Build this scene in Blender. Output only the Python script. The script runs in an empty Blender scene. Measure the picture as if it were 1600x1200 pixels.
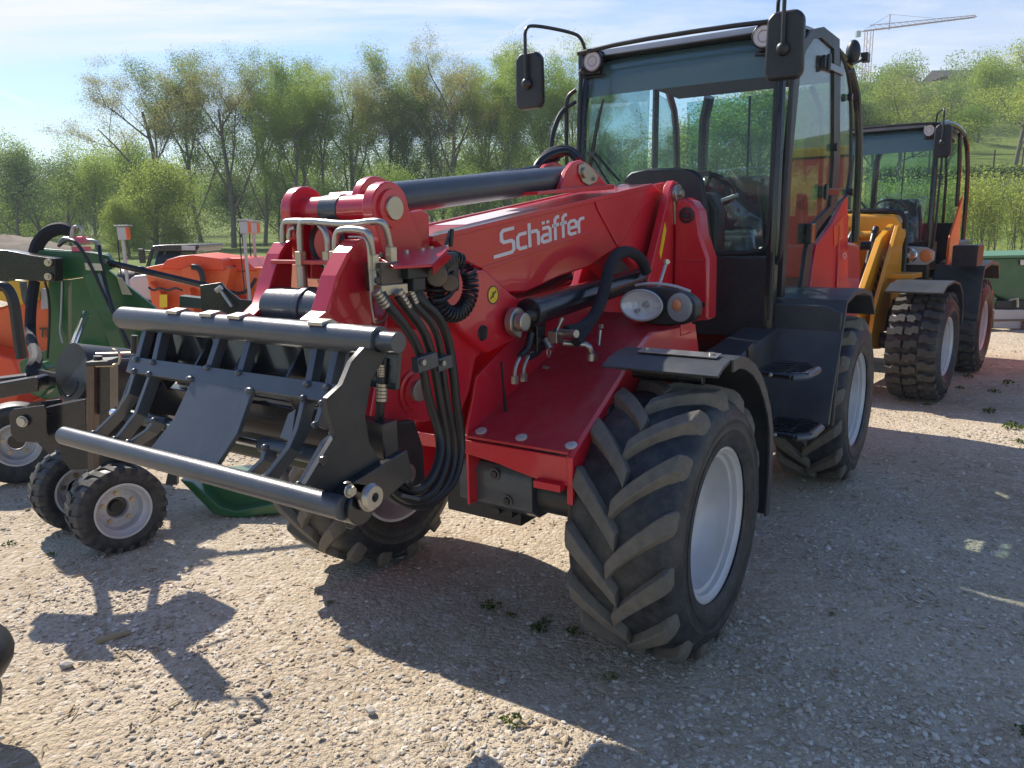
import bpy, bmesh, math, random
import numpy as np
from mathutils import Vector, Matrix, Quaternion
R = math.radians
scn = bpy.context.scene
COL = scn.collection
rng = random.Random(7)

# ---------------------------------------------------------------- camera
cd = bpy.data.cameras.new('camera'); cam = bpy.data.objects.new('camera', cd); COL.objects.link(cam)
cd.sensor_width = 36.0; cd.lens = 36.0 * 1234.0 / 1600.0
cd.clip_start = 0.05; cd.clip_end = 3000
cam.matrix_world = Matrix.Translation((0, 0, 1.744)) @ Matrix.Rotation(R(90 - 11.5), 4, 'X') @ Matrix.Rotation(R(-1.1), 4, 'Z')
scn.camera = cam

# ---------------------------------------------------------------- sun, sky, exposure
SUN_AZ, SUN_EL = -38.0, 42.0     # azimuth from +Y, clockwise
sd = Vector((math.sin(R(SUN_AZ)) * math.cos(R(SUN_EL)), math.cos(R(SUN_AZ)) * math.cos(R(SUN_EL)), math.sin(R(SUN_EL))))
sl = bpy.data.lights.new('sun', 'SUN'); sl.energy = 3.7; sl.angle = R(0.53); sl.color = (1.0, 0.92, 0.81)
so = bpy.data.objects.new('sun', sl); COL.objects.link(so)
so.rotation_euler = sd.to_track_quat('Z', 'Y').to_euler()
wd = bpy.data.worlds.new('World'); scn.world = wd; wd.use_nodes = True
nt = wd.node_tree; nt.nodes.clear()
def wn(t, **k):
    n = nt.nodes.new(t)
    for a, b in k.items(): setattr(n, a, b)
    return n
wout = wn('ShaderNodeOutputWorld'); wbg = wn('ShaderNodeBackground'); wbg.inputs['Strength'].default_value = 0.088
sky = wn('ShaderNodeTexSky', sky_type='NISHITA', sun_disc=False)
sky.sun_elevation = R(SUN_EL); sky.sun_rotation = R(SUN_AZ); sky.altitude = 300; sky.air_density = 1.0; sky.dust_density = 0.3; sky.ozone_density = 1.2
tc = wn('ShaderNodeTexCoord')
sep = wn('ShaderNodeSeparateXYZ'); nt.links.new(tc.outputs['Generated'], sep.inputs[0])
def wm(op, a, b=None, c=None, clamp=False):
    n = nt.nodes.new('ShaderNodeMath'); n.operation = op; n.use_clamp = clamp
    for i, v in enumerate((a, b, c)):
        if v is None: continue
        if isinstance(v, (int, float)): n.inputs[i].default_value = v
        else: nt.links.new(v, n.inputs[i])
    return n.outputs[0]
# direction flattened on a high cloud layer: (x/z', y/z')
zz = wm('MAXIMUM', wm('ADD', sep.outputs[2], 0.06), 0.03)
cx = wm('DIVIDE', sep.outputs[0], zz); cy = wm('DIVIDE', sep.outputs[1], zz)
comb = wn('ShaderNodeCombineXYZ'); nt.links.new(cx, comb.inputs[0]); nt.links.new(cy, comb.inputs[1])
def cloud(scale, rot, stretch, lo, hi, detail=7, dist=0.6, loc=(0, 0, 0)):
    mp = wn('ShaderNodeMapping'); nt.links.new(comb.outputs[0], mp.inputs[0])
    mp.inputs['Rotation'].default_value = (0, 0, R(rot)); mp.inputs['Scale'].default_value = (scale * stretch, scale, 1); mp.inputs['Location'].default_value = loc
    nz = wn('ShaderNodeTexNoise'); nt.links.new(mp.outputs[0], nz.inputs['Vector'])
    nz.inputs['Scale'].default_value = 1.0; nz.inputs['Detail'].default_value = detail; nz.inputs['Roughness'].default_value = 0.62; nz.inputs['Distortion'].default_value = dist
    mr = wn('ShaderNodeMapRange'); mr.interpolation_type = 'SMOOTHSTEP'; nt.links.new(nz.outputs[0], mr.inputs[0])
    mr.inputs[1].default_value = lo; mr.inputs[2].default_value = hi
    return mr.outputs[0]
c1 = cloud(0.55, 62, 0.30, 0.44, 0.70, loc=(3.1, 1.7, 0))
c2 = cloud(0.16, 40, 0.6, 0.40, 0.66, detail=3, loc=(0.4, 7.3, 0))
c3 = cloud(1.5, 20, 0.22, 0.45, 0.75, detail=6, dist=1.0, loc=(5, 2, 0))
# more cloud on the sunny (left) side
sd_dot = wn('ShaderNodeVectorMath', operation='DOT_PRODUCT'); nt.links.new(tc.outputs['Generated'], sd_dot.inputs[0]); sd_dot.inputs[1].default_value = sd
side = wn('ShaderNodeMapRange'); nt.links.new(sd_dot.outputs['Value'], side.inputs[0]); side.inputs[1].default_value = 0.25; side.inputs[2].default_value = 0.95
amt = wm('ADD', wm('MULTIPLY', wm('MULTIPLY', c1, wm('ADD', c2, 0.35)), wm('ADD', side.outputs[0], 0.35)), wm('MULTIPLY', wm('MULTIPLY', c3, c2), wm('MULTIPLY', side.outputs[0], 0.7)), clamp=True)
# contrails: thin lines between two directions (great-circle strips)
def contrail(a, b, w, strength):
    a = Vector(a).normalized(); b = Vector(b).normalized()
    n = a.cross(b).normalized(); m = (a + b).normalized(); half = math.acos(max(-1, min(1, a.dot(m))))
    t = n.cross(m)
    d1 = wn('ShaderNodeVectorMath', operation='DOT_PRODUCT'); nt.links.new(tc.outputs['Generated'], d1.inputs[0]); d1.inputs[1].default_value = n
    d2 = wn('ShaderNodeVectorMath', operation='DOT_PRODUCT'); nt.links.new(tc.outputs['Generated'], d2.inputs[0]); d2.inputs[1].default_value = t
    d3 = wn('ShaderNodeVectorMath', operation='DOT_PRODUCT'); nt.links.new(tc.outputs['Generated'], d3.inputs[0]); d3.inputs[1].default_value = m
    wob = wn('ShaderNodeTexNoise'); wob.inputs['Scale'].default_value = 60; wob.inputs['Detail'].default_value = 4; nt.links.new(tc.outputs['Generated'], wob.inputs['Vector'])
    off = wm('MULTIPLY', wm('SUBTRACT', wob.outputs[0], 0.5), w * 1.2)
    across = wm('SUBTRACT', 1.0, wm('DIVIDE', wm('ABSOLUTE', wm('ADD', d1.outputs['Value'], off)), w), clamp=True)
    along = wm('SUBTRACT', 1.0, wm('POWER', wm('DIVIDE', wm('ABSOLUTE', d2.outputs['Value']), math.sin(half)), 4.0), clamp=True)
    front = wm('GREATER_THAN', d3.outputs['Value'], 0.0)
    return wm('MULTIPLY', wm('MULTIPLY', wm('MULTIPLY', wm('POWER', across, 0.8), along), front), wm('MULTIPLY', strength, wm('ADD', wob.outputs[0], 0.35)))
trails = None
for (pa, pb, w, s_) in (
    ((-0.055, 1.061, 0.2), (0.062, 1.075, 0.27), 0.0045, 0.75),
    ((0.045, 1.07, 0.243), (0.084, 1.074, 0.264), 0.0016, 0.6),
    ((-0.655, 1.075, 0.267), (-0.555, 1.063, 0.207), 0.0035, 0.8),
    ((-0.55, 1.079, 0.288), (-0.478, 1.069, 0.237), 0.011, 0.6),
    ((-0.665, 1.058, 0.186), (-0.593, 1.052, 0.155), 0.004, 0.65),
    ((-0.101, 1.064, 0.212), (-0.052, 1.068, 0.234), 0.010, 0.3)):
    t_ = contrail(pa, pb, w, s_)
    trails = t_ if trails is None else wm('MAXIMUM', trails, t_)
amt = wm('MAXIMUM', amt, trails)
wmix = wn('ShaderNodeMix', data_type='RGBA'); nt.links.new(wm('MULTIPLY', amt, 0.97), wmix.inputs[0])
shs = wn('ShaderNodeHueSaturation'); shs.inputs['Saturation'].default_value = 1.3; shs.inputs['Hue'].default_value = 0.508; nt.links.new(sky.outputs[0], shs.inputs['Color']); nt.links.new(shs.outputs[0], wmix.inputs[6]); wmix.inputs[7].default_value = (6.2, 6.4, 6.8, 1)
nt.links.new(wmix.outputs[2], wbg.inputs['Color']); nt.links.new(wbg.outputs[0], wout.inputs[0])
vs = scn.view_settings; vs.view_transform = 'Standard'; vs.look = 'None'; vs.gamma = 1; vs.exposure = 0.92; vs.use_curve_mapping = False
scn.render.engine = 'CYCLES'
scn.cycles.max_bounces = 8; scn.cycles.transparent_max_bounces = 24; scn.cycles.use_denoising = True
scn.cycles.sample_clamp_indirect = 6.0

# ---------------------------------------------------------------- materials
MATS = {}
def nodes_of(m): return m.node_tree.nodes, m.node_tree.links
def mat(name, col, rough=0.5, metal=0.0, coat=0.0, var=0.0, vscale=8.0, bump=0.0, bscale=60.0, dirt=None, dirt_amt=0.0, dscale=5.0, spec=0.5):
    m = bpy.data.materials.new(name); m.use_nodes = True; N, Lk = nodes_of(m); b = N['Principled BSDF']
    b.inputs['Base Color'].default_value = (*col, 1); b.inputs['Roughness'].default_value = rough; b.inputs['Metallic'].default_value = metal
    b.inputs['Coat Weight'].default_value = coat; b.inputs['Coat Roughness'].default_value = 0.06; b.inputs['Specular IOR Level'].default_value = spec
    tcn = N.new('ShaderNodeTexCoord'); out = None
    if var or dirt:
        n1 = N.new('ShaderNodeTexNoise'); n1.inputs['Scale'].default_value = vscale; n1.inputs['Detail'].default_value = 6; Lk.new(tcn.outputs['Object'], n1.inputs['Vector'])
        mx = N.new('ShaderNodeMix'); mx.data_type = 'RGBA'; Lk.new(n1.outputs[0], mx.inputs[0])
        mx.inputs[6].default_value = (*[c * (1 - var) for c in col], 1); mx.inputs[7].default_value = (*[min(1, c * (1 + var)) for c in col], 1); out = mx.outputs[2]
        rr = N.new('ShaderNodeMapRange'); Lk.new(n1.outputs[0], rr.inputs[0]); rr.inputs[3].default_value = max(0.03, rough * 0.8); rr.inputs[4].default_value = min(1, rough * 1.25); Lk.new(rr.outputs[0], b.inputs['Roughness'])
    if dirt:
        n2 = N.new('ShaderNodeTexNoise'); n2.inputs['Scale'].default_value = dscale; n2.inputs['Detail'].default_value = 8; n2.inputs['Roughness'].default_value = 0.7; Lk.new(tcn.outputs['Object'], n2.inputs['Vector'])
        mr = N.new('ShaderNodeMapRange'); Lk.new(n2.outputs[0], mr.inputs[0]); mr.inputs[1].default_value = 0.42; mr.inputs[2].default_value = 0.75; mr.inputs[4].default_value = dirt_amt
        m2 = N.new('ShaderNodeMix'); m2.data_type = 'RGBA'; Lk.new(mr.outputs[0], m2.inputs[0]); Lk.new(out, m2.inputs[6]); m2.inputs[7].default_value = (*dirt, 1); out = m2.outputs[2]
    if out is not None: Lk.new(out, b.inputs['Base Color'])
    if bump:
        n3 = N.new('ShaderNodeTexNoise'); n3.inputs['Scale'].default_value = bscale; n3.inputs['Detail'].default_value = 4; Lk.new(tcn.outputs['Object'], n3.inputs['Vector'])
        bp = N.new('ShaderNodeBump'); bp.inputs['Strength'].default_value = bump; bp.inputs['Distance'].default_value = 0.01; Lk.new(n3.outputs[0], bp.inputs['Height']); Lk.new(bp.outputs[0], b.inputs['Normal'])
    MATS[name] = m
    return m
DUST = (0.30, 0.26, 0.21)
M_red = mat('red_paint', (0.60, 0.010, 0.026), 0.30, coat=0.6, var=0.06, vscale=2, dirt=(0.42, 0.2, 0.18), dirt_amt=0.10, dscale=9, bump=0.02, bscale=25)
M_deck = mat('red_deck_paint', (0.52, 0.014, 0.030), 0.42, coat=0.35, var=0.1, vscale=5, dirt=(0.45, 0.22, 0.2), dirt_amt=0.25, dscale=14, bump=0.05, bscale=200)
M_anth = mat('anthracite_paint', (0.052, 0.060, 0.072), 0.36, coat=0.25, var=0.12, vscale=6, dirt=DUST, dirt_amt=0.12, bump=0.06, bscale=90)
M_black = mat('black_plastic', (0.016, 0.018, 0.021), 0.42, var=0.15, dirt=(0.12, 0.11, 0.10), dirt_amt=0.25, bump=0.04, bscale=150)
M_blackp = mat('black_paint', (0.010, 0.012, 0.016), 0.25, coat=0.3, var=0.1, dirt=DUST, dirt_amt=0.08)
M_fender = mat('fender_plastic', (0.030, 0.036, 0.044), 0.45, var=0.15, dirt=(0.16, 0.15, 0.13), dirt_amt=0.35, dscale=3, bump=0.05, bscale=220)
M_steel = mat('galvanised_steel', (0.44, 0.43, 0.40), 0.36, metal=0.9, var=0.2, vscale=20, dirt=(0.35, 0.26, 0.15), dirt_amt=0.35, dscale=12)
M_zinc = mat('yellow_zinc', (0.50, 0.43, 0.33), 0.38, metal=0.95, var=0.15, vscale=20)
M_rim = mat('silver_rim_paint', (0.56, 0.56, 0.57), 0.42, metal=0.12, var=0.06, vscale=4, dirt=DUST, dirt_amt=0.25, dscale=7)
M_rubber = mat('tyre_rubber', (0.016, 0.018, 0.022), 0.5, var=0.25, vscale=7, dirt=(0.085, 0.088, 0.088), dirt_amt=0.75, dscale=16, bump=0.15, bscale=50)
M_lug = mat('dusty_lug_rubber', (0.165, 0.147, 0.12), 0.85, var=0.3, vscale=30, dirt=(0.07, 0.066, 0.06), dirt_amt=0.7, dscale=11, bump=0.25, bscale=120)
M_hose = mat('hose_rubber', (0.012, 0.013, 0.015), 0.38, var=0.1, bump=0.05, bscale=200)
M_sleeve = mat('fabric_sleeve', (0.012, 0.014, 0.020), 0.85, var=0.3, vscale=60, bump=0.3, bscale=300)
M_white = mat('white_vinyl', (0.72, 0.66, 0.66), 0.4)
M_yel = mat('yellow_paint', (0.72, 0.33, 0.015), 0.35, coat=0.4, var=0.06, dirt=DUST, dirt_amt=0.15)
M_sticker = mat('yellow_sticker', (0.80, 0.55, 0.02), 0.4)
M_org = mat('orange_paint', (0.80, 0.12, 0.015), 0.38, coat=0.3, var=0.08, dirt=(0.55, 0.3, 0.15), dirt_amt=0.15)
M_orgb = mat('bright_orange_paint', (0.85, 0.07, 0.012), 0.4, coat=0.3, var=0.05)
M_green = mat('green_paint', (0.018, 0.115, 0.035), 0.32, coat=0.35, var=0.10, dirt=DUST, dirt_amt=0.12)
M_lgreen = mat('pale_green_paint', (0.10, 0.24, 0.12), 0.4, var=0.1)
M_pink = mat('pink_anodised', (0.75, 0.16, 0.22), 0.35, metal=0.3)
M_grey = mat('grey_sheet_metal', (0.45, 0.45, 0.46), 0.45, metal=0.3, var=0.1)
M_rust = mat('worn_steel', (0.11, 0.09, 0.08), 0.45, metal=0.6, var=0.3, vscale=20, dirt=(0.25, 0.14, 0.08), dirt_amt=0.5)
M_rod = mat('chrome_rod', (0.75, 0.76, 0.78), 0.15, metal=1.0)
M_seat = mat('seat_fabric', (0.03, 0.033, 0.038), 0.8, bump=0.2)
M_amber = mat('amber_lens', (0.75, 0.24, 0.08), 0.2, coat=0.5)
M_redlens = mat('red_reflector', (0.8, 0.10, 0.03), 0.25, coat=0.4)
M_cream = mat('cream_label', (0.60, 0.55, 0.38), 0.5)

def glass(name, tint, gloss_rough=0.02, base=0.06, dust=0.04):
    m = bpy.data.materials.new(name); m.use_nodes = True; N, Lk = nodes_of(m); N.remove(N['Principled BSDF'])
    out = N['Material Output']; tr = N.new('ShaderNodeBsdfTransparent'); tr.inputs[0].default_value = (*tint, 1)
    gl = N.new('ShaderNodeBsdfGlossy'); gl.inputs['Roughness'].default_value = gloss_rough
    df = N.new('ShaderNodeBsdfDiffuse'); df.inputs[0].default_value = (0.7, 0.72, 0.7, 1)
    fr = N.new('ShaderNodeFresnel'); geo = N.new('ShaderNodeNewGeometry'); mi = N.new('ShaderNodeMix'); mi.data_type = 'FLOAT'; Lk.new(geo.outputs['Backfacing'], mi.inputs[0]); mi.inputs[2].default_value = 1.45; mi.inputs[3].default_value = 1/1.45; Lk.new(mi.outputs[0], fr.inputs[0])
    ad = N.new('ShaderNodeMath'); ad.operation = 'ADD'; ad.use_clamp = True; Lk.new(fr.outputs[0], ad.inputs[0]); ad.inputs[1].default_value = base
    m0 = N.new('ShaderNodeMixShader'); m0.inputs[0].default_value = dust; Lk.new(tr.outputs[0], m0.inputs[1]); Lk.new(df.outputs[0], m0.inputs[2])
    mx = N.new('ShaderNodeMixShader'); Lk.new(ad.outputs[0], mx.inputs[0]); Lk.new(m0.outputs[0], mx.inputs[1]); Lk.new(gl.outputs[0], mx.inputs[2]); Lk.new(mx.outputs[0], out.inputs[0])
    return m
G_wind = glass('tinted_windscreen_glass', (0.74, 0.88, 0.88), base=0.0, dust=0.03)
G_door = glass('door_glass', (0.74, 0.84, 0.83), base=0.05, dust=0.03)
G_film = glass('clear_plastic_film', (0.90, 0.93, 0.94), gloss_rough=0.12, base=0.10, dust=0.10)
G_lens = glass('clear_lamp_lens', (0.97, 0.97, 0.97), base=0.0, dust=0.05)

# ---------------------------------------------------------------- mesh helpers
class MB:
    def __init__(s): s.v = []; s.f = []
    def add(s, vs, fs):
        o = len(s.v); s.v += [tuple(v) for v in vs]; s.f += [tuple(i + o for i in f) for f in fs]; return s
    def box(s, lo, hi, M=None):
        x0, y0, z0 = lo; x1, y1, z1 = hi
        vs = [(x0,y0,z0),(x1,y0,z0),(x1,y1,z0),(x0,y1,z0),(x0,y0,z1),(x1,y0,z1),(x1,y1,z1),(x0,y1,z1)]
        if M is not None: vs = [M @ Vector(v) for v in vs]
        return s.add(vs, [(3,2,1,0),(4,5,6,7),(0,1,5,4),(1,2,6,5),(2,3,7,6),(3,0,4,7)])
    def cbox(s, c, d, rot=(0,0,0)):
        from mathutils import Euler
        M = Matrix.Translation(c) @ Euler([R(a) for a in rot]).to_matrix().to_4x4()
        return s.box([-x/2 for x in d], [x/2 for x in d], M)
    def prism(s, poly, ax, a, b):
        n = len(poly)
        def pt(p, t):
            return {'x': (t, p[0], p[1]), 'y': (p[0], t, p[1]), 'z': (p[0], p[1], t)}[ax]
        vs = [pt(p, a) for p in poly] + [pt(p, b) for p in poly]
        return s.add(vs, [tuple(range(n)), tuple(range(2*n-1, n-1, -1))] + [(i, n+i, n+(i+1) % n, (i+1) % n) for i in range(n)])
    def plate(s, pts, vec):
        "3D polygon pushed by a vector"
        n = len(pts); vec = Vector(vec); a = [Vector(p) for p in pts]; b = [p + vec for p in a]
        return s.add(a + b, [tuple(range(n)), tuple(range(2*n-1, n-1, -1))] + [(i, n+i, n+(i+1) % n, (i+1) % n) for i in range(n)])
    def tube(s, path, r, seg=10, closed=False, cap=True, smooth=0):
        P = [Vector(p) for p in path]
        for _ in range(smooth):
            Q = [P[0]]
            for i in range(len(P)-1):
                Q += [P[i].lerp(P[i+1], .25), P[i].lerp(P[i+1], .75)]
            P = Q + [P[-1]]
        n = len(P); rs = r if isinstance(r, (list, tuple)) else [r] * n
        if len(rs) != n: rs = [rs[min(len(rs)-1, int(i*len(rs)/n))] for i in range(n)]
        T = []
        for i in range(n):
            a = P[(i-1) % n] if closed or i > 0 else P[i]; b = P[(i+1) % n] if closed or i < n-1 else P[i]
            T.append((b - a).normalized())
        u = T[0].orthogonal().normalized(); vs = []
        for i in range(n):
            u = (u - T[i] * u.dot(T[i]));  u = u.normalized() if u.length > 1e-6 else T[i].orthogonal().normalized()
            w = T[i].cross(u)
            for k in range(seg):
                a = 2*math.pi*k/seg; vs.append(P[i] + (u*math.cos(a) + w*math.sin(a)) * rs[i])
        fs = []
        for i in range(n if closed else n-1):
            for k in range(seg):
                a = i*seg+k; b = i*seg+(k+1) % seg; j = ((i+1) % n)*seg
                fs.append((a, b, j+(k+1) % seg, j+k))
        if cap and not closed: fs += [tuple(range(seg-1, -1, -1)), tuple((n-1)*seg+k for k in range(seg))]
        return s.add(vs, fs)
    def cyl(s, a, b, r, r2=None, seg=20): return s.tube([a, b], [r, r if r2 is None else r2], seg)
    def lathe(s, prof, c=(0,0,0), ax='y', seg=32, caps=False):
        "prof = [(t along axis, radius)]"
        n = len(prof); vs = []
        for k in range(seg):
            a = 2*math.pi*k/seg; ca, sa = math.cos(a), math.sin(a)
            for t, r in prof:
                p = {'y': (r*ca, t, r*sa), 'x': (t, r*ca, r*sa), 'z': (r*ca, r*sa, t)}[ax]
                vs.append((p[0]+c[0], p[1]+c[1], p[2]+c[2]))
        fs = []
        for k in range(seg):
            k2 = (k+1) % seg
            for i in range(n-1): fs.append((k*n+i, k*n+i+1, k2*n+i+1, k2*n+i))
        if caps: fs += [tuple(k*n for k in range(seg)), tuple(k*n+n-1 for k in range(seg-1, -1, -1))]
        return s.add(vs, fs)
    def ell(s, c, r, M=None, nu=16, nv=10):
        vs = []; fs = []
        for i in range(nv+1):
            t = math.pi*i/nv
            for k in range(nu):
                a = 2*math.pi*k/nu; p = Vector((r[0]*math.sin(t)*math.cos(a), r[1]*math.sin(t)*math.sin(a), r[2]*math.cos(t)))
                if M is not None: p = M @ p
                vs.append(p + Vector(c))
        for i in range(nv):
            for k in range(nu): fs.append((i*nu+k, (i+1)*nu+k, (i+1)*nu+(k+1) % nu, i*nu+(k+1) % nu))
        return s.add(vs, fs)
    def mesh(s, name, m, sm=40):
        me = bpy.data.meshes.new(name); me.from_pydata([tuple(v) for v in s.v], [], s.f)
        bm = bmesh.new(); bm.from_mesh(me); bmesh.ops.remove_doubles(bm, verts=bm.verts, dist=1e-5)
        bmesh.ops.recalc_face_normals(bm, faces=bm.faces); bm.to_mesh(me); bm.free()
        me.materials.append(m)
        if sm:
            me.polygons.foreach_set('use_smooth', [True]*len(me.polygons)); me.set_sharp_from_angle(angle=R(sm))
        me.update(); return me
def link(name, me, parent=None, loc=None, rot=None, bevel=0, label=None, kind=None):
    o = bpy.data.objects.new(name, me); COL.objects.link(o)
    if parent: o.parent = parent
    if loc: o.location = loc
    if rot: o.rotation_euler = rot
    if bevel:
        b = o.modifiers.new('bevel', 'BEVEL'); b.width = bevel; b.segments = 2; b.limit_method = 'ANGLE'; b.angle_limit = R(35); b.harden_normals = True
    if label: o['label'] = label
    if kind: o['kind'] = kind
    return o
def part(name, mb, m, parent, bevel=0.003, sm=40, label=None, **k):
    return link(name, mb.mesh(name, m, sm), parent, bevel=bevel, label=label, **k)
def thing(name, label, cat, loc=(0,0,0), rz=0, group=None):
    o = bpy.data.objects.new(name, None); COL.objects.link(o); o.location = loc; o.rotation_euler = (0, 0, rz)
    o.empty_display_size = 0.2; o['label'] = label; o['category'] = cat
    if group: o['group'] = group
    return o
def tag(o, label, cat, group=None):
    o['label'] = label; o['category'] = cat
    if group: o['group'] = group
    return o
def arc(c, r, a0, a1, n):
    return [(c[0]+r*math.cos(R(a0+(a1-a0)*i/n)), c[1]+r*math.sin(R(a0+(a1-a0)*i/n))) for i in range(n+1)]
def mir(pts): return [(p[0], -p[1], p[2]) for p in pts]
def copy_tree(o, parent=None):
    c = o.copy(); COL.objects.link(c)
    if parent is not None: c.parent = parent
    for ch in list(o.children): copy_tree(ch, c)
    return c

# ================================================================ GROUND, HILL, WOODS
def structure(o): o['kind'] = 'structure'; return o
def sstep(a, b, v): t = np.clip((v-a)/(b-a), 0, 1); return t*t*(3-2*t)
def terrain(x, y):
    ratio = x/np.maximum(y, 1)
    right = sstep(0.12, 0.40, ratio)
    h = right*(8.0*sstep(34, 92, y) + 19.0*sstep(85, 165, y))
    h = h + 3.0*sstep(60, 200, y)*(1-right) + 16*sstep(200, 420, y)*(1-right*0.6)
    return h
def grid_mesh(name, xs, ys, zf, m):
    X, Y = np.meshgrid(xs, ys); Z = zf(X, Y); n, k = X.shape
    V = np.stack([X, Y, Z], -1).reshape(-1, 3); I = np.arange(n*k).reshape(n, k)
    F = np.stack([I[:-1, :-1], I[:-1, 1:], I[1:, 1:], I[1:, :-1]], -1).reshape(-1, 4)
    me = bpy.data.meshes.new(name); me.from_pydata(V.tolist(), [], F.tolist()); me.materials.append(m)
    me.polygons.foreach_set('use_smooth', [True]*len(me.polygons)); return me
# gravel material
def gravel_material():
    m = bpy.data.materials.new('gravel'); m.use_nodes = True; N, Lk = nodes_of(m); b = N['Principled BSDF']; b.inputs['Roughness'].default_value = 0.95; b.inputs['Specular IOR Level'].default_value = 0.2
    tcn = N.new('ShaderNodeTexCoord'); P = tcn.outputs['Object']
    def vor(sc, feat='F1'):
        v = N.new('ShaderNodeTexVoronoi'); v.inputs['Scale'].default_value = sc; v.feature = feat; v.inputs['Randomness'].default_value = 1.0; Lk.new(P, v.inputs['Vector']); return v
    def noi(sc, d=6, r=0.6):
        v = N.new('ShaderNodeTexNoise'); v.inputs['Scale'].default_value = sc; v.inputs['Detail'].default_value = d; v.inputs['Roughness'].default_value = r; Lk.new(P, v.inputs['Vector']); return v
    v1, v2 = vor(38), vor(95); n1 = noi(0.75, 7, .68); n2 = noi(7, 6); n3 = noi(260, 3)
    def ramp(src, pts):
        r = N.new('ShaderNodeValToRGB'); Lk.new(src, r.inputs[0]); e = r.color_ramp.elements
        while len(e) < len(pts): e.new(0.5)
        for q, (p, c) in zip(e, pts): q.position = p; q.color = (*c, 1)
        return r.outputs[0]
    base = ramp(n1.outputs[0], [(0.34, (0.33, 0.245, 0.15)), (0.5, (0.53, 0.435, 0.31)), (0.66, (0.64, 0.55, 0.42))])
    sx = N.new('ShaderNodeSeparateColor'); Lk.new(v1.outputs['Color'], sx.inputs[0])
    stone = ramp(sx.outputs[0], [(0.0, (0.37, 0.295, 0.205)), (0.45, (0.54, 0.45, 0.33)), (0.8, (0.64, 0.56, 0.44)), (1.0, (0.72, 0.67, 0.57))])
    sx2 = N.new('ShaderNodeSeparateColor'); Lk.new(v2.outputs['Color'], sx2.inputs[0])
    st2 = ramp(sx2.outputs[0], [(0.0, (0.33, 0.255, 0.165)), (0.6, (0.54, 0.45, 0.325)), (1.0, (0.68, 0.60, 0.48))])
    def mix(f, a, c):
        x = N.new('ShaderNodeMix'); x.data_type = 'RGBA'
        if isinstance(f, float): x.inputs[0].default_value = f
        else: Lk.new(f, x.inputs[0])
        Lk.new(a, x.inputs[6]); Lk.new(c, x.inputs[7]); return x.outputs[2]
    sel = N.new('ShaderNodeMapRange'); Lk.new(n2.outputs[0], sel.inputs[0]); sel.inputs[1].default_value = 0.42; sel.inputs[2].default_value = 0.58
    col = mix(0.55, base, st2); col = mix(sel.outputs[0], col, stone)
    col = mix(0.35, col, base)
    # sparse green film where weeds creep in (towards the back right)
    Lk.new(col, b.inputs['Base Color'])
    h = N.new('ShaderNodeMath'); h.operation = 'MULTIPLY_ADD'; Lk.new(v1.outputs['Distance'], h.inputs[0]); h.inputs[1].default_value = -1.0
    h2 = N.new('ShaderNodeMath'); h2.operation = 'MULTIPLY'; Lk.new(v2.outputs['Distance'], h2.inputs[0]); h2.inputs[1].default_value = -0.5; Lk.new(h2.outputs[0], h.inputs[2])
    h3 = N.new('ShaderNodeMath'); h3.operation = 'MULTIPLY_ADD'; Lk.new(n3.outputs[0], h3.inputs[0]); h3.inputs[1].default_value = 0.35; Lk.new(h.outputs[0], h3.inputs[2])
    bp = N.new('ShaderNodeBump'); bp.inputs['Strength'].default_value = 0.8; bp.inputs['Distance'].default_value = 0.012; Lk.new(h3.outputs[0], bp.inputs['Height']); Lk.new(bp.outputs[0], b.inputs['Normal'])
    return m
M_gravel = gravel_material()
def grass_material(name, c0, c1, c2):
    m = bpy.data.materials.new(name); m.use_nodes = True; N, Lk = nodes_of(m); b = N['Principled BSDF']; b.inputs['Roughness'].default_value = 0.9; b.inputs['Specular IOR Level'].default_value = 0.15
    tcn = N.new('ShaderNodeTexCoord')
    a = N.new('ShaderNodeTexNoise'); a.inputs['Scale'].default_value = 0.12; a.inputs['Detail'].default_value = 8; a.inputs['Roughness'].default_value = 0.7; Lk.new(tcn.outputs['Object'], a.inputs['Vector'])
    r = N.new('ShaderNodeValToRGB'); Lk.new(a.outputs[0], r.inputs[0]); e = r.color_ramp.elements; e[0].position = .3; e[0].color = (*c0, 1); e[1].position = .7; e[1].color = (*c2, 1); q = e.new(.5); q.color = (*c1, 1)
    Lk.new(r.outputs[0], b.inputs['Base Color'])
    n = N.new('ShaderNodeTexNoise'); n.inputs['Scale'].default_value = 3; n.inputs['Detail'].default_value = 8; Lk.new(tcn.outputs['Object'], n.inputs['Vector'])
    bp = N.new('ShaderNodeBump'); bp.inputs['Distance'].default_value = 0.3; Lk.new(n.outputs[0], bp.inputs['Height']); Lk.new(bp.outputs[0], b.inputs['Normal'])
    return m
M_grass = grass_material('meadow_grass', (0.09, 0.13, 0.025), (0.15, 0.21, 0.04), (0.24, 0.27, 0.07))
def yard(x, y): return 0.012*np.sin(x*1.7+0.6*y)*np.sin(y*1.1) + 0.008*np.sin(x*4.1+1)*np.sin(y*3.3+x) - 0.006
structure(link('gravel_yard', grid_mesh('gravel_yard', np.linspace(-22, 24, 160), np.linspace(-6, 30, 130), yard, M_gravel)))
_xs = np.concatenate([np.linspace(-900, -160, 14), np.linspace(-150, 190, 110), np.linspace(200, 900, 14)]); _ys = np.concatenate([np.linspace(-300, -8, 8), np.linspace(-5, 200, 100), np.linspace(206, 1400, 20)])
structure(link('meadow', grid_mesh('meadow', _xs, _ys, lambda x, y: terrain(x, y) - 0.055 + 0.0*x, M_grass)))

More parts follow.
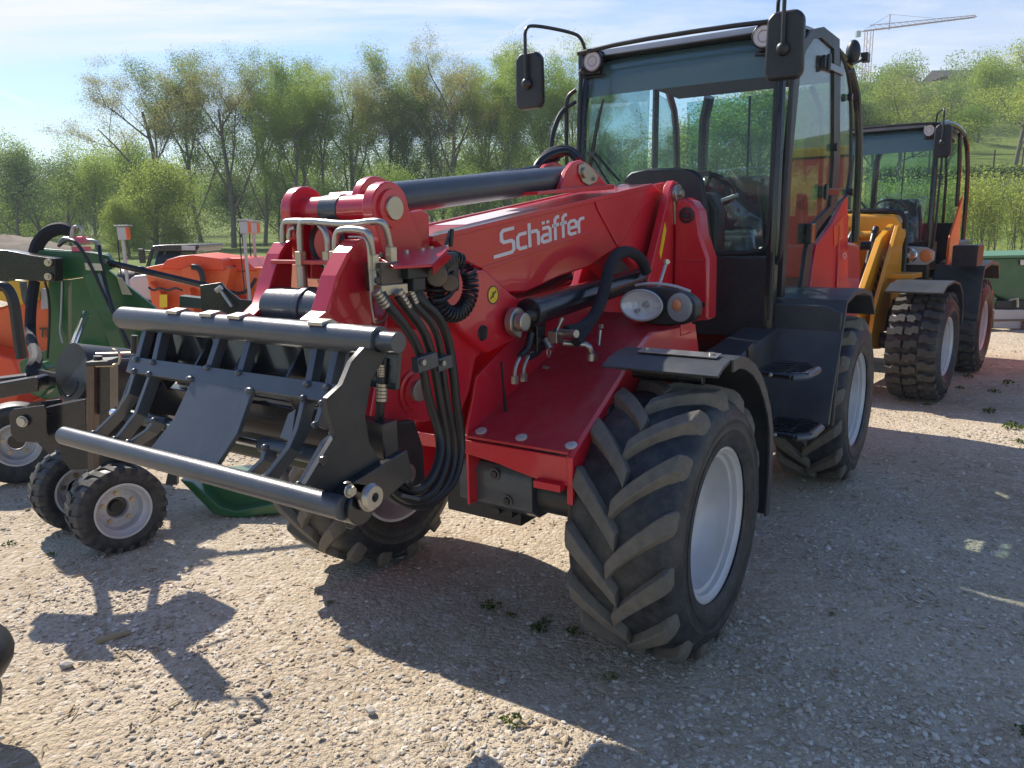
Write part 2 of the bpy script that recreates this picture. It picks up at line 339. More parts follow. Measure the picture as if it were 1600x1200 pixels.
# loose stones: instanced on points, uncountable
def stone_mesh(seed):
    r = random.Random(seed); mb = MB(); bm = bmesh.new(); bmesh.ops.create_icosphere(bm, subdivisions=1, radius=1)
    for v in bm.verts:
        k = r.uniform(0.7, 1.15); v.co = Vector((v.co.x*k*r.uniform(.9, 1.2), v.co.y*k*0.72, v.co.z*k*0.30))
    me = bpy.data.meshes.new('stone_shape'); bm.to_mesh(me); bm.free(); return me
def stone_material():
    m = bpy.data.materials.new('limestone'); m.use_nodes = True; N, Lk = nodes_of(m); b = N['Principled BSDF']; b.inputs['Roughness'].default_value = 0.9; b.inputs['Specular IOR Level'].default_value = 0.25
    at = N.new('ShaderNodeAttribute'); at.attribute_type = 'INSTANCER'; at.attribute_name = 'tone'
    r = N.new('ShaderNodeValToRGB'); Lk.new(at.outputs['Fac'], r.inputs[0]); e = r.color_ramp.elements
    pts = [(0.0, (0.37, 0.29, 0.20)), (0.35, (0.54, 0.45, 0.33)), (0.7, (0.64, 0.56, 0.44)), (1.0, (0.76, 0.71, 0.62))]
    while len(e) < 4: e.new(.5)
    for q, (p, c) in zip(e, pts): q.position = p; q.color = (*c, 1)
    tcn = N.new('ShaderNodeTexCoord'); n = N.new('ShaderNodeTexNoise'); n.inputs['Scale'].default_value = 2.5; n.inputs['Detail'].default_value = 5; Lk.new(tcn.outputs['Object'], n.inputs['Vector'])
    mx = N.new('ShaderNodeMix'); mx.data_type = 'RGBA'; mx.blend_type = 'MULTIPLY'; mx.inputs[0].default_value = 0.5; Lk.new(r.outputs[0], mx.inputs[6]); Lk.new(n.outputs[0], mx.inputs[7]); 
    m2 = N.new('ShaderNodeMix'); m2.data_type = 'RGBA'; m2.inputs[0].default_value = 0.6; Lk.new(mx.outputs[2], m2.inputs[6]); Lk.new(r.outputs[0], m2.inputs[7]); Lk.new(m2.outputs[2], b.inputs['Base Color'])
    return m
M_stone = stone_material()
def scatter(name, pts, sizes, tones, meshes, m, seed):
    me = bpy.data.meshes.new(name); me.from_pydata(pts.tolist(), [], [])
    a = me.attributes.new('size', 'FLOAT', 'POINT'); a.data.foreach_set('value', sizes.astype(np.float32))
    a = me.attributes.new('tone', 'FLOAT', 'POINT'); a.data.foreach_set('value', tones.astype(np.float32))
    o = bpy.data.objects.new(name, me); COL.objects.link(o); o['kind'] = 'stuff'
    g = bpy.data.node_groups.new(name + '_nodes', 'GeometryNodeTree'); g.interface.new_socket('Geometry', in_out='INPUT', socket_type='NodeSocketGeometry'); g.interface.new_socket('Geometry', in_out='OUTPUT', socket_type='NodeSocketGeometry')
    gi = g.nodes.new('NodeGroupInput'); go = g.nodes.new('NodeGroupOutput'); mp = g.nodes.new('GeometryNodeMeshToPoints'); ip = g.nodes.new('GeometryNodeInstanceOnPoints')
    join = g.nodes.new('GeometryNodeGeometryToInstance')
    first = True
    for q in meshes:
        if q.materials: q.materials[0] = m
        else: q.materials.append(m)
        # a mesh datablock can only enter through an object
        src = bpy.data.objects.new(name + '_piece', q)
        oi = g.nodes.new('GeometryNodeObjectInfo'); oi.inputs['Object'].default_value = src; g.links.new(oi.outputs['Geometry'], join.inputs[0])
    rv = g.nodes.new('FunctionNodeRandomValue'); rv.data_type = 'FLOAT_VECTOR'; rv.inputs[0].default_value = (-0.45, -0.45, 0); rv.inputs[1].default_value = (0.45, 0.45, 6.28); rv.inputs['Seed'].default_value = seed
    na = g.nodes.new('GeometryNodeInputNamedAttribute'); na.data_type = 'FLOAT'; na.inputs['Name'].default_value = 'size'
    g.links.new(gi.outputs[0], mp.inputs[0]); g.links.new(mp.outputs[0], ip.inputs['Points']); g.links.new(join.outputs[0], ip.inputs['Instance']); ip.inputs['Pick Instance'].default_value = True
    g.links.new(rv.outputs[0], ip.inputs['Rotation']); g.links.new(na.outputs[0], ip.inputs['Scale']); g.links.new(ip.outputs[0], go.inputs[0])
    md = o.modifiers.new('scatter', 'NODES'); md.node_group = g
    return o
nr = np.random.default_rng(3)
def clump(x, y): return 0.5 + 0.5*np.sin(x*2.1+1.3*np.sin(y*1.7))*np.sin(y*2.6+np.sin(x*1.3)*1.6)
def cloudpts(n, ymin, ymax, smin, smax, pw):
    y = ymin*(ymax/ymin)**nr.random(n)            # log-uniform depth: even density on the picture
    x = (nr.random(n)*2-1)*(0.85*y+0.8); c = clump(x, y); keep = nr.random(n) < 0.12+0.88*c
    x, y = x[keep], y[keep]; s = smin + (smax-smin)*nr.random(len(x))**pw
    z = yard(x, y) + s*0.12
    return np.stack([x, y, z], 1), s
p1, s1 = cloudpts(130000, 1.2, 14, 0.004, 0.018, 2.4)
p2, s2 = cloudpts(2600, 1.2, 16, 0.012, 0.028, 2.4)
p3, s3 = cloudpts(80000, 1.1, 5.5, 0.0025, 0.007, 1.5)
P_ = np.concatenate([p1, p2, p3]); S_ = np.concatenate([s1, s2, s3])
scatter('loose_stones', P_, S_, nr.random(len(P_)), [stone_mesh(i) for i in range(6)], M_stone, 1)
# straw and bark bits
def chip_mesh(seed):
    r = random.Random(seed); mb = MB().cbox((0, 0, 0), (2.4, r.uniform(.10, .35), 0.12)); me = bpy.data.meshes.new('chip_shape'); me.from_pydata(mb.v, [], mb.f); return me
M_straw = mat('straw', (0.36, 0.28, 0.17), 0.9, var=0.3, vscale=1)
y = 1.5*(8/1.5)**nr.random(1500); x = -0.2*y + (nr.random(1500)*2-1)*0.75*y
scatter('straw_bits', np.stack([x, y, yard(x, y)+0.006], 1), 0.008 + 0.022*nr.random(1500)**2, nr.random(1500), [chip_mesh(i) for i in range(4)], M_straw, 4)

# ---------------------------------------------------------------- vegetation
def leaf_material(name, cols, trans=0.55):
    m = bpy.data.materials.new(name); m.use_nodes = True; N, Lk = nodes_of(m); N.remove(N['Principled BSDF']); out = N['Material Output']
    at = N.new('ShaderNodeAttribute'); at.attribute_name = 'tone'; r = N.new('ShaderNodeValToRGB'); Lk.new(at.outputs['Fac'], r.inputs[0]); e = r.color_ramp.elements
    while len(e) < len(cols): e.new(.5)
    for i, (q, c) in enumerate(zip(e, cols)): q.position = i/(len(cols)-1); q.color = (*c, 1)
    oi = N.new('ShaderNodeObjectInfo'); hs = N.new('ShaderNodeHueSaturation'); Lk.new(r.outputs[0], hs.inputs['Color'])
    mr = N.new('ShaderNodeMapRange'); Lk.new(oi.outputs['Random'], mr.inputs[0]); mr.inputs[3].default_value = 0.75; mr.inputs[4].default_value = 1.25; Lk.new(mr.outputs[0], hs.inputs['Value'])
    mh = N.new('ShaderNodeMapRange'); Lk.new(oi.outputs['Random'], mh.inputs[0]); mh.inputs[3].default_value = 0.515; mh.inputs[4].default_value = 0.485; Lk.new(mh.outputs[0], hs.inputs['Hue'])
    d = N.new('ShaderNodeBsdfDiffuse'); t = N.new('ShaderNodeBsdfTranslucent'); Lk.new(hs.outputs[0], d.inputs[0]); Lk.new(hs.outputs[0], t.inputs[0])
    mx = N.new('ShaderNodeMixShader'); mx.inputs[0].default_value = trans; Lk.new(d.outputs[0], mx.inputs[1]); Lk.new(t.outputs[0], mx.inputs[2]); Lk.new(mx.outputs[0], out.inputs[0])
    return m
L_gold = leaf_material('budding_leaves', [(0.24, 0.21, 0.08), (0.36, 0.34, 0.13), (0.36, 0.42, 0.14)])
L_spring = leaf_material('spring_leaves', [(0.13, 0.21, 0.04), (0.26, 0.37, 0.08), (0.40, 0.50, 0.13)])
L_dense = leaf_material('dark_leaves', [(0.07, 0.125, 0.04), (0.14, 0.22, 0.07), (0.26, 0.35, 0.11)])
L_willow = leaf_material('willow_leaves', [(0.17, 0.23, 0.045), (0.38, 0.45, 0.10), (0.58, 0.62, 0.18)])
M_bark = mat('bark', (0.17, 0.145, 0.115), 0.9, var=0.4, vscale=3, bump=0.4, bscale=6)
def leaves(name, C_, size, tone, m, flat=0.0, aspect=0.55):
    n = len(C_); C_ = np.asarray(C_, float); g = nr.normal(size=(n, 3)); g /= np.linalg.norm(g, axis=1, keepdims=True); h = np.cross(g, nr.normal(size=(n, 3))); h /= np.linalg.norm(h, axis=1, keepdims=True)
    s = (size*(0.6+0.8*nr.random(n)))[:, None] if np.isscalar(size) else size[:, None]
    V = np.stack([C_ - g*s*.5, C_ + h*s*aspect*.5, C_ + g*s*.5, C_ - h*s*aspect*.5], 1).reshape(-1, 3)
    me = bpy.data.meshes.new(name); me.vertices.add(4*n); me.vertices.foreach_set('co', V.astype(np.float32).ravel()); me.loops.add(4*n); me.loops.foreach_set('vertex_index', np.arange(4*n, dtype=np.int32))
    me.polygons.add(n); me.polygons.foreach_set('loop_start', np.arange(0, 4*n, 4, dtype=np.int32)); me.update(calc_edges=True)
    a = me.attributes.new('tone', 'FLOAT', 'FACE'); a.data.foreach_set('value', np.clip(tone, 0, 1).astype(np.float32)); me.materials.append(m); return me
def grow(seed, H_, spread, up=0.6, levels=4, forks=(3, 4), r0=0.16, first=0.25, droop=0.0, nseg=4, leader=True):
    "returns (trunk MB, twig points)"
    r = random.Random(seed); mb = MB(); tips = []
    def br(p, d, ln, rad, lv):
        pts = [p]; q = p; dd = d
        for i in range(nseg):
            dd = (dd + Vector((r.gauss(0, .10), r.gauss(0, .10), 0.10*up - droop*lv*0.12))).normalized(); q = q + dd*ln/nseg; pts.append(q)
        seg = 7 if lv == 0 else (5 if lv == 1 else 3)
        mb.tube([tuple(v) for v in pts], [max(0.006, rad*(1-0.62*i/nseg)) for i in range(nseg+1)], seg, cap=False)
        if lv >= levels-2:
            for i in range(1, nseg+1):
                tips.append((pts[i], lv, ln, (pts[i]-pts[i-1]).normalized()))
        if lv < levels:
            k = r.randint(*forks) + (3 if lv == 0 else 0)
            for j in range(k):
                t = first + (1-first)*(j+r.random()*.8)/k if lv == 0 else 0.2 + 0.8*(j+r.random())/k
                i = min(nseg-1, int(t*nseg)); f = t*nseg - i; b = pts[i].lerp(pts[i+1], min(1, f))
                dj = (pts[i+1]-pts[i]).normalized(); az = j*2.4 + r.uniform(-.5, .5) + lv; side_ = Vector((math.cos(az), math.sin(az), 0.15)); side_ = (side_ - dj*side_.dot(dj)).normalized()
                sp = spread*(1.1 if lv else 1.0)*r.uniform(.75, 1.25)
                nd = (dj*math.cos(sp) + side_*math.sin(sp)).normalized()
                br(b, nd, ln*r.uniform(.42, .68)*(1.0 if lv else (1.15-0.45*t)), rad*0.5*(1-0.4*t), lv+1)
    br(Vector((0, 0, -0.2)), Vector((r.gauss(0, .04), r.gauss(0, .04), 1)).normalized(), H_*(0.80 if leader else 0.5), r0, 0)
    return mb, tips
def tree_kind(name, seed, H_, spread, n_leaf, leaf, m, scat, bark=M_bark, top_tone=0.3, **k):
    mb, tips = grow(seed, H_, spread, **k); me = bpy.data.meshes.new('trunk'); me.from_pydata([tuple(v) for v in mb.v], [], mb.f); me.polygons.foreach_set('use_smooth', [True]*len(me.polygons)); me.materials.append(bark)
    T = np.array([t[0][:] for t in tips]); w = np.array([1.0 if t[1] >= k.get('levels', 4) else 0.5 for t in tips]); w /= w.sum()
    idx = nr.choice(len(T), n_leaf, p=w); C_ = T[idx] + nr.normal(size=(n_leaf, 3))*scat*np.array([1, 1, .8])
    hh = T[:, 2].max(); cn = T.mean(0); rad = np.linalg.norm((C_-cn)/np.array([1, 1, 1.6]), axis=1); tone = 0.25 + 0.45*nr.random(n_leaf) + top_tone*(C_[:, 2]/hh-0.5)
    return (me, leaves('crown', C_, leaf, tone, m), hh)
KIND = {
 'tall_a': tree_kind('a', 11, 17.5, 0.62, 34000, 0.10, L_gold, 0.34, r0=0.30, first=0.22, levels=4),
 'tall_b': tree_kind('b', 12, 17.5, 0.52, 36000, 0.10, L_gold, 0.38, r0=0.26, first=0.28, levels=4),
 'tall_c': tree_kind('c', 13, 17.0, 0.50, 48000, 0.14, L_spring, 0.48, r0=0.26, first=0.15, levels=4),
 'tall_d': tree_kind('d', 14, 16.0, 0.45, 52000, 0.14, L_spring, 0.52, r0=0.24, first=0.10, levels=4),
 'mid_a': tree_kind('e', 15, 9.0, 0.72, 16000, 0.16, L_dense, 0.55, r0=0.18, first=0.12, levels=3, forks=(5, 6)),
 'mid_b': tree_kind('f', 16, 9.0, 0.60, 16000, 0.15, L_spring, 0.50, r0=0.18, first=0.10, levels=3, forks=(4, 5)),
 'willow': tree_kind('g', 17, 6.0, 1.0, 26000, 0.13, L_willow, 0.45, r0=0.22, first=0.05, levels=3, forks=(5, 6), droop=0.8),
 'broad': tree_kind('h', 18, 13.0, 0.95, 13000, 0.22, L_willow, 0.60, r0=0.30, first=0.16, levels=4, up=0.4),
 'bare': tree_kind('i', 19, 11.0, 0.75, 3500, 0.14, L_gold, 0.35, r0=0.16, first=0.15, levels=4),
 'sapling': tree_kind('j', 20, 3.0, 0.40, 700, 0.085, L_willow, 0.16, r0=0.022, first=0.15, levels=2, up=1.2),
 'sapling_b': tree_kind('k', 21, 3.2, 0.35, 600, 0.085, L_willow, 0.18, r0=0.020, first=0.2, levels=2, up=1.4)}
def plant(kind, px_dir, D, top, label, cat='tree', group=None, name='tree', wide=1.0):
    "px_dir: x/y slope; D: distance along y; top: height above the ground it stands on"
    x = px_dir*D; z = float(terrain(np.array(x), np.array(D)))-0.05; tr, cr, hh = KIND[kind]
    t = thing(name, label, cat, (x, D, z), nr.random()*6.28, group); s = top/hh; t.scale = (s*wide, s*wide, s)
    link('trunk', tr, t); link('crown', cr, t); return t
def sx(px): return (px-800)/1209.0
def ht(py, px, D):   # height of a top seen at (px, py) above eye level line, at distance D
    hor = 349 + (800-px)*0.0192
    return 1.744 + (hor-py)/1234*D*1.02
names = ['leftmost bare budding poplar of the tall row, fanning out to the left', 'bare golden poplar second from the left of the tall row']
ROW = [  # kind, px, top py, distance
 ('tall_a', 282, 112, 74, 'golden budding poplar at the left end of the tall row, limbs fanning wide', 1.25),
 ('tall_c', 338, 104, 77, 'tall light green poplar, second from the left end of the row', 1.1),
 ('tall_a', 385, 108, 73, 'tall poplar with forked trunk right of the leftmost pair', 1.0),
 ('tall_c', 432, 108, 76, 'tall green leaved poplar directly right of the budding poplars on the left', 1.0),
 ('tall_d', 478, 118, 72, 'bright green poplar with leaves down to its base, above the gap behind the hitch', .95),
 ('tall_c', 505, 112, 80, 'thin poplar rising between two green ones left of the boom head', .9),
 ('tall_c', 530, 122, 73, 'green poplar above the left end of the boom head', .9),
 ('tall_a', 566, 108, 75, 'golden poplar with a thick dark trunk standing over the boom head', 1.0),
 ('tall_d', 612, 110, 78, 'leafy poplar right of the thick trunked one over the boom head', 1.0),
 ('tall_d', 648, 122, 74, 'green poplar over the front end of the black tilt cylinder', .9),
 ('tall_c', 682, 112, 76, 'slim poplar over the black tilt cylinder', .9),
 ('tall_a', 722, 92, 72, 'tallest golden poplar of the row, above the middle of the tilt cylinder', 1.05),
 ('tall_d', 765, 100, 76, 'green poplar just left of the small left cab mirror', .9),
 ('tall_c', 808, 100, 72, 'poplar standing behind the small left cab mirror', .9),
 ('tall_d', 852, 98, 73, 'green poplar between the left cab mirror and the left handrail', .95),
 ('tall_c', 892, 92, 76, 'poplar whose crown touches the left edge of the cab roof', .9),
 ('tall_b', 935, 150, 78, 'budding poplar seen through the left third of the windscreen', .9)]
for kd, px_, py_, D_, lb, w_ in ROW: plant(kd, sx(px_), D_, ht(py_, px_, D_), lb, group='poplars in the tall row behind the yard', name='poplar', wide=w_)
MID = [
 ('mid_b', 20, 268, 120, 'pale green tree in the far left background', 1.3), ('mid_a', 62, 240, 84, 'mid green tree left of the pair above the green machine', 1.0), ('mid_b', 100, 222, 88, 'feathery green tree above the black hose arch of the green machine', .9),
 ('mid_a', 140, 250, 78, 'dark bushy tree right of the feathery one at the left', 1.1), ('mid_b', 178, 238, 74, 'green tree above the tall white light box on the left', .9), ('mid_b', 212, 226, 82, 'green tree at the left foot of the poplar row', 1.0),
 ('mid_a', 250, 250, 90, 'dark tree behind the pale round bush', 1.1), ('mid_a', 400, 262, 84, 'dark shrubby tree between the round bush and the boom head', 1.2), ('mid_a', 455, 270, 84, 'dark undergrowth tree behind the bent steel pipes', 1.2),
 ('mid_b', 530, 282, 66, 'pale olive bush just above the boom head', 1.2), ('mid_a', 600, 258, 86, 'dark evergreen looking tree under the poplars above the tilt cylinder', 1.2), ('mid_b', 660, 262, 60, 'light green bush along the top of the tilt cylinder', 1.3),
 ('mid_b', 740, 258, 62, 'light green bush right of the middle of the tilt cylinder', 1.3), ('mid_a', 700, 226, 84, 'dark bush between poplar trunks above the tilt cylinder', 1.1), ('mid_a', 800, 240, 80, 'dark bush low behind the left mirror', 1.3),
 ('mid_b', 862, 250, 64, 'light green bush left of the windscreen', 1.2),
 ('mid_b', 960, 210, 70, 'green tree behind the left part of the windscreen', 1.1), ('mid_b', 1075, 205, 62, 'rounded tree in the middle of the windscreen view', 1.1), ('mid_b', 1120, 160, 60, 'tall leafy tree seen through the right half of the windscreen', 1.3), ('mid_b', 1180, 120, 60, 'leafy tree seen beside the right front pillar', 1.4),
 ('mid_a', 1240, 140, 66, 'leafy tree seen through the cab door', 1.3), ('mid_b', 1290, 130, 70, 'leafy tree behind the rear of the red cab', 1.1)]
for kd, px_, py_, D_, lb, w_ in MID: plant(kd, sx(px_), D_, ht(py_, px_, D_) - float(terrain(np.array(sx(px_)*D_), np.array(D_))), lb, group='trees and bushes under the poplars', wide=w_)
plant('willow', sx(268), 58, ht(262, 268, 58), 'large round yellow green willow bush standing in the meadow behind the orange spreaders', 'bush', name='willow_bush', wide=.85)
plant('willow', sx(226), 54, ht(315, 226, 54), 'small yellow green willow bush at the left side of the large round one', 'bush', name='willow_bush', wide=.7)
HILL = [('mid_b', 1352, 128, 92, 'leafy tree right beside the red cab on the slope', .8), ('bare', 1400, 114, 84, 'budding tree on the slope above the yellow loader cab', 1.0), ('mid_a', 1440, 150, 96, 'dark green tree on the slope below the long roof', 1.2),
 ('mid_b', 1492, 112, 104, 'light green tree right of the long roof on the hilltop', 1.1), ('broad', 1552, 92, 74, 'large spreading yellow green tree on the slope at the right edge', 1.0), ('broad', 1620, 120, 84, 'spreading tree cut by the right edge of the picture', 1.0),
 ('broad', 1378, 150, 70, 'low green bush above the roof of the yellow cab', 1.4), ('mid_b', 1450, 180, 72, 'low green bush right of the low one above the yellow cab', 1.4), ('mid_a', 1340, 170, 70, 'dark bush between the two cabs', 1.3)]
for kd, px_, py_, D_, lb, w_ in HILL:
    g_ = float(terrain(np.array(sx(px_)*D_), np.array(D_))); plant(kd, sx(px_), D_, max(4.0, ht(py_, px_, D_)-g_), lb, group='trees on the slope at the right', wide=w_)
# stand of young saplings in front of the slope (individuals, four rows)
k_ = 0
for row, D_ in enumerate((30.5, 32, 34, 36.5)):
    for i in range(26):
        px_ = 1130 + i*20.5 + nr.uniform(-6, 6) + row*5
        plant('sapling' if (i+row) % 2 else 'sapling_b', sx(px_), D_ + nr.uniform(-.5, .5), nr.uniform(2.9, 3.7), 'thin young sapling with pale green leaves in the dense stand below the slope', 'sapling', 'saplings in the stand on the right', name='sapling')
# dense far wood behind the poplars, and the dark clipped hedge on the slope
def wood(name, cents, m, per, leaf, tone0=.3):
    C_ = []; tn = []
    for (x, y_, z, rx, ry, rz) in cents:
        n = per; u = nr.normal(size=(n, 3)); u /= np.linalg.norm(u, axis=1, keepdims=True); r_ = nr.random(n)**0.4
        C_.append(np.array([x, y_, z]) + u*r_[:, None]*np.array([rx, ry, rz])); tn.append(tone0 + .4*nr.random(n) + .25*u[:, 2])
    o = link(name, leaves(name, np.concatenate(C_), leaf, np.concatenate(tn), m)); o['kind'] = 'stuff'; return o
cw = []
for i in range(170):
    px_ = nr.uniform(-80, 1010); D_ = nr.uniform(86, 125); top = nr.uniform(8.0, 14.5) if px_ > 150 else nr.uniform(5, 8.5); x = sx(px_)*D_; g_ = float(terrain(np.array(x), np.array(D_)))
    cw.append((x, D_, g_+top*.5, nr.uniform(2.2, 4), nr.uniform(2, 4), top*.55))
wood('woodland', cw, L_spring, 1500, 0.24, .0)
cw = []
for i in range(130):
    px_ = nr.uniform(-150, 420); D_ = nr.uniform(290, 380); x = sx(px_)*D_; g_ = float(terrain(np.array(x), np.array(D_))); cw.append((x, D_, g_+4, 8, 8, 7))
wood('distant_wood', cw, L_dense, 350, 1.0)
cw = []
for i in range(60):
    px_ = nr.uniform(1250, 1640); D_ = nr.uniform(112, 150); x = sx(px_)*D_; g_ = float(terrain(np.array(x), np.array(D_))); cw.append((x, D_, g_+2.2, 3, 3, nr.uniform(2, 4)))
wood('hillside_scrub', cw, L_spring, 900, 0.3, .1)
hd_ = []
for i in range(70):
    x = 26 + i*0.62; hd_.append((x, 66+0.02*x, float(terrain(np.array(x), np.array(66.0)))+0.4, 0.7, 0.6, 0.75))
hg_ = wood('clipped_hedge', hd_, L_dense, 260, 0.15, 0.1); del hg_['kind']; tag(hg_, 'dark low hedge running across the slope above the saplings', 'hedge')
# fence posts on the slope
M_post = mat('weathered_post', (0.12, 0.09, 0.065), 0.9, var=0.3)
for px_, lb in ((1424, 'thin dark fence post on the slope left of the hedge'), (1520, 'short fence post on the slope by the spreading tree'), (1562, 'fence post just right of the spreading tree trunk')):
    D_ = 70; x = sx(px_)*D_; g_ = float(terrain(np.array(x), np.array(D_))); tag(link('fence_post', MB().cyl((0, 0, -.3), (0, 0, 1.7), .07, .06, seg=8).mesh('fence_post', M_post), None, (x, D_, g_)), lb, 'post', 'fence posts on the slope')
# house on the hilltop: long dark roof
hx_, hy_ = sx(1455)*158, 158.0; g_ = float(terrain(np.array(hx_), np.array(hy_)))
hs_ = thing('house', 'long low house with dark roof on top of the hill behind the trees', 'house', (hx_, hy_, g_-2.6), 0)
part('wall', MB().box((-4, -4, 0), (9, 4, 2.4)), mat('render_wall', (0.30, 0.29, 0.27), 0.9, var=.1), hs_, 0)
part('roof', MB().prism([(-5, 2.7), (0, 4.6), (5, 2.7)], 'x', -5, 10), mat('dark_roof_tiles', (0.045, 0.045, 0.05), 0.8, var=.2), hs_, 0)
for i in range(3): part('window', MB().box((-3+i*4.2, -4.06, 0.9), (-1.6+i*4.2, -3.98, 2.1)), M_black, hs_, 0)
# earth mound far left
mm = MB(); vs = []; fs = []
for i in range(14):
    for k in range(28):
        a = 2*math.pi*k/28; t = i/13; r_ = 5.5*t; vs.append((r_*1.5*math.cos(a), r_*math.sin(a), 1.7*(1-t**1.6)*(1+.12*rng.uniform(-1, 1)) - .1))
for i in range(13):
    for k in range(28): fs.append((i*28+k, (i+1)*28+k, (i+1)*28+(k+1) % 28, i*28+(k+1) % 28))
eo = link('earth_mound', MB().add(vs, fs).mesh('earth_mound', mat('soil', (0.16, 0.12, 0.085), .95, var=.4, vscale=2, bump=.8, bscale=6), 80), None, (sx(20)*62, 62, 0)); eo['kind'] = 'structure'
# tower crane on the skyline
M_crane = mat('crane_paint', (0.50, 0.30, 0.28), .6)
def crane(label, base, Ht, jx, jl, cj, slope=0.0):
    c = thing('tower_crane', label, 'crane', base, 0)
    m = MB(); w_ = 0.8
    for sx_, sy_ in ((1, 1), (1, -1), (-1, 1), (-1, -1)): m.box((sx_*w_-.08, sy_*w_-.08, 0), (sx_*w_+.08, sy_*w_+.08, Ht))
    for i in range(int(Ht/2)): m.cyl((-w_, -w_, i*2), (w_, -w_, i*2+2), .05, seg=4); m.cyl((w_, w_, i*2), (-w_, w_, i*2+2), .05, seg=4)
    part('mast', m, M_crane, c, 0)
    m = MB(); n = int(jl/1.8); d = 1 if jx > 0 else -1
    P0 = lambda i, z, yy: (d*i*1.8, yy, Ht + z + slope*i*1.8)
    m.tube([P0(-int(cj/1.8), 0, -.5), P0(n, 0, -.5)], .15, 4); m.tube([P0(-int(cj/1.8), 0, .5), P0(n, 0, .5)], .15, 4); m.tube([P0(0, 1.3, 0), P0(n, .5, 0)], .11, 4)
    for i in range(n): m.tube([P0(i, 0, -.5), P0(i+.5, 1.3-.8*i/n, 0), P0(i+1, 0, -.5)], .07, 3)
    part('jib', m, M_crane, c, 0)
    part('tower_top', MB().tube([(5.4*d if jl > 28 else 0, 0, Ht), (5.4*d if jl > 28 else 0, 0, Ht+4)], .16, 4), M_crane, c, 0)
    part('pendant', MB().tube([(5.4*d if jl > 28 else 0, 0, Ht+4), P0(n*.62, 1, 0)], .05, 3).tube([(5.4*d if jl > 28 else 0, 0, Ht+4), P0(-int(cj/1.8), 0, 0)], .05, 3), M_crane, c, 0)
    part('counterweight', MB().box((-d*cj-.6, -.5, Ht-1.6), (-d*cj+.6, .5, Ht-.1)), M_grey, c, 0)
    return c
D_ = 230.0; gx_ = sx(1322)*D_; crane('pinkish tower crane whose long jib reaches right over the hill', (gx_, D_, 20), (349-12-70)/1234*D_+1.7-20, 1, 30, 3, 0.10)
D_ = 260.0; crane('second crane at the right edge, only its short jib tip above the tree', (sx(1640)*D_, D_, 20), (349-16-100)/1234*D_+1.7-20, -1, 22, 6, 0.0)
D_ = 150.0; crane('small distant crane seen through the windscreen', (sx(1066)*D_, D_, 0), (345-222)/1234*D_+1.7, 1, 7, 3, 0.0)

# thin air haze over the whole scene
hm = bpy.data.materials.new('air_haze'); hm.use_nodes = True; N, Lk = nodes_of(hm); N.remove(N['Principled BSDF']); pv = N.new('ShaderNodeVolumePrincipled'); pv.inputs['Density'].default_value = 0.0008; pv.inputs['Color'].default_value = (.90, .94, 1, 1); pv.inputs['Anisotropy'].default_value = 0.0
Lk.new(pv.outputs[0], N['Material Output'].inputs['Volume'])
hz_ = link('haze', MB().box((-905, -305, -3), (905, 1405, 75)).mesh('haze', hm, 0)); hz_['kind'] = 'stuff'

# ================================================================ THE RED LOADER
setf = None
HEAD = R(-(90 + 34.5))
loader = thing('wheel_loader', 'large red articulated loader with white lettering on its boom, black cab and chevron tyres', 'loader', (-0.048, 3.576, 0), HEAD)

def lug_mesh(Rt, W, sgn, name='lug'):
    "one chevron bar from the centre line to the shoulder, wrapped over the carcass (axis y, outward +x at angle 0)"
    h = 0.043; mb = MB(); n = 9; secs = []
    for i in range(n):
        t = i/(n-1)
        if t < 0.8:
            q = t/0.8; y = sgn*(-0.018 + q*(W*0.5+0.016)); r = Rt - h*0.10 - 0.012*q*q; ang = 0.40*q**0.85; w = 0.060 + 0.018*(q if q > .3 else .3); rb = Rt - h - 0.02*q*q
        else:
            q = (t-0.8)/0.2; y = sgn*(W*0.5 + 0.014*q); r = Rt - 0.016 - 0.075*q; ang = 0.40 + 0.02*q; w = 0.078 - 0.008*q; rb = Rt - h - 0.02 - 0.065*q
        secs.append((y, r, rb, ang, w))
    vs = []
    for y, r, rb, a, w in secs:
        for (rr, ww) in ((rb-0.012, w*0.82), (r, w*0.5), (r, -w*0.5), (rb-0.012, -w*0.82)):
            a2 = a + ww/Rt; vs.append((rr*math.cos(a2), y, rr*math.sin(a2)))
    fs = []
    for i in range(n-1):
        for k in range(4): fs.append((i*4+k, i*4+(k+1) % 4, (i+1)*4+(k+1) % 4, (i+1)*4+k))
    fs += [(3,2,1,0), tuple((n-1)*4+k for k in range(4))]
    mb.add(vs, fs); return mb

def tyre_profile(Rt, W, rr, h):
    w = W*0.5
    half = [(w*0.86, rr), (w*1.0, rr+0.02), (w*1.10, rr+0.07), (w*1.125, rr+0.078), (w*1.128, rr+0.083), (w*1.115, rr+0.090), (w*1.13, rr+(Rt-rr)*0.45), (w*1.142, rr+(Rt-rr)*0.47), (w*1.128, rr+(Rt-rr)*0.50), (w*1.09, rr+(Rt-rr)*0.62), (w*0.98, Rt-h-0.03), (w*0.8, Rt-h-0.012), (w*0.4, Rt-h), (0, Rt-h+0.003)]
    return half + [(-t, r) for t, r in half[-2::-1]]

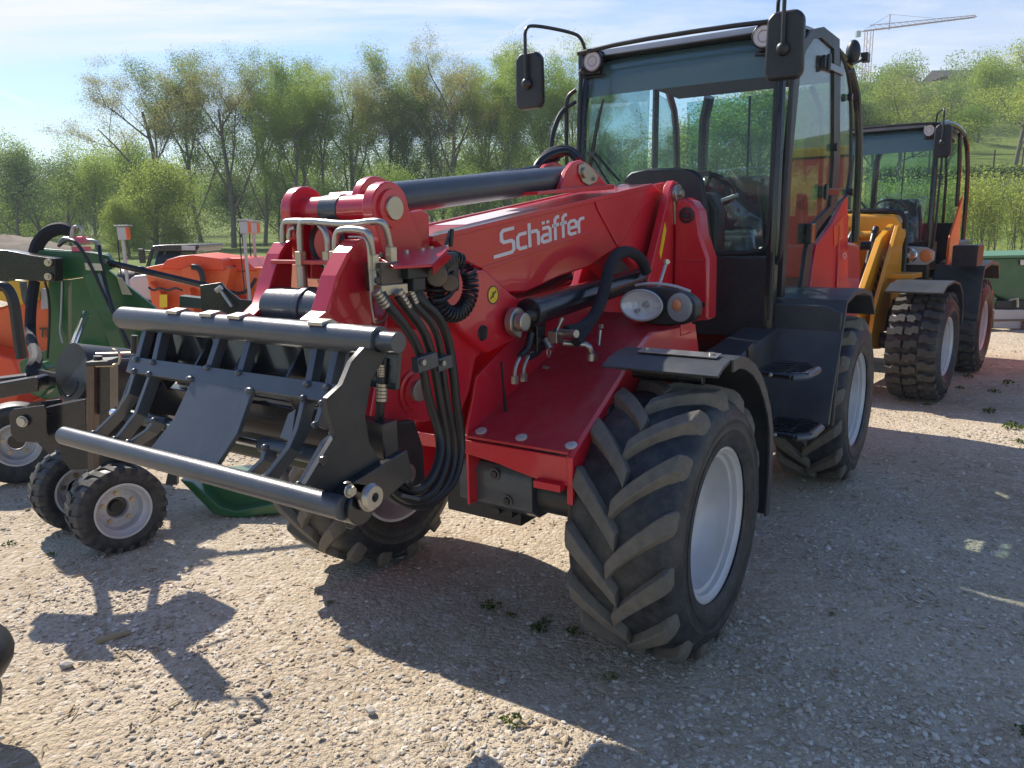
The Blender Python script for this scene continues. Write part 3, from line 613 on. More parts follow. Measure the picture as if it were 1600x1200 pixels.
def rim_parts(rr, W, hub=True):
    w = W*0.5
    prof = [(w*0.93, rr+0.012), (w*0.98, rr+0.014), (w*0.985, rr), (w*0.93, rr-0.006), (w*0.90, rr-0.016), (w*0.80, rr-0.018), (w*0.78, rr-0.036), (w*0.60, rr-0.040), (w*0.30, rr-0.055), (w*0.16, rr-0.085), (w*0.12, rr*0.55), (w*0.20, rr*0.42), (w*0.20, 0.0)]
    mb = MB().lathe(prof, seg=64)
    mb.lathe([(-w*0.93, rr+0.012), (-w*0.98, rr+0.014), (-w*0.98, rr), (-w*0.8, rr-0.02), (-w*0.2, rr-0.05), (w*0.1, rr-0.08)], seg=64)
    return mb

LUGS = {}
def make_wheel(parent, loc, side, phase, Rt=0.565, W=0.40, rr=0.305, nl=15, label=None, tyre_label=None):
    wh = part('wheel', rim_parts(rr, W), M_rim, parent, bevel=0); wh.location = loc; wh.rotation_euler = (0, phase, 0)
    if side < 0: wh.scale = (1, -1, 1)
    if label: wh['label'] = label
    part('tyre', MB().lathe(tyre_profile(Rt, W, rr, 0.043), seg=72), M_rubber, wh, bevel=0)
    part('bead_ring', MB().lathe([(W*0.5*0.99, rr+0.016), (W*0.5*1.07, rr+0.03), (W*0.5*1.12, rr+0.075), (W*0.5*1.135, rr+0.078), (W*0.5*1.10, rr+0.03), (W*0.5*1.02, rr+0.012)], seg=64), M_rubber, wh, bevel=0)
    key = (Rt, W)
    if key not in LUGS: LUGS[key] = [lug_mesh(Rt, W, s).mesh('lug', M_lug, 30) for s in (1, -1)]
    for k in range(nl):
        for j in (0, 1):
            o = bpy.data.objects.new('lug', LUGS[key][j]); COL.objects.link(o); o.parent = wh
            o.rotation_euler = (0, -(2*math.pi*(k + 0.5*j)/nl), 0)
            b = o.modifiers.new('bevel', 'BEVEL'); b.width = 0.004; b.segments = 1
    for k in range(8):
        a = 2*math.pi*k/8; c = (0.10*math.cos(a), W*0.5*0.20, 0.10*math.sin(a))
        part('wheel_nut', MB().cyl(c, (c[0], c[1]+0.02, c[2]), 0.013, seg=6), M_steel, wh, bevel=0)
    part('valve', MB().cyl((0.2, W*0.06, 0), (0.215, W*0.16, 0), 0.012, 0.009, seg=8), M_black, wh, bevel=0)
    return wh
YW = 0.845
make_wheel(loader, (0, YW, 0.545), 1, R(4)); make_wheel(loader, (0, -YW, 0.545), -1, R(11))
make_wheel(loader, (-2.63, YW, 0.545), 1, R(9)); make_wheel(loader, (-2.63, -YW, 0.545), -1, R(2))

# ---- axles and chassis
ax = MB().cyl((0, -0.62, 0.56), (0, 0.62, 0.56), 0.085)
ax.cbox((0, 0, 0.57), (0.34, 0.42, 0.30)); ax.cyl((0, 0.60, 0.545), (0, 0.78, 0.545), 0.16, seg=28); ax.cyl((0, -0.60, 0.545), (0, -0.78, 0.545), 0.16, seg=28)
part('front_axle', ax, M_black, loader, .008)
ax = MB().cyl((-2.63, -0.62, 0.56), (-2.63, 0.62, 0.56), 0.085); ax.cbox((-2.63, 0, 0.57), (0.34, 0.42, 0.32)); ax.cyl((-2.63, 0.60, 0.545), (-2.63, 0.78, 0.545), 0.16, seg=28); ax.cyl((-2.63, -0.60, 0.545), (-2.63, -0.78, 0.545), 0.16, seg=28)
part('rear_axle', ax, M_black, loader, .008)
# transverse gearbox block seen under the red apron
g = MB().prism([(0.16, 0.56), (0.16, 0.74), (0.22, 0.775), (0.38, 0.775), (0.40, 0.74), (0.40, 0.60), (0.34, 0.56)], 'y', 0.05, 0.42)
part('gear_housing', g, M_anth, loader, .006)
g = MB().cyl((0.29, 0.42, 0.66), (0.29, 0.60, 0.66), 0.085, seg=24); g.cbox((0.29, 0.60, 0.66), (0.2, 0.05, 0.22)); part('drive_flange', g, M_black, loader, .005)
for (y, z) in ((0.12, 0.735), (0.30, 0.63), (0.24, 0.735)):
    part('plug', MB().cyl((0.39, y, z), (0.412, y, z), 0.016, seg=6), M_black, loader, 0)
    part('plug', MB().lathe([(0.40, 0.026), (0.407, 0.026), (0.407, 0.017)], (0, y, z), 'x', 20), M_anth, loader, 0)
part('oil_sump', MB().cbox((0.26, 0.20, 0.545), (0.12, 0.13, 0.05)).cyl((0.33, 0.20, 0.545), (0.345, 0.20, 0.545), 0.02, seg=6), M_black, loader, .004)
# ---- deck
M_boltzinc = mat('zinc_plated_bolt', (0.62, 0.60, 0.56), 0.45, metal=0.25)
part('deck_plate', MB().prism([(0.458, 0.888), (0.458, 0.900), (0.40, 0.915), (-0.62, 1.30), (-0.62, 1.288), (0.40, 0.903)], 'y', 0.132, 0.622), M_deck, loader, .002)
part('deck_plate', MB().prism([(0.458, 0.888), (0.458, 0.900), (0.40, 0.915), (-0.62, 1.30), (-0.62, 1.288), (0.40, 0.903)], 'y', -0.622, -0.132), M_deck, loader, .002)
ap = [(-0.622, 0.882), (-0.622, 0.77), (-0.50, 0.772), (-0.42, 0.785), (-0.30, 0.808), (-0.17, 0.822), (0.0, 0.828), (0.17, 0.822), (0.30, 0.808), (0.42, 0.785), (0.50, 0.772), (0.622, 0.77), (0.622, 0.882)]
part('apron', MB().prism(ap, 'x', 0.455, 0.468), M_red, loader, .003)
for s in (1, -1): part('apron_step', MB().cbox((0.475, s*0.55, 0.765), (0.05, 0.12, 0.03)), M_red, loader, .004)
for y in (0.186, 0.384, 0.612):
    for s in (1, -1):
        b = part('deck_bolt', MB().lathe([(0, 0.0), (0, 0.024), (0.006, 0.024), (0.008, 0.016), (0.008, 0.009), (0.002, 0.008), (0.002, 0)], (0, 0, 0), 'z', 20), M_boltzinc, loader, 0)
        b.location = (0.415, s*y, 0.912); b.rotation_euler = (0, R(18), 0)
part('deck_bolt', MB().cyl((-0.08, 0.19, 1.09), (-0.085, 0.19, 1.103), 0.018, seg=6), M_steel, loader, 0)
# side plates of the front frame
spl = [(0.47, 0.885), (0.47, 0.70), (0.40, 0.66), (0.30, 0.655), (0.22, 0.76), (0.08, 0.82), (-0.10, 0.80), (-0.3, 0.74), (-0.62, 0.74), (-0.80, 1.05), (-0.72, 1.25), (-0.24, 1.265), (-0.19, 1.25), (-0.10, 1.21), (0.0, 1.15)]
for s in (1, -1):
    part('side_plate', MB().prism(spl, 'y', s*0.622, s*0.648), M_red, loader, .004)
    part('side_plate_hole', MB().lathe([(0, 0.0), (0.0, 0.035), (0.006, 0.042), (0.0, 0.048)], (0.16, s*0.652, 0.98), 'y', 20), M_blackp, loader, 0)
    part('hazard_dot', MB().lathe([(0, 0), (0, 0.022)], (0.10, s*0.654, 1.03), 'y', 16), M_sticker, loader, 0)
for s in (1, -1): part('channel_wall', MB().prism([(0.454, 0.60), (0.454, 0.92), (0.38, 1.13), (-0.1, 1.36), (-1.3, 1.42), (-1.3, 0.6)], 'y', s*0.133, s*0.145), M_red, loader, .003)
part('inner_frame', MB().cbox((-0.45, 0, 0.80), (0.9, 0.26, 0.4)).cbox((-1.2, 0, 0.75), (0.9, 0.30, 0.35)).cbox((-2.3, 0, 0.72), (1.6, 0.7, 0.30)), M_blackp, loader, .01)
part('articulation_joint', MB().cyl((-1.05, 0, 0.50), (-1.05, 0, 1.10), 0.11).cbox((-1.05, 0, 1.0), (0.35, 0.3, 0.05)).cbox((-1.05, 0, 0.62), (0.35, 0.3, 0.05)), M_blackp, loader, .006)
for s in (1, -1): part('steering_cylinder', MB().cyl((-0.6, s*0.36, 0.72), (-1.15, s*0.33, 0.72), 0.035).cyl((-1.15, s*0.33, 0.72), (-1.6, s*0.30, 0.72), 0.018), M_blackp, loader, 0)

# ---- front fenders
fp = [(0.155, 1.180), (0.100, 1.205), (0.02, 1.222), (-0.06, 1.226), (-0.15, 1.205), (-0.25, 1.165), (-0.35, 1.10), (-0.43, 1.02), (-0.50, 0.93), (-0.548, 0.83), (-0.565, 0.72), (-0.565, 0.60), (-0.55, 0.42)]
def shell(pr, t):
    out = []
    for i, p in enumerate(pr):
        a = pr[max(0, i-1)]; b = pr[min(len(pr)-1, i+1)]; dx, dz = b[0]-a[0], b[1]-a[1]; l = math.hypot(dx, dz)
        out.append((p[0] + dz/l*t*-1, p[1] + dx/l*t))
    return out
for s in (1, -1):
    inner = shell(fp, 0.012)
    part('front_fender', MB().prism(fp + inner[::-1], 'y', s*0.60, s*1.08), M_fender, loader, .003)
    lip = shell(fp[2:], 0.05)
    part('fender_lip', MB().prism(fp[2:] + lip[::-1], 'y', s*1.08, s*1.092), M_fender, loader, .003)
    st = MB().plate([(0.035, s*0.70, 1.224), (-0.02, s*0.70, 1.232), (-0.02, s*1.03, 1.232), (0.035, s*1.03, 1.224)], (0, 0, 0.005))
    stp = part('clamp_strip', st, M_steel, loader, .001)
    for y in (0.73, 1.0): part('clamp_bolt', MB().cyl((0.007, s*y, 1.23), (0.007, s*y, 1.242), 0.011, seg=6), M_steel, stp, 0)
    part('fender_bracket', MB().cyl((-0.05, s*0.64, 1.12), (-0.05, s*0.95, 1.12), 0.022).cbox((-0.05, s*0.80, 1.165), (0.05, 0.30, 0.08)).cbox((-0.48, s*0.72, 0.95), (0.03, 0.2, 0.06)), M_blackp, loader, .004)

M_refl = mat('lamp_reflector', (0.86, 0.85, 0.84), 0.30, metal=0.25, bump=1.0, bscale=45)
# ---- headlights
for s in (1, -1):
    cx, cz, x0 = s*0.545, 1.352, -0.50
    hs = []
    for i in range(28):
        a = 2*math.pi*i/28; c_, s_ = math.cos(a), math.sin(a)
        hs.append((cx + s*0.190*math.copysign(abs(c_)**0.85, c_), cz + 0.088*math.copysign(abs(s_)**0.8, s_) + 0.012*(-c_)))
    hl = part('headlight', MB().prism(hs, 'x', x0-0.09, x0), M_black, loader, .012)
    # reflector bowl, lens, bulb
    def oval(cy, cz_, ry, rz, x, n=28): return [(x, cy + ry*math.cos(2*math.pi*i/n), cz_ + rz*math.sin(2*math.pi*i/n)) for i in range(n)]
    bowl = MB(); n = 28; rings = [(0.004, 1.0), (0.0, 0.93), (-0.02, 0.8), (-0.035, 0.5), (-0.04, 0.2)]; vs = []
    for dx, k in rings: vs += oval(cx - s*0.062, cz+0.006, 0.100*k, 0.066*k, x0 + 0.044 + dx)
    fs = [(i*n+k, i*n+(k+1) % n, (i+1)*n+(k+1) % n, (i+1)*n+k) for i in range(len(rings)-1) for k in range(n)] + [tuple((len(rings)-1)*n+k for k in range(n))]
    part('reflector', bowl.add(vs, fs), M_refl, hl, 0)
    dome = MB(); vs = []
    for dx, k in ((0.0, 1.0), (0.010, 0.9), (0.018, 0.6), (0.022, 0.2)): vs += oval(cx - s*0.062, cz+0.006, 0.101*k, 0.067*k, x0 + 0.048 + dx)
    fs = [(i*n+k, i*n+(k+1) % n, (i+1)*n+(k+1) % n, (i+1)*n+k) for i in range(3) for k in range(n)] + [tuple(3*n+k for k in range(n))]
    part('lens', dome.add(vs, fs), G_lens, hl, 0)
    part('lamp_rim', MB().tube(oval(cx - s*0.062, cz+0.006, 0.104, 0.070, x0+0.044), 0.006, 8, closed=True), M_grey, hl, 0)
    part('bulb', MB().cyl((x0+0.005, cx-s*0.05, cz+0.008), (x0+0.040, cx-s*0.05, cz+0.008), 0.016, 0.011).cyl((x0+0.005, cx-s*0.09, cz-0.02), (x0+0.032, cx-s*0.095, cz-0.024), 0.010), M_grey, hl, 0)
    vs = []
    for dx, k in ((0.0, 1.0), (0.014, 0.93), (0.02, 0.6), (0.022, 0.2)): vs += oval(cx + s*0.112, cz, 0.064*k, 0.070*k, x0 + 0.004 + dx)
    ind = part('indicator', MB().add(vs, fs), G_lens, hl, 0)
    part('amber_bulb', MB().ell((x0+0.005, cx+s*0.10, cz+0.01), (0.014, 0.026, 0.03)), M_amber, hl, 0)
    vs2 = oval(cx + s*0.112, cz, 0.060, 0.066, x0 + 0.003)
    part('indicator_reflector', MB().add(vs2, [tuple(range(n))]), M_grey, hl, 0)
    grid = MB()
    for k in range(-4, 5): grid.cbox((x0+0.010, cx+s*0.112+k*0.012, cz), (0.003, 0.0025, 0.10*math.sqrt(1-(k/5.2)**2)+.01)); grid.cbox((x0+0.010, cx+s*0.112, cz+k*0.012), (0.003, 0.10*math.sqrt(1-(k/5.2)**2)+.01, 0.0025))
    part('lens_grid', grid, M_grey, hl, 0)
    part('lamp_barrel', MB().add(oval(cx - s*0.062, cz+0.006, 0.108, 0.074, x0-0.002) + oval(cx - s*0.062, cz+0.006, 0.105, 0.071, x0+0.044), [(k, (k+1) % 28, 28+(k+1) % 28, 28+k) for k in range(28)]), M_black, hl, 0)
    part('lamp_visor', MB().tube([(x0+0.004, cx - s*0.11, cz+0.094), (x0+0.012, cx-s*0.03, cz+0.108), (x0+0.008, cx+s*0.08, cz+0.100), (x0, cx+s*0.16, cz+0.074)], 0.007, 8, smooth=1), M_grey, hl, 0)
    part('lamp_bracket', MB().cbox((x0-0.10, cx-s*0.02, cz-0.09), (0.14, 0.26, 0.10)), M_red, loader, .01)
    part('lamp_arm', MB().cyl((x0-0.05, cx-s*0.02, cz+0.08), (x0-0.12, cx-s*0.01, cz+0.20), 0.008).cyl((x0-0.13, cx-s*0.02, cz+0.20), (x0-0.10, cx+s*0.005, cz+0.20), 0.012, seg=6), M_steel, loader, 0)

# ---- boom towers (rear pivot) and red side covers
tw = [(-1.455, 1.955), (-1.47, 1.90), (-1.50, 1.2), (-1.0, 1.15), (-0.98, 1.30), (-1.067, 1.42), (-1.328, 1.88), (-1.35, 1.93), (-1.40, 1.965)]
for s in (1, -1):
    t = part('boom_tower', MB().prism(tw, 'y', s*0.19, s*0.235), M_red, loader, .006)
    part('pivot_boss', MB().cyl((-1.415, s*0.235, 1.89), (-1.415, s*0.262, 1.89), 0.052), M_steel, t, .004)
    part('pivot_plate', MB().prism([(-1.45, 1.93), (-1.38, 1.93), (-1.385, 1.84), (-1.40, 1.72), (-1.44, 1.72), (-1.455, 1.84)], 'y', s*0.236, s*0.248), M_zinc, t, .003)
    part('pivot_nut', MB().cyl((-1.415, s*0.262, 1.89), (-1.415, s*0.285, 1.89), 0.022, seg=6), M_zinc, t, 0)
    cv = part('side_cover', MB().prism([(s*0.238, 1.86), (s*0.29, 1.868), (s*0.34, 1.845), (s*0.38, 1.79), (s*0.40, 1.66), (s*0.45, 1.53), (s*0.455, 1.18), (s*0.24, 1.15)], 'x', -1.55, -1.40), M_red, loader, .02)
    part('cover_crease', MB().prism([(s*0.25, 1.51), (s*0.43, 1.51), (s*0.43, 1.515), (s*0.25, 1.515)], 'x', -1.40, -1.392), M_red, cv, .002)
    part('cover_plug', MB().cyl((-1.40, s*0.315, 1.77), (-1.375, s*0.315, 1.77), 0.020).lathe([(-1.398, 0.045), (-1.39, 0.045), (-1.388, 0.030)], (0, s*0.315, 1.77), 'x', 24), M_black, cv, .002)
    part('cover_screw', MB().cyl((-1.40, s*0.425, 1.27), (-1.392, s*0.425, 1.27), 0.014), M_black, cv, 0)
    part('serial_sticker', MB().prism([(-1.30, 1.69), (-1.275, 1.735), (-1.21, 1.57), (-1.23, 1.53)] if s > 0 else [(-1.30, 1.69), (-1.275, 1.735), (-1.21, 1.57), (-1.23, 1.53)], 'y', s*0.236, s*0.2375), M_sticker, t, 0)

# ---- boom
YB = 0.155
top = [(0.65, 1.696), (-1.254, 1.935)]
main_poly = [(0.65, 1.696), (-1.305, 1.947), (-1.421, 1.904), (-1.151, 1.796), (-0.898, 1.617), (-0.543, 1.523), (-0.266, 1.494), (0.013, 1.445), (0.161, 1.455), (0.343, 1.564), (0.552, 1.639)]
bm_ = MB().prism(main_poly, 'y', -YB, YB); boom = part('boom', bm_, M_red, loader, .012)
part('boom_lower_section', MB().prism([(0.337, 1.564), (0.154, 1.454), (-0.029, 1.362), (0.026, 1.268), (0.33, 1.221), (0.515, 1.339), (0.594, 1.461), (0.588, 1.581)], 'y', -0.17, 0.17), M_red, boom, .012)
for s in (1, -1):
    part('boom_top_flange', MB().prism([(0.659, 1.683), (0.658, 1.703), (-1.248, 1.945), (-1.249, 1.921)], 'y', s*0.145, s*0.172), M_red, boom, .003)
    part('side_seam', MB().prism([(-0.631, 1.85), (-0.598, 1.844), (-0.631, 1.801), (-0.843, 1.619), (-0.88, 1.624), (-0.665, 1.807)], 'y', s*0.15, s*0.164), M_red, boom, .003)
    part('boom_heel', MB().prism([(-1.215, 1.927), (-1.52, 1.964), (-1.595, 1.796), (-1.233, 1.405), (-0.885, 1.617), (-0.657, 1.801), (-0.643, 1.845)], 'y', s*0.10, s*0.148), M_red, boom, .005)
    part('side_rib', MB().prism([(0.346, 1.572), (0.333, 1.559), (-0.624, 1.695), (-0.618, 1.705)], 'y', s*0.15, s*0.160), M_red, boom, .002)
    part('embossed_mark', MB().prism([(-0.835, 1.73), (-1.207, 1.768), (-1.208, 1.757), (-0.835, 1.717)], 'y', s*0.147, s*0.1505), M_red, boom, .001)
part('grip_tape', MB().plate([(0.30, -0.12, 1.741), (0.30, 0.05, 1.741), (-0.25, 0.05, 1.812), (-0.25, -0.12, 1.812)], (0, 0, 0.002)), M_white, boom, 0)
part('inner_boom', MB().prism([(0.558, 1.675), (0.57, 1.458), (0.49, 1.334), (0.303, 1.215), (0.357, 1.202), (0.406, 1.076), (0.466, 0.994), (0.557, 0.987), (0.711, 1.008), (0.8, 1.033), (0.887, 1.019), (0.955, 1.003), (1.002, 1.054), (0.953, 1.201), (0.895, 1.374), (0.857, 1.529), (0.793, 1.637)], 'y', -0.13, 0.13), M_red, boom, .012)
for s in (1, -1):
    part('nose_boss', MB().lathe([(s*0.13, 0.085), (s*0.138, 0.085), (s*0.140, 0.07), (s*0.150, 0.068), (s*0.152, 0.0)], (0.751, 0, 1.136), 'y', 32), M_red, boom, 0)
    part('nose_pin', MB().lathe([(s*0.150, 0.0), (s*0.168, 0.0), (s*0.168, 0.040), (s*0.150, 0.042)], (0.755, 0, 1.143), 'y', 28), M_steel, boom, .002)
    hp = (0.366, 1.311)
    part('lashing_hole', MB().lathe([(s*0.171, 0.0), (s*0.1725, 0.027), (s*0.176, 0.030), (s*0.171, 0.033)], (hp[0], 0, hp[1]), 'y', 24), M_blackp, boom, 0)
    wp = (0.289, 1.458)
    wsn = MB().lathe([(s*0.1712, 0), (s*0.1718, 0.038)], (wp[0], 0, wp[1]), 'y', 32); wn_ = part('warning_sign', wsn, M_sticker, boom, 0)
    part('sign_ring', MB().lathe([(s*0.1722, 0.033), (s*0.1730, 0.0355), (s*0.1722, 0.038)], (wp[0], 0, wp[1]), 'y', 32).plate([(wp[0]-0.022, s*0.1724, wp[1]+0.012), (wp[0]-0.018, s*0.1724, wp[1]+0.018), (wp[0]+0.022, s*0.1724, wp[1]-0.012), (wp[0]+0.018, s*0.1724, wp[1]-0.018)], (0, s*0.0008, 0)).plate([(wp[0]+0.004, s*0.1724, wp[1]+0.016), (wp[0]-0.006, s*0.1724, wp[1]+0.006), (wp[0]-0.002, s*0.1724, wp[1]-0.014), (wp[0]+0.006, s*0.1724, wp[1]-0.002)], (0, s*0.0006, 0)), M_blackp, wn_, 0)
# lift cylinder with its front lug
cA = Vector((0.185, 0.0, 1.339)); cB = Vector((0.06, 0, 1.369)); cC = Vector((-0.957, 0, 1.44))
for s in (1, -1):
    o_ = Vector((0, s*0.225, 0))
    lc = part('lift_cylinder', MB().cyl(cB + o_, cC + o_, 0.058, seg=28).cyl(cB + o_ - Vector((0.0, 0, 0)), cB + o_ + (cB-cC).normalized()*0.05, 0.066, seg=28), M_blackp, loader, .004)
    part('cylinder_rod', MB().cyl(cB + o_, cA + o_, 0.026), M_rod, lc, 0)
    part('rod_lug', MB().prism([(cA.x+0.06*math.cos(R(a)), cA.z+0.06*math.sin(R(a))) for a in range(-60, 200, 20)] + [(cA.x-0.015, cA.z-0.075)], 'y', s*0.19, s*0.225).cyl((cA.x, s*0.225, cA.z), (cA.x, s*0.262, cA.z), 0.040), M_steel, lc, .006)
    part('cylinder_port', MB().cbox((cB.x+0.0, s*0.235, cB.z-0.10), (0.07, 0.05, 0.14)), M_blackp, lc, .005)
# valve fittings beside the cylinder
vf = (0.022, 0.3, 1.271)
vp = part('quick_coupler', MB().cyl((vf[0]-0.02, 0.29, vf[2]+0.005), (vf[0]+0.015, 0.42, vf[2]+0.01), 0.018).cyl((vf[0]+0.02, 0.27, vf[2]-0.02), (vf[0]+0.03, 0.30, vf[2]-0.06), 0.016).cbox((vf[0]+0.01, 0.31, vf[2]-0.01), (0.05, 0.045, 0.05)), M_steel, loader, .003)
part('coupler_lever', MB().tube([(vf[0], 0.31, vf[2]+0.01), (vf[0]-0.02, 0.33, vf[2]+0.07)], [0.006, 0.011]), M_steel, vp, 0)
part('coupler_ring', MB().tube([(vf[0]+0.03+0.014*math.cos(a), 0.29, vf[2]-0.075+0.022*math.sin(a)) for a in [k*math.pi/6 for k in range(12)]], 0.003, 6, closed=True), M_steel, vp, 0)
part('elbow_pipe', MB().tube([(vf[0]-0.02, 0.33, vf[2]-0.04), (vf[0]-0.06, 0.38, vf[2]-0.045), (vf[0]-0.085, 0.42, vf[2]-0.05), (vf[0]-0.10, 0.43, vf[2]-0.09)], 0.014, 10, smooth=1).cyl((vf[0]-0.10, 0.43, vf[2]-0.09), (vf[0]-0.10, 0.43, vf[2]-0.12), 0.024), M_steel, loader, 0)
for a_, b_ in (((800, 600), (812, 556)), ((815, 600), (824, 556))):
    pass
for base, topp in (((0.245, 0.24, 1.107), (0.223, 0.24, 1.19)), ((0.177, 0.24, 1.106), (0.15, 0.24, 1.19))):
    part('floor_elbow', MB().tube([base, (base[0]-0.005, base[1], base[2]+0.05), (topp[0]-0.03, topp[1], topp[2]+0.012), (topp[0]-0.07, topp[1], topp[2]+0.0)], 0.008, 8, smooth=2).cyl((base[0], base[1], base[2]-0.02), (base[0], base[1], base[2]+0.012), 0.017, seg=6), M_steel, loader, 0)
part('deck_strap', MB().tube([(0.283, 0.2, 1.183), (0.272, 0.2, 1.086), (0.258, 0.2, 0.951)], [0.005, 0.005, 0.009], 6), M_sleeve, loader, 0)
# fabric sleeve with the hoses
part('hose_sleeve', MB().tube([(-0.906, 0.3, 1.482), (-0.85, 0.3, 1.55), (-0.714, 0.3, 1.598), (-0.554, 0.31, 1.595), (-0.43, 0.33, 1.541), (-0.348, 0.35, 1.443), (-0.267, 0.37, 1.377), (-0.17, 0.38, 1.315), (-0.055, 0.38, 1.286), (0.021, 0.36, 1.286)], 0.028, 12, smooth=2), M_sleeve, loader, 0)
part('hose_sleeve', MB().tube([(-0.329, 0.36, 1.445), (-0.23, 0.38, 1.367), (-0.123, 0.39, 1.293), (0.008, 0.4, 1.24)], 0.022, 10, smooth=2), M_sleeve, loader, 0)
for pts_ in ([(0.112, 0.24, 1.284), (0.139, 0.24, 1.219), (0.204, 0.24, 1.198)], [(0.01, 0.24, 1.243), (0.053, 0.24, 1.193), (0.135, 0.24, 1.183)]):
    part('hydraulic_hose', MB().tube(pts_, 0.016, 10, smooth=2), M_hose, loader, 0)
part('floor_valve', MB().cyl((-0.162, 0.42, 1.204), (-0.174, 0.42, 1.274), 0.007).cbox((-0.18, 0.42, 1.288), (0.018, 0.018, 0.018)), M_steel, loader, .002)

# ---- lettering on both flanks of the boom: stroke glyphs
GL = {  # polylines on a grid, x right, y up, cap height 1
 'S': ([[(-0.36, -0.04), (0.46, -0.04), (0.56, 0.06), (0.56, 0.36), (0.46, 0.46), (0.12, 0.46), (0.02, 0.56), (0.02, 0.86), (0.12, 0.96), (0.62, 0.96)]], 0.76),
 'c': ([[(0.44, 0.62), (0.10, 0.62), (0.0, 0.52), (0.0, 0.10), (0.10, 0.0), (0.44, 0.0)]], 0.58),
 'h': ([[(0.0, 1.0), (0.0, -0.06)], [(0.0, 0.60), (0.34, 0.60), (0.44, 0.50), (0.44, -0.06)]], 0.62),
 'a': ([[(0.04, 0.62), (0.34, 0.62), (0.44, 0.52), (0.44, -0.06)], [(0.44, 0.30), (0.10, 0.30), (0.0, 0.22), (0.0, 0.08), (0.10, 0.0), (0.44, 0.0)], [(0.10, 0.80), (0.10, 0.93)], [(0.34, 0.80), (0.34, 0.93)]], 0.60),
 'f': ([[(0.36, 0.98), (0.22, 0.98), (0.12, 0.88), (0.12, -0.06)], [(-0.04, 0.62), (0.34, 0.62)]], 0.44),
 'e': ([[(0.44, 0.0), (0.10, 0.0), (0.0, 0.10), (0.0, 0.52), (0.10, 0.62), (0.34, 0.62), (0.44, 0.52), (0.44, 0.30), (0.0, 0.30)]], 0.60),
 'r': ([[(0.0, -0.06), (0.0, 0.50), (0.10, 0.62), (0.34, 0.62)]], 0.40)}
def strokes(mb, word, w, to3, d):
    x = 0
    for ch in word:
        pl, adv = GL[ch]
        for line in pl:
            L_ = [Vector((p[0]+x, p[1])) for p in line]; n = len(L_); left = []; right = []
            for i, p in enumerate(L_):
                t0 = (L_[i]-L_[i-1]).normalized() if i else (L_[1]-L_[0]).normalized(); t1 = (L_[i+1]-L_[i]).normalized() if i < n-1 else t0
                n0 = Vector((-t0.y, t0.x)); n1 = Vector((-t1.y, t1.x)); mdir = (n0+n1).normalized(); k = w/2/max(0.5, mdir.dot(n0))
                left.append(p + mdir*k); right.append(p - mdir*k)
            for i in range(n-1): mb.plate([to3(left[i]), to3(left[i+1]), to3(right[i+1]), to3(right[i])], d)
        x += adv
    return x
a0 = (0.2, 0.157, 1.62); a1 = (-0.507, 0.157, 1.704); b0 = (0.174, 0.157, 1.703)
A0 = Vector(a0); DX = Vector(a1) - A0; DX.y = 0; UP = Vector((0.06, 0, 1)).normalized() * 0.102
tot = 0.76+0.58+0.62+0.60+0.44+0.44+0.60+0.36
for s in (1, -1):
    # on the right flank the word runs the other way, so that it reads correctly there too
    if s > 0: to3 = lambda p: Vector((A0.x, 0.1562, A0.z)) + DX*(p.x/tot) + UP*(p.y*0.95)
    else: to3 = lambda p: Vector((A0.x, -0.1562, A0.z)) + DX*(1 - p.x/tot) + UP*(p.y*0.95)
    mbt = MB(); strokes(mbt, 'Schaffer', 0.15, to3, (0, s*0.0012, 0)); part('lettering', mbt, M_white, boom, 0, sm=0)

# ---- top (tilt) cylinder
tA = Vector((0.854, 0.0, 1.823)); tB = Vector((0.723, 0.0, 1.838)); tC = Vector((-0.65, 0.0, 1.966))
tc_ = part('tilt_cylinder', MB().cyl(tB, tC, 0.060, seg=32).cyl(tC, tC + (tC-tB).normalized()*0.02, 0.06, 0.04), M_anth, loader, .004)
part('cylinder_head', MB().cyl(tB + (tB-tC).normalized()*0.05, tB, 0.066, seg=28), M_red, tc_, .004)
part('cylinder_rod', MB().cyl(tA, tB, 0.03), M_rod, tc_, 0)
for s in (1, -1):
    part('tilt_lug', MB().prism([(-0.378, 1.885), (-0.45, 1.982), (-0.511, 2.027), (-0.593, 2.043), (-0.67, 2.028), (-0.771, 1.983), (-0.898, 1.916)], 'y', s*0.062, s*0.09), M_red, loader, .005)
    tl = part('lug_plate', MB().prism([(-0.557, 2.016), (-0.615, 2.031), (-0.68, 2.009), (-0.747, 1.971), (-0.734, 1.943), (-0.654, 1.921), (-0.589, 1.938), (-0.551, 1.979)], 'y', s*0.09, s*0.100), M_zinc, loader, .003)
    q_ = (-0.597, 0.1, 1.981); part('lug_pin', MB().cyl((q_[0], s*0.10, q_[2]), (q_[0], s*0.115, q_[2]), 0.026), M_zinc, tl, .002)
    q_ = (-0.695, 0.1, 1.956); part('lug_screw', MB().cyl((q_[0], s*0.10, q_[2]), (q_[0], s*0.112, q_[2]), 0.010, seg=6), M_steel, tl, 0)
part('lug_base', MB().prism([(-0.145, 1.866), (-0.146, 1.882), (-0.89, 1.934), (-0.891, 1.908)], 'y', -0.12, 0.12), M_red, loader, .003)
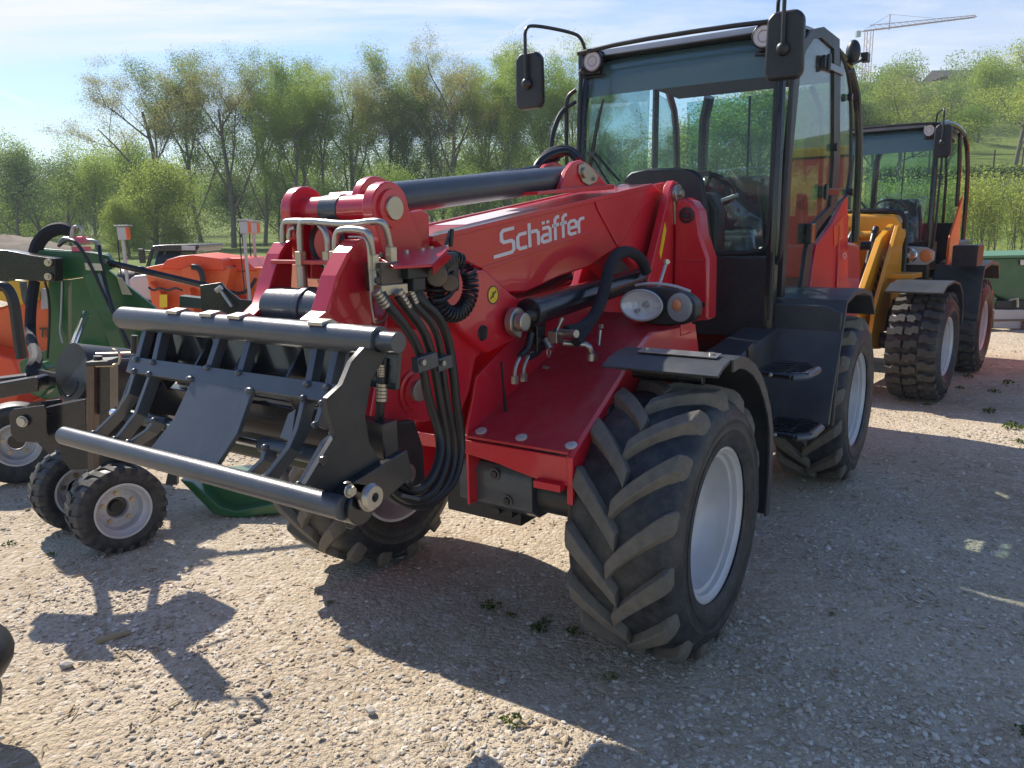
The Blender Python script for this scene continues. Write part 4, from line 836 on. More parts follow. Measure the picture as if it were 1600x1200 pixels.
# hydraulic pipe along the top, behind the cylinder
part('boom_pipe', MB().tube([(0.455, -0.11, 1.875), (0.207, -0.11, 1.925), (-0.565, -0.11, 2.015), (-0.703, -0.11, 2.065)], 0.014, 10, smooth=1), M_blackp, loader, 0)
for i_, pts_ in enumerate(([(-0.491, -0.12, 1.972), (-0.522, -0.12, 2.035), (-0.624, -0.1, 2.086), (-0.722, -0.06, 2.105), (-0.716, -0.0, 2.053)], [(-0.572, -0.16, 2.008), (-0.631, -0.15, 2.07), (-0.721, -0.12, 2.118), (-0.816, -0.08, 2.109), (-0.784, -0.02, 2.042)])):
    part('hydraulic_hose', MB().tube(pts_, 0.022, 12, smooth=2), M_hose, loader, 0)
# coarse fabric wrap over the same hoses
part('hose_sleeve', MB().tube([(-0.565, -0.14, 2.016), (-0.636, -0.13, 2.079), (-0.729, -0.11, 2.105)], 0.034, 12, smooth=1), M_sleeve, loader, 0)

# ---- boom head: cross tube, knuckles, lifting rings
hx, hz = 0.93, 1.800
hd = part('cross_tube', MB().cyl((hx, -0.20, hz), (hx, 0.20, hz), 0.050, seg=32), M_red, loader, .003)
part('tube_band', MB().cyl((hx, -0.075, hz), (hx, 0.015, hz), 0.0535, seg=32), M_anth, hd, .003)
for s in (1, -1):
    kp = arc((hx, hz), 0.088, 175, -20, 12) + [(hx+0.02, hz-0.24), (hx-0.16, hz-0.26), (hx-0.15, hz-0.10)]
    part('knuckle', MB().prism(kp, 'y', s*0.175, s*0.225), M_red, hd, .006)
    part('knuckle_boss', MB().lathe([(s*0.225, 0.064), (s*0.236, 0.062), (s*0.238, 0.0)], (hx, 0, hz), 'y', 28), M_red, hd, 0)
    part('tube_pin', MB().lathe([(s*0.238, 0.0), (s*0.246, 0.0), (s*0.246, 0.038), (s*0.238, 0.040)], (hx, 0, hz), 'y', 28), M_zinc, hd, .001)
    part('welded_handle', MB().prism([(0.844, 1.787), (0.743, 1.798), (0.705, 1.781), (0.71, 1.652), (0.769, 1.648), (0.845, 1.666)], 'y', s*0.17, s*0.20), M_red, hd, .006)
ringc = (0.816, 0.05, 1.828)
part('ring_cheek', MB().prism(arc((ringc[0], ringc[2]-0.01), 0.098, 200, -25, 18) + arc((ringc[0], ringc[2]-0.01), 0.062, -25, 200, 18), 'y', 0.02, 0.06), M_red, hd, .005)
part('tilt_link', MB().prism([(hx-0.16, hz-0.26), (hx-0.17, hz+0.03), (hx-0.08, hz+0.07), (hx+0.02, hz-0.03), (hx+0.04, hz-0.24)], 'y', -0.15, 0.15), M_red, hd, .01)
part('grease_ring', MB().lathe([(0.0, 0.078), (0.012, 0.088), (0.024, 0.078), (0.012, 0.068), (0.0, 0.078)], (hx+0.052, -0.02, hz-0.115), 'x', 28), M_black, hd, 0)
part('link_pin', MB().lathe([(0.0, 0.0), (0.02, 0.0), (0.02, 0.055), (0.0, 0.058)], (hx+0.055, -0.02, hz-0.115), 'x', 28), M_red, hd, .002)
# hydraulic steel pipes in front of the tube (bent over like handles)
def bend(pts, r, m=M_steel, seg=10): return part('steel_pipe', MB().tube(pts, r, seg, smooth=3), m, loader, 0)
bend([(1.08, -0.06, 1.649), (1.08, -0.056, 1.751), (1.08, -0.035, 1.767), (1.08, 0.177, 1.748), (1.08, 0.305, 1.761), (1.06, 0.32, 1.745), (1.03, 0.308, 1.665)], 0.0115)
bend([(1.03, -0.207, 1.69), (1.03, -0.199, 1.757), (1.03, -0.171, 1.767), (1.05, 0.012, 1.76)], 0.0115)
bend([(1.03, -0.171, 1.708), (1.03, -0.164, 1.739), (1.03, -0.134, 1.743)], 0.009)
bend([(1.12, 0.15, 1.656), (1.12, 0.156, 1.72), (1.12, 0.186, 1.736), (1.12, 0.276, 1.733), (1.12, 0.308, 1.719), (1.1, 0.296, 1.642)], 0.0115)
bend([(1.06, 0.053, 1.653), (1.06, 0.056, 1.72), (1.06, 0.022, 1.75)], 0.0115)
bend([(1.13, 0.226, 1.712), (1.13, 0.29, 1.712), (1.13, 0.307, 1.692), (1.13, 0.308, 1.594), (1.14, 0.318, 1.457), (1.12, 0.314, 1.442), (1.06, 0.311, 1.454), (1.02, 0.277, 1.546), (1.0, 0.252, 1.616)], 0.0035, M_zinc, 6)
for p_ in ([(1.08, -0.061, 1.644), (1.12, 0.149, 1.648), (1.06, 0.052, 1.644), (1.1, 0.296, 1.636), (1.03, 0.308, 1.657)]):
    part('pipe_nut', MB().cyl((p_[0], p_[1], p_[2]-0.028), (p_[0], p_[1], p_[2]+0.020), 0.021, seg=6), M_zinc, loader, .002)
    part('pipe_stub', MB().cyl((p_[0], p_[1], p_[2]-0.10), (p_[0], p_[1], p_[2]-0.028), 0.017), M_steel, loader, 0)

# ---- red hitch arms
armN = [(1.101, 1.7), (1.154, 1.662), (1.208, 1.594), (1.241, 1.522), (1.259, 1.489), (1.307, 1.467), (1.282, 1.429), (1.058, 1.401), (1.056, 1.506), (1.056, 1.625), (1.059, 1.69), (1.078, 1.707)]
armF = [(1.02, 1.69), (1.055, 1.651), (1.1, 1.56), (1.136, 1.482), (1.176, 1.455), (1.209, 1.443), (1.189, 1.408), (1.023, 1.388), (1.014, 1.485), (0.99, 1.644), (0.99, 1.702)]
for nm, poly, y0, y1 in (('hitch_arm', armN, 0.215, 0.235), ('hitch_arm', armF, -0.225, -0.205)):
    a = part(nm, MB().prism(poly, 'y', y0, y1), M_red, loader, .004)
    # thick flange following the front edge
    fl = MB(); k = 7
    yc = (y0+y1)/2
    for i in range(k-2 if nm else 0):
        p, q = poly[i], poly[i+1]
        fl.plate([(p[0], yc-0.035, p[1]), (p[0], yc+0.035, p[1]), (q[0], yc+0.035, q[1]), (q[0], yc-0.035, q[1])], (0.016, 0, 0.004))
    part('arm_flange', fl, M_red, a, .003)
part('hitch_back_plate', MB().prism([(p[0]-0.20, p[1]) for p in armN[:1]] + [(0.78, 1.38), (0.82, 1.38), (armN[0][0]-0.16, armN[0][1])], 'y', -0.21, 0.22), M_red, loader, .005)
cpz = 1.628
part('cross_plate', MB().cbox((1.03, 0.0, cpz), (0.12, 0.42, 0.014)), M_red, loader, .003)
part('torque_tube', MB().cyl((1.10, -0.19, 1.47), (1.10, 0.21, 1.47), 0.072, seg=36).cyl((1.10, -0.02, 1.47), (1.10, 0.01, 1.47), 0.078, seg=36), M_anth, loader, .004)
# junction bracket with valve block and multi coupler
part('junction_cover', MB().plate([(1.028, 0.24, 1.64), (0.731, 0.3, 1.662), (0.866, 0.4, 1.651), (0.964, 0.42, 1.611), (1.081, 0.36, 1.61)], (0, 0, 0.010)), M_red, loader, .003)
part('junction_side', MB().plate([(0.964, 0.42, 1.615), (0.866, 0.4, 1.655), (0.786, 0.36, 1.634), (0.915, 0.38, 1.582)], (0.004, 0.006, 0)), M_red, loader, .002)
for p_ in [(1.032, 0.27, 1.641), (0.927, 0.28, 1.646), (0.857, 0.29, 1.65), (0.81, 0.29, 1.654), (0.742, 0.3, 1.656)]:
    part('cover_bolt', MB().cyl((p_[0], p_[1], p_[2]+0.004), (p_[0], p_[1], p_[2]+0.018), 0.009, seg=6), M_steel, loader, 0)
vb = (1.059, 0.3, 1.586)
part('valve_block', MB().cbox(vb, (0.09, 0.08, 0.09), (0, 0, -6)), M_rust, loader, .004)
part('valve_block', MB().cbox((1.06, 0.32, 1.546), (0.11, 0.06, 0.035), (0, 0, -6)), M_zinc, loader, .004)
for p_ in ((1.131, 0.345, 1.607), (1.141, 0.345, 1.58)): part('valve_port', MB().cyl(p_, (p_[0], p_[1]+0.008, p_[2]), 0.010), M_blackp, loader, 0)
part('coupler_block', MB().cbox((0.976, 0.34, 1.596), (0.10, 0.07, 0.04)).cbox((0.969, 0.34, 1.56), (0.06, 0.06, 0.05)), M_black, loader, .004)
sb = part('socket_box', MB().cbox((0.729, 0.26, 1.579), (0.10, 0.10, 0.14)), M_black, loader, .012)
part('socket', MB().cyl((0.808, 0.31, 1.578), (0.868, 0.36, 1.575), 0.036, seg=16), M_rust, sb, .004)
part('socket', MB().cyl((0.727, 0.3, 1.546), (0.777, 0.34, 1.546), 0.030, seg=16), M_rust, sb, .004)
# spiral cable
cc = Vector((0.692, 0.28, 1.525)); tur = 34; ptsS = []
for i in range(tur*10 + 1):
    t = i/(tur*10); a = R(118) - t*R(335); ph = 2*math.pi*i/10; rad = 0.098 + 0.027*math.cos(ph)
    ptsS.append((cc.x + rad*math.cos(a), cc.y + 0.027*math.sin(ph) + 0.012*t, cc.z + rad*math.sin(a)))
part('spiral_cable', MB().tube(ptsS, 0.0062, 6), M_hose, loader, 0)
part('cable_tail', MB().tube([(0.651, 0.27, 1.644), (0.72, 0.29, 1.635), (0.748, 0.29, 1.641), (0.617, 0.22, 1.718)], 0.007, 8, smooth=1).cyl((0.654, 0.25, 1.666), (0.643, 0.25, 1.727), 0.008), M_hose, loader, 0)
part('cable_tail', MB().tube([(0.825, 0.3, 1.487), (0.801, 0.32, 1.486), (0.759, 0.33, 1.505), (0.732, 0.33, 1.547), (0.752, 0.33, 1.582)], 0.010, 8, smooth=2), M_hose, loader, 0)
# the four big hoses
hose_paths = [
 ([(1.138, 0.36, 1.541), (1.123, 0.37, 1.501), (1.068, 0.38, 1.442), (1.005, 0.38, 1.362), (0.984, 0.38, 1.295), (0.965, 0.38, 1.184), (0.922, 0.38, 1.076), (0.927, 0.4, 1.001), (0.989, 0.42, 0.931), (1.073, 0.42, 0.889), (1.162, 0.42, 0.932), (1.254, 0.44, 1.032), (1.304, 0.46, 1.123)], 0.0155),
 ([(1.063, 0.36, 1.527), (1.03, 0.37, 1.478), (0.971, 0.38, 1.41), (0.943, 0.38, 1.342), (0.921, 0.38, 1.263), (0.895, 0.38, 1.126), (0.867, 0.38, 1.006), (0.91, 0.4, 0.928), (0.994, 0.41, 0.859), (1.106, 0.42, 0.864), (1.216, 0.43, 0.938), (1.302, 0.45, 1.043), (1.357, 0.48, 1.139)], 0.0155),
 ([(0.987, 0.34, 1.52), (0.969, 0.35, 1.481), (0.901, 0.36, 1.422), (0.865, 0.36, 1.341), (0.869, 0.37, 1.254), (0.848, 0.37, 1.115), (0.812, 0.37, 0.991), (0.844, 0.38, 0.896), (0.924, 0.39, 0.838), (1.054, 0.4, 0.824), (1.194, 0.42, 0.9), (1.305, 0.44, 1.012), (1.374, 0.48, 1.124)], 0.0125),
 ([(0.932, 0.32, 1.53), (0.929, 0.33, 1.498), (0.855, 0.34, 1.448), (0.797, 0.34, 1.364), (0.788, 0.35, 1.239), (0.774, 0.35, 1.097), (0.75, 0.35, 0.974), (0.791, 0.36, 0.877), (0.865, 0.37, 0.822), (1.0, 0.39, 0.811), (1.14, 0.41, 0.873), (1.254, 0.43, 0.97), (1.351, 0.47, 1.088)], 0.0165),
 ([(0.904, 0.31, 1.538), (0.876, 0.32, 1.48), (0.791, 0.32, 1.418), (0.753, 0.32, 1.323), (0.77, 0.33, 1.234)], 0.009),
 ([(1.339, 0.55, 1.384), (1.355, 0.55, 1.314), (1.355, 0.54, 1.24), (1.35, 0.52, 1.162), (1.262, 0.48, 1.057), (1.128, 0.43, 0.929)], 0.013)]
for pts_, r_ in hose_paths: part('hydraulic_hose', MB().tube(pts_, r_, 12, smooth=2), M_hose, loader, 0)
for a_, b_, r_ in (((1.162, 0.36, 1.549), (1.129, 0.37, 1.498), .017), ((1.062, 0.36, 1.541), (1.029, 0.37, 1.484), .017), ((0.986, 0.34, 1.541), (0.969, 0.35, 1.492), .014), ((1.352, 0.55, 1.314), (1.358, 0.55, 1.264), .017), ((1.351, 0.55, 1.368), (1.351, 0.55, 1.332), .013)):
    f_ = MB(); A_ = Vector(a_); B_ = Vector(b_)
    for k in range(5): f_.cyl(A_.lerp(B_, k/5), A_.lerp(B_, k/5+.16), r_, r_*0.92, seg=10)
    part('hose_ferrule', f_, M_steel, loader, 0)
part('hose_clamp', MB().cbox((0.994, 0.4, 1.307), (0.10, 0.03, 0.05), (0, 4, 0)), M_anth, loader, .003)
part('hose_clamp', MB().cbox((0.894, 0.39, 1.288), (0.075, 0.03, 0.045), (0, 4, 0)), M_anth, loader, .003)
for p_ in ((1.031, 0.418, 1.314), (0.922, 0.41, 1.294)): part('clamp_bolt', MB().cyl(p_, (p_[0], p_[1]+0.012, p_[2]), 0.010, seg=6), M_steel, loader, 0)
for a_, b_ in (((1.243, 0.45, 0.982), (1.191, 0.45, 0.988)), ((1.184, 0.43, 0.903), (1.114, 0.43, 0.903))):
    part('cable_tie', MB().cbox([(p+q)/2 for p, q in zip(a_, b_)], (0.09, 0.05, 0.012), (0, -25, 0)), M_anth, loader, .002)
# dark pivot plate under the nose
part('hitch_pivot_plate', MB().prism([(1.016, 1.019), (0.932, 1.064), (0.831, 1.051), (0.791, 0.941), (0.786, 0.791), (0.866, 0.778), (0.978, 0.882), (1.045, 0.97)], 'y', 0.16, 0.20), M_black, loader, .006)
part('hitch_pivot_plate', MB().prism([(1.016, 1.019), (0.932, 1.064), (0.831, 1.051), (0.791, 0.941), (0.786, 0.791), (0.866, 0.778), (0.978, 0.882), (1.045, 0.97)], 'y', -0.20, -0.16), M_black, loader, .006)
q_ = (0.92, 0.24, 0.877); part('hitch_pin', MB().cyl((q_[0], -0.24, q_[2]), (q_[0], 0.24, q_[2]), 0.038, seg=24), M_steel, loader, .003)

# ---- quick hitch frame (black carrier with two round bars)
tb = part('hitch_bar', MB().cyl((1.40, -0.635, 1.443), (1.40, 0.600, 1.443), 0.040, seg=28).cyl((1.40, -0.66, 1.443), (1.40, 0.665, 1.443), 0.029, seg=24), M_anth, loader, .003, label='upper round bar with worn ends')
bb = part('hitch_bar', MB().cyl((1.632, -0.684, 1.062), (1.632, 0.672, 1.062), 0.031, seg=28), M_anth, loader, .003, label='lower front round bar')
part('cross_bar', MB().plate([(1.468, -0.505, 1.327), (1.467, 0.503, 1.329), (1.494, 0.508, 1.283), (1.497, -0.492, 1.278)], (-0.03, 0, -0.018)), M_anth, loader, .004)
def rib(pts, w, depth, nm='rib'):
    m = MB()
    for a, b in zip(pts, pts[1:]):
        a = Vector(a); b = Vector(b); y = Vector((0, w/2, 0))
        m.plate([a-y, a+y, b+y, b-y], (-depth, 0, -depth*.6))
    r_ = part(nm, m, M_anth, loader, .002)
    for p in (pts[0], pts[-1]):
        part('weld', MB().ell(p, (0.012, w*0.62, 0.010), nu=8, nv=6), M_anth, r_, 0)
    return r_
for pts_ in ([(1.407, -0.489, 1.431), (1.473, -0.459, 1.319)], [(1.408, -0.397, 1.429), (1.473, -0.361, 1.318)], [(1.412, -0.082, 1.423), (1.469, -0.073, 1.325)], [(1.413, 0.067, 1.421), (1.47, 0.081, 1.323)], [(1.414, 0.358, 1.42), (1.473, 0.383, 1.319)], [(1.414, 0.443, 1.419), (1.474, 0.462, 1.318)]):
    rib(pts_, 0.026, 0.028)
for pts_ in ([(1.494, -0.443, 1.284), (1.532, -0.432, 1.218), (1.547, -0.481, 1.159), (1.595, -0.559, 1.078)], [(1.495, -0.355, 1.282), (1.562, -0.347, 1.167), (1.611, -0.399, 1.084)], [(1.568, -0.235, 1.157), (1.586, -0.254, 1.128), (1.611, -0.321, 1.084)], [(1.494, 0.387, 1.283), (1.538, 0.399, 1.208), (1.566, 0.393, 1.161), (1.614, 0.344, 1.08)], [(1.572, 0.307, 1.15), (1.59, 0.309, 1.12), (1.615, 0.272, 1.078)], [(1.497, 0.464, 1.278), (1.528, 0.466, 1.225)], [(1.535, 0.54, 1.213), (1.548, 0.516, 1.191), (1.611, 0.483, 1.085)]):
    rib(pts_, 0.018, 0.035)
part('stop_block', MB().plate([(1.519, 0.349, 1.24), (1.512, 0.373, 1.253), (1.557, 0.399, 1.176), (1.555, 0.35, 1.18)], (-0.03, 0, -0.02)), M_anth, loader, .002)
part('centre_plate', MB().plate([(1.491, -0.126, 1.288), (1.496, 0.17, 1.281), (1.56, 0.173, 1.171), (1.561, -0.141, 1.17)], (-0.012, 0, -0.008)).plate([(1.561, -0.141, 1.17), (1.56, 0.173, 1.171), (1.615, 0.134, 1.078), (1.616, -0.201, 1.076)], (-0.012, 0, -0.008)), M_anth, loader, .002)
for p_ in [(1.492, -0.135, 1.287), (1.495, 0.158, 1.281)]: part('weld', MB().ell(p_, (0.012, 0.02, 0.010), nu=8, nv=6), M_anth, loader, 0)
part('locking_shaft', MB().cyl((1.50, -0.60, 1.125), (1.50, 0.60, 1.125), 0.013, seg=12), M_rod, loader, 0)
for y0, y1 in ((-0.50, -0.27), (0.20, 0.52)):
    part('shaft_sleeve', MB().cyl((1.50, y0, 1.125), (1.50, y1, 1.125), 0.023, seg=16), M_anth, loader, .002)
part('back_plate', MB().prism([(1.33, 1.42), (1.35, 1.30), (1.335, 1.30), (1.315, 1.42)], 'y', -0.60, 0.60), M_blackp, loader, .003)
part('tilt_frame', MB().prism([(1.20, 0.98), (1.16, 1.36), (1.20, 1.40), (1.27, 1.36), (1.34, 1.0)], 'y', -0.52, 0.30), M_blackp, loader, .01)
part('back_beam', MB().cbox((1.36, 0, 1.16), (0.06, 1.16, 0.10)), M_blackp, loader, .004)
for y in (-0.30, 0.02, 0.38, -0.12): part('bar_hook', MB().prism([(1.35, 1.47), (1.39, 1.492), (1.43, 1.486), (1.43, 1.475), (1.385, 1.478), (1.34, 1.45)], 'y', y-0.03, y+0.03), M_steel, loader, .002)
for y in (-0.42, -0.2, 0.0, 0.24): part('inner_web', MB().prism([(1.36, 1.40), (1.44, 1.30), (1.40, 1.20), (1.34, 1.25)], 'y', y-0.006, y+0.006), M_blackp, loader, .002)
spR = [(1.472, 1.438), (1.391, 1.409), (1.417, 1.382), (1.453, 1.35), (1.484, 1.257), (1.475, 1.185), (1.437, 1.122), (1.426, 1.061), (1.47, 1.005), (1.551, 1.027), (1.577, 1.066), (1.698, 1.131), (1.592, 1.23), (1.611, 1.3), (1.611, 1.329), (1.557, 1.355), (1.52, 1.407)]
hs_ = part('hitch_side_plate', MB().prism(spR, 'y', 0.592, 0.612), M_black, loader, .003)  # black instead of the frame's anthracite: shade on this face painted in
part('hitch_side_plate', MB().prism([(1.37, 1.43), (1.33, 1.43), (1.33, 1.10), (1.45, 0.98), (1.60, 1.03), (1.50, 1.15), (1.43, 1.28)], 'y', -0.56, -0.545), M_blackp, loader, .003)
q_ = (1.64, 0.615, 1.178); part('side_screw', MB().cyl((q_[0], 0.612, q_[2]), (q_[0], 0.618, q_[2]), 0.012), M_blackp, hs_, 0)
part('lower_lug', MB().cyl((1.59, 0.612, 1.055), (1.59, 0.69, 1.055), 0.046, seg=28).prism([(1.60, 1.10), (1.36, 1.14), (1.34, 1.06), (1.58, 0.98)], 'y', 0.612, 0.64), M_blackp, loader, .004)
gx, gz = 1.575, 1.083
br = part('lock_bracket', MB().prism(arc((gx, gz), 0.040, -150, 60, 14) + arc((gx+0.075, gz+0.042), 0.018, 60, 200, 8), 'y', 0.70, 0.708), M_steel, loader, .002)
part('lock_bush', MB().lathe([(0.708, 0.034), (0.722, 0.028), (0.722, 0.012), (0.70, 0.011)], (gx, 0, gz), 'y', 28), M_steel, br, 0)
part('bush_bore', MB().lathe([(0.7085, 0.0), (0.7085, 0.0115)], (gx, 0, gz), 'y', 16), M_blackp, br, 0)
part('bracket_bolt', MB().cyl((gx+0.072, 0.708, gz+0.036), (gx+0.072, 0.720, gz+0.036), 0.013, seg=6).cyl((gx+0.072, 0.708, gz+0.036), (gx+0.072, 0.711, gz+0.036), 0.017), M_steel, br, 0)

# ================================================================ CABS (same pattern for both loaders)
def cab(root, Mpaint, M_trim=M_black):
    xf, w = -1.90, 0.665
    sy = lambda x: w + 0.06*(xf - x)          # the flanks flare slightly rearwards
    # lower front panel, with the windscreen opening above
    part('cab_front_panel', MB().prism([(-0.64, 1.03), (0.64, 1.03), (0.655, 1.10), (0.655, 1.50), (0.62, 1.52), (-0.62, 1.52), (-0.655, 1.50), (-0.655, 1.10)], 'x', -1.93, -1.86), M_trim, root, .012)
    part('cab_floor', MB().cbox((-2.65, 0, 1.06), (1.5, 1.30, 0.06)), M_black, root, .01)
    for s in (1, -1):
        P_ = [(xf+0.01, s*(w-0.01), 1.04), (xf+0.015, s*(w-0.005), 1.6), (xf, s*(w-0.01), 2.1), (xf-0.03, s*(w-0.02), 2.55), (xf-0.10, s*(w-0.03), 2.78)]
        part('front_pillar', MB().tube(P_, [0.038, 0.038, 0.036, 0.034, 0.034], 8, smooth=1), M_blackp, root, .002)
        rx = -2.62
        part('middle_pillar', MB().tube([(rx-0.62, s*(sy(rx)+0.01), 1.95), (rx-0.60, s*(sy(rx)+0.0), 2.4), (rx-0.56, s*(sy(rx)-0.02), 2.80)], 0.028, 8, smooth=1), M_blackp, root, 0)
        part('rear_pillar', MB().tube([(-3.78, s*0.74, 1.55), (-3.76, s*0.74, 2.2), (-3.66, s*0.72, 2.6), (-3.45, s*0.70, 2.78)], 0.03, 8, smooth=1), M_blackp, root, 0)
        part('roof_side_rail', MB().tube([(xf-0.02, s*(w-0.02), 2.70), (xf-0.12, s*(w-0.02), 2.82), (xf-0.5, s*(w), 2.865), (xf-1.0, s*(w+0.03), 2.85), (xf-1.45, s*(w+0.04), 2.79)], 0.034, 8, smooth=2), M_blackp, root, 0)
        part('handrail', MB().tube([(xf+0.02, s*(w+0.01), 2.60), (xf+0.045, s*(w+0.065), 2.56), (xf+0.05, s*(w+0.07), 2.45), (xf+0.05, s*(w+0.06), 1.55), (xf+0.02, s*(w+0.02), 1.48)], 0.014, 10, smooth=2), M_trim, root, 0)
    part('roof', MB().prism([(xf-0.04, 2.80), (xf-0.12, 2.855), (xf-0.6, 2.885), (xf-1.1, 2.87), (-3.55, 2.80), (-3.60, 2.76), (-3.2, 2.78), (xf-0.6, 2.82), (xf-0.16, 2.79)], 'y', -0.64, 0.64), Mpaint, root, .02, label='dark cab roof')
    part('headliner', MB().prism([(xf-0.20, 2.66), (xf-0.14, 2.77), (xf-0.5, 2.80), (-3.4, 2.74), (-3.4, 2.70), (xf-0.5, 2.74)], 'y', -0.60, 0.60), M_seat, root, .02)
    # curved windscreen: rises and folds back under the roof edge
    zs = [1.53, 1.9, 2.3, 2.55, 2.66, 2.73, 2.775, 2.80]; xs = [-1.895, -1.875, -1.885, -1.90, -1.915, -1.94, -1.98, -2.03]
    n = 13; vs = []; fs = []
    for i, (z, x) in enumerate(zip(zs, xs)):
        for k in range(n):
            y = -0.635 + 1.27*k/(n-1); vs.append((x - 0.10*(y/0.64)**4*0.25, y, z))
    for i in range(len(zs)-1):
        for k in range(n-1): fs.append((i*n+k, i*n+k+1, (i+1)*n+k+1, (i+1)*n+k))
    part('windscreen', MB().add(vs, fs), G_wind, root, 0)
    vis = MB(); vs = []; fs = []
    for i, (z, x) in enumerate(zip(zs[3:], xs[3:])):
        for k in range(n):
            y = -0.63 + 1.26*k/(n-1); vs.append((x - 0.012 - 0.10*(y/0.64)**4*0.25, y, z))
    for i in range(len(zs)-4):
        for k in range(n-1): fs.append((i*n+k, i*n+k+1, (i+1)*n+k+1, (i+1)*n+k))
    part('sun_strip', vis.add(vs, fs), M_strip, root, 0)
    part('windscreen_seal', MB().tube([(-1.885, -0.64, 2.70), (-1.86, -0.645, 2.3), (-1.865, -0.645, 1.62), (-1.87, -0.60, 1.54), (-1.87, 0.0, 1.53), (-1.87, 0.60, 1.54), (-1.865, 0.645, 1.62), (-1.86, 0.645, 2.3), (-1.885, 0.64, 2.70)], 0.014, 8, smooth=2), M_black, root, 0)
    part('roof_edge_rail', MB().tube([(xf+0.02, -0.66, 2.825), (xf+0.035, -0.3, 2.845), (xf+0.035, 0.3, 2.845), (xf+0.02, 0.64, 2.835)], 0.014, 10, smooth=1), M_black, root, 0)
    # rear window and side quarter windows
    part('rear_window', MB().plate([(-3.70, -0.62, 1.75), (-3.70, 0.62, 1.75), (-3.60, 0.60, 2.70), (-3.60, -0.60, 2.70)], (-0.006, 0, 0)), G_wind, root, 0)
    part('rear_wall', MB().cbox((-3.68, 0, 1.45), (0.06, 1.40, 0.62)), M_black, root, .01)
    for s in (1, -1):
        part('rear_post', MB().tube([(-3.72, s*0.48, 1.5), (-3.66, s*0.48, 2.5), (-3.58, s*0.40, 2.72)], 0.045 if s < 0 else 0.02, 8, smooth=1), M_blackp, root, 0)
    part('right_side_window', MB().plate([(-1.97, -0.665, 1.55), (-3.1, -0.73, 1.75), (-3.1, -0.71, 2.76), (-2.05, -0.65, 2.72)], (0, 0.006, 0)), G_door, root, 0)
    part('right_quarter_window', MB().plate([(-3.2, -0.735, 1.85), (-3.7, -0.745, 1.9), (-3.66, -0.735, 2.5), (-3.45, -0.715, 2.72), (-3.2, -0.715, 2.74)], (0, 0.006, 0)), G_door, root, 0)
    part('right_lower_wall', MB().cbox((-2.75, -0.69, 1.32), (1.6, 0.03, 0.46), (0, 0, 2.0)), M_black, root, .01)
    # work lamps
    for s in (1, -1):
        lb = part('work_lamp', MB().lathe([(xf-0.05, 0.05), (xf-0.02, 0.066), (xf+0.018, 0.070), (xf+0.022, 0.066)], (0, s*0.555, 2.765), 'x', 28, caps=False), M_black, root, 0)
        part('lamp_glass', MB().lathe([(xf+0.018, 0.0), (xf+0.020, 0.060), (xf+0.012, 0.063)], (0, s*0.555, 2.765), 'x', 28), M_lamp, lb, 0)
        part('lamp_grid', MB().lathe([(xf+0.023, 0.060), (xf+0.026, 0.058), (xf+0.023, 0.056)], (0, s*0.555, 2.765), 'x', 28).lathe([(xf+0.023, 0.034), (xf+0.026, 0.032), (xf+0.023, 0.030)], (0, s*0.555, 2.765), 'x', 28), M_grey, lb, 0)
        part('lamp_mount', MB().cbox((xf-0.05, s*0.60, 2.765), (0.07, 0.16, 0.15)).cbox((xf-0.04, s*0.56, 2.68), (0.03, 0.14, 0.02)), M_blackp, lb, .008)
    # steering wheel, dash, seat in plastic film, levers
    cx_, cz_ = -2.28, 1.94
    M_ = Matrix.Translation((cx_, 0.08, cz_)) @ Matrix.Rotation(R(-32), 4, 'Y')
    sw = part('steering_wheel', MB().tube([M_ @ Vector((0.19*math.cos(2*math.pi*k/28), 0.19*math.sin(2*math.pi*k/28), 0)) for k in range(28)], 0.016, 8, closed=True), M_black, root, 0)
    sp = MB()
    for k in range(3): sp.tube([M_ @ Vector((0, 0, -0.02)), M_ @ Vector((0.18*math.cos(k*2.09+.5), 0.18*math.sin(k*2.09+.5), 0))], 0.014, 6)
    sp.cyl(M_ @ Vector((0, 0, -0.04)), M_ @ Vector((0, 0, 0.01)), 0.05)
    part('wheel_spokes', sp, M_black, sw, 0)
    part('steering_column', MB().cyl(M_ @ Vector((0, 0, -0.04)), (-2.12, 0.08, 1.4), 0.05, 0.08), M_black, root, .004)
    part('column_stalk', MB().tube([(cx_+0.02, 0.12, 1.84), (cx_-0.02, 0.30, 1.90)], [0.010, 0.013]), M_white, root, 0)
    part('dashboard', MB().prism([(-0.34, 1.50), (0.30, 1.50), (0.30, 1.80), (0.24, 1.91), (-0.24, 1.93), (-0.34, 1.82)], 'x', -2.10, -1.93), M_black, root, .03)
    st = part('seat_back', MB().prism([(-3.02, 1.56), (-3.12, 1.98), (-3.10, 2.05), (-3.03, 2.06), (-2.98, 1.98), (-2.88, 1.58)], 'y', -0.20, 0.28), M_seat, root, .04)
    part('seat_cushion', MB().cbox((-2.76, 0.04, 1.56), (0.50, 0.50, 0.13)), M_seat, root, .04)
    part('seat_base', MB().cbox((-2.80, 0.04, 1.28), (0.40, 0.42, 0.42)), M_black, root, .02)
    film = MB(); vs = []; fs = []; a = 14; b = 16
    rr_ = random.Random(5)
    for i in range(a):
        t = i/(a-1)
        for k in range(b):
            u = k/(b-1); x = -2.86 - 0.16*t + 0.035*math.sin(6*u + 9*t) + rr_.uniform(-.022, .022); y = -0.26 + 0.62*u + rr_.uniform(-.01, .01)
            z = 1.56 + 0.56*t - 0.05*(2*u-1)**4
            if i == a-1: x -= 0.1
            if k in (0, b-1): x -= 0.08
            vs.append((x, y, z))
    for i in range(a-1):
        for k in range(b-1): fs.append((i*b+k, i*b+k+1, (i+1)*b+k+1, (i+1)*b+k))
    part('seat_film', film.add(vs, fs), G_film, root, 0, sm=70)
    film = MB(); vs = []; fs = []
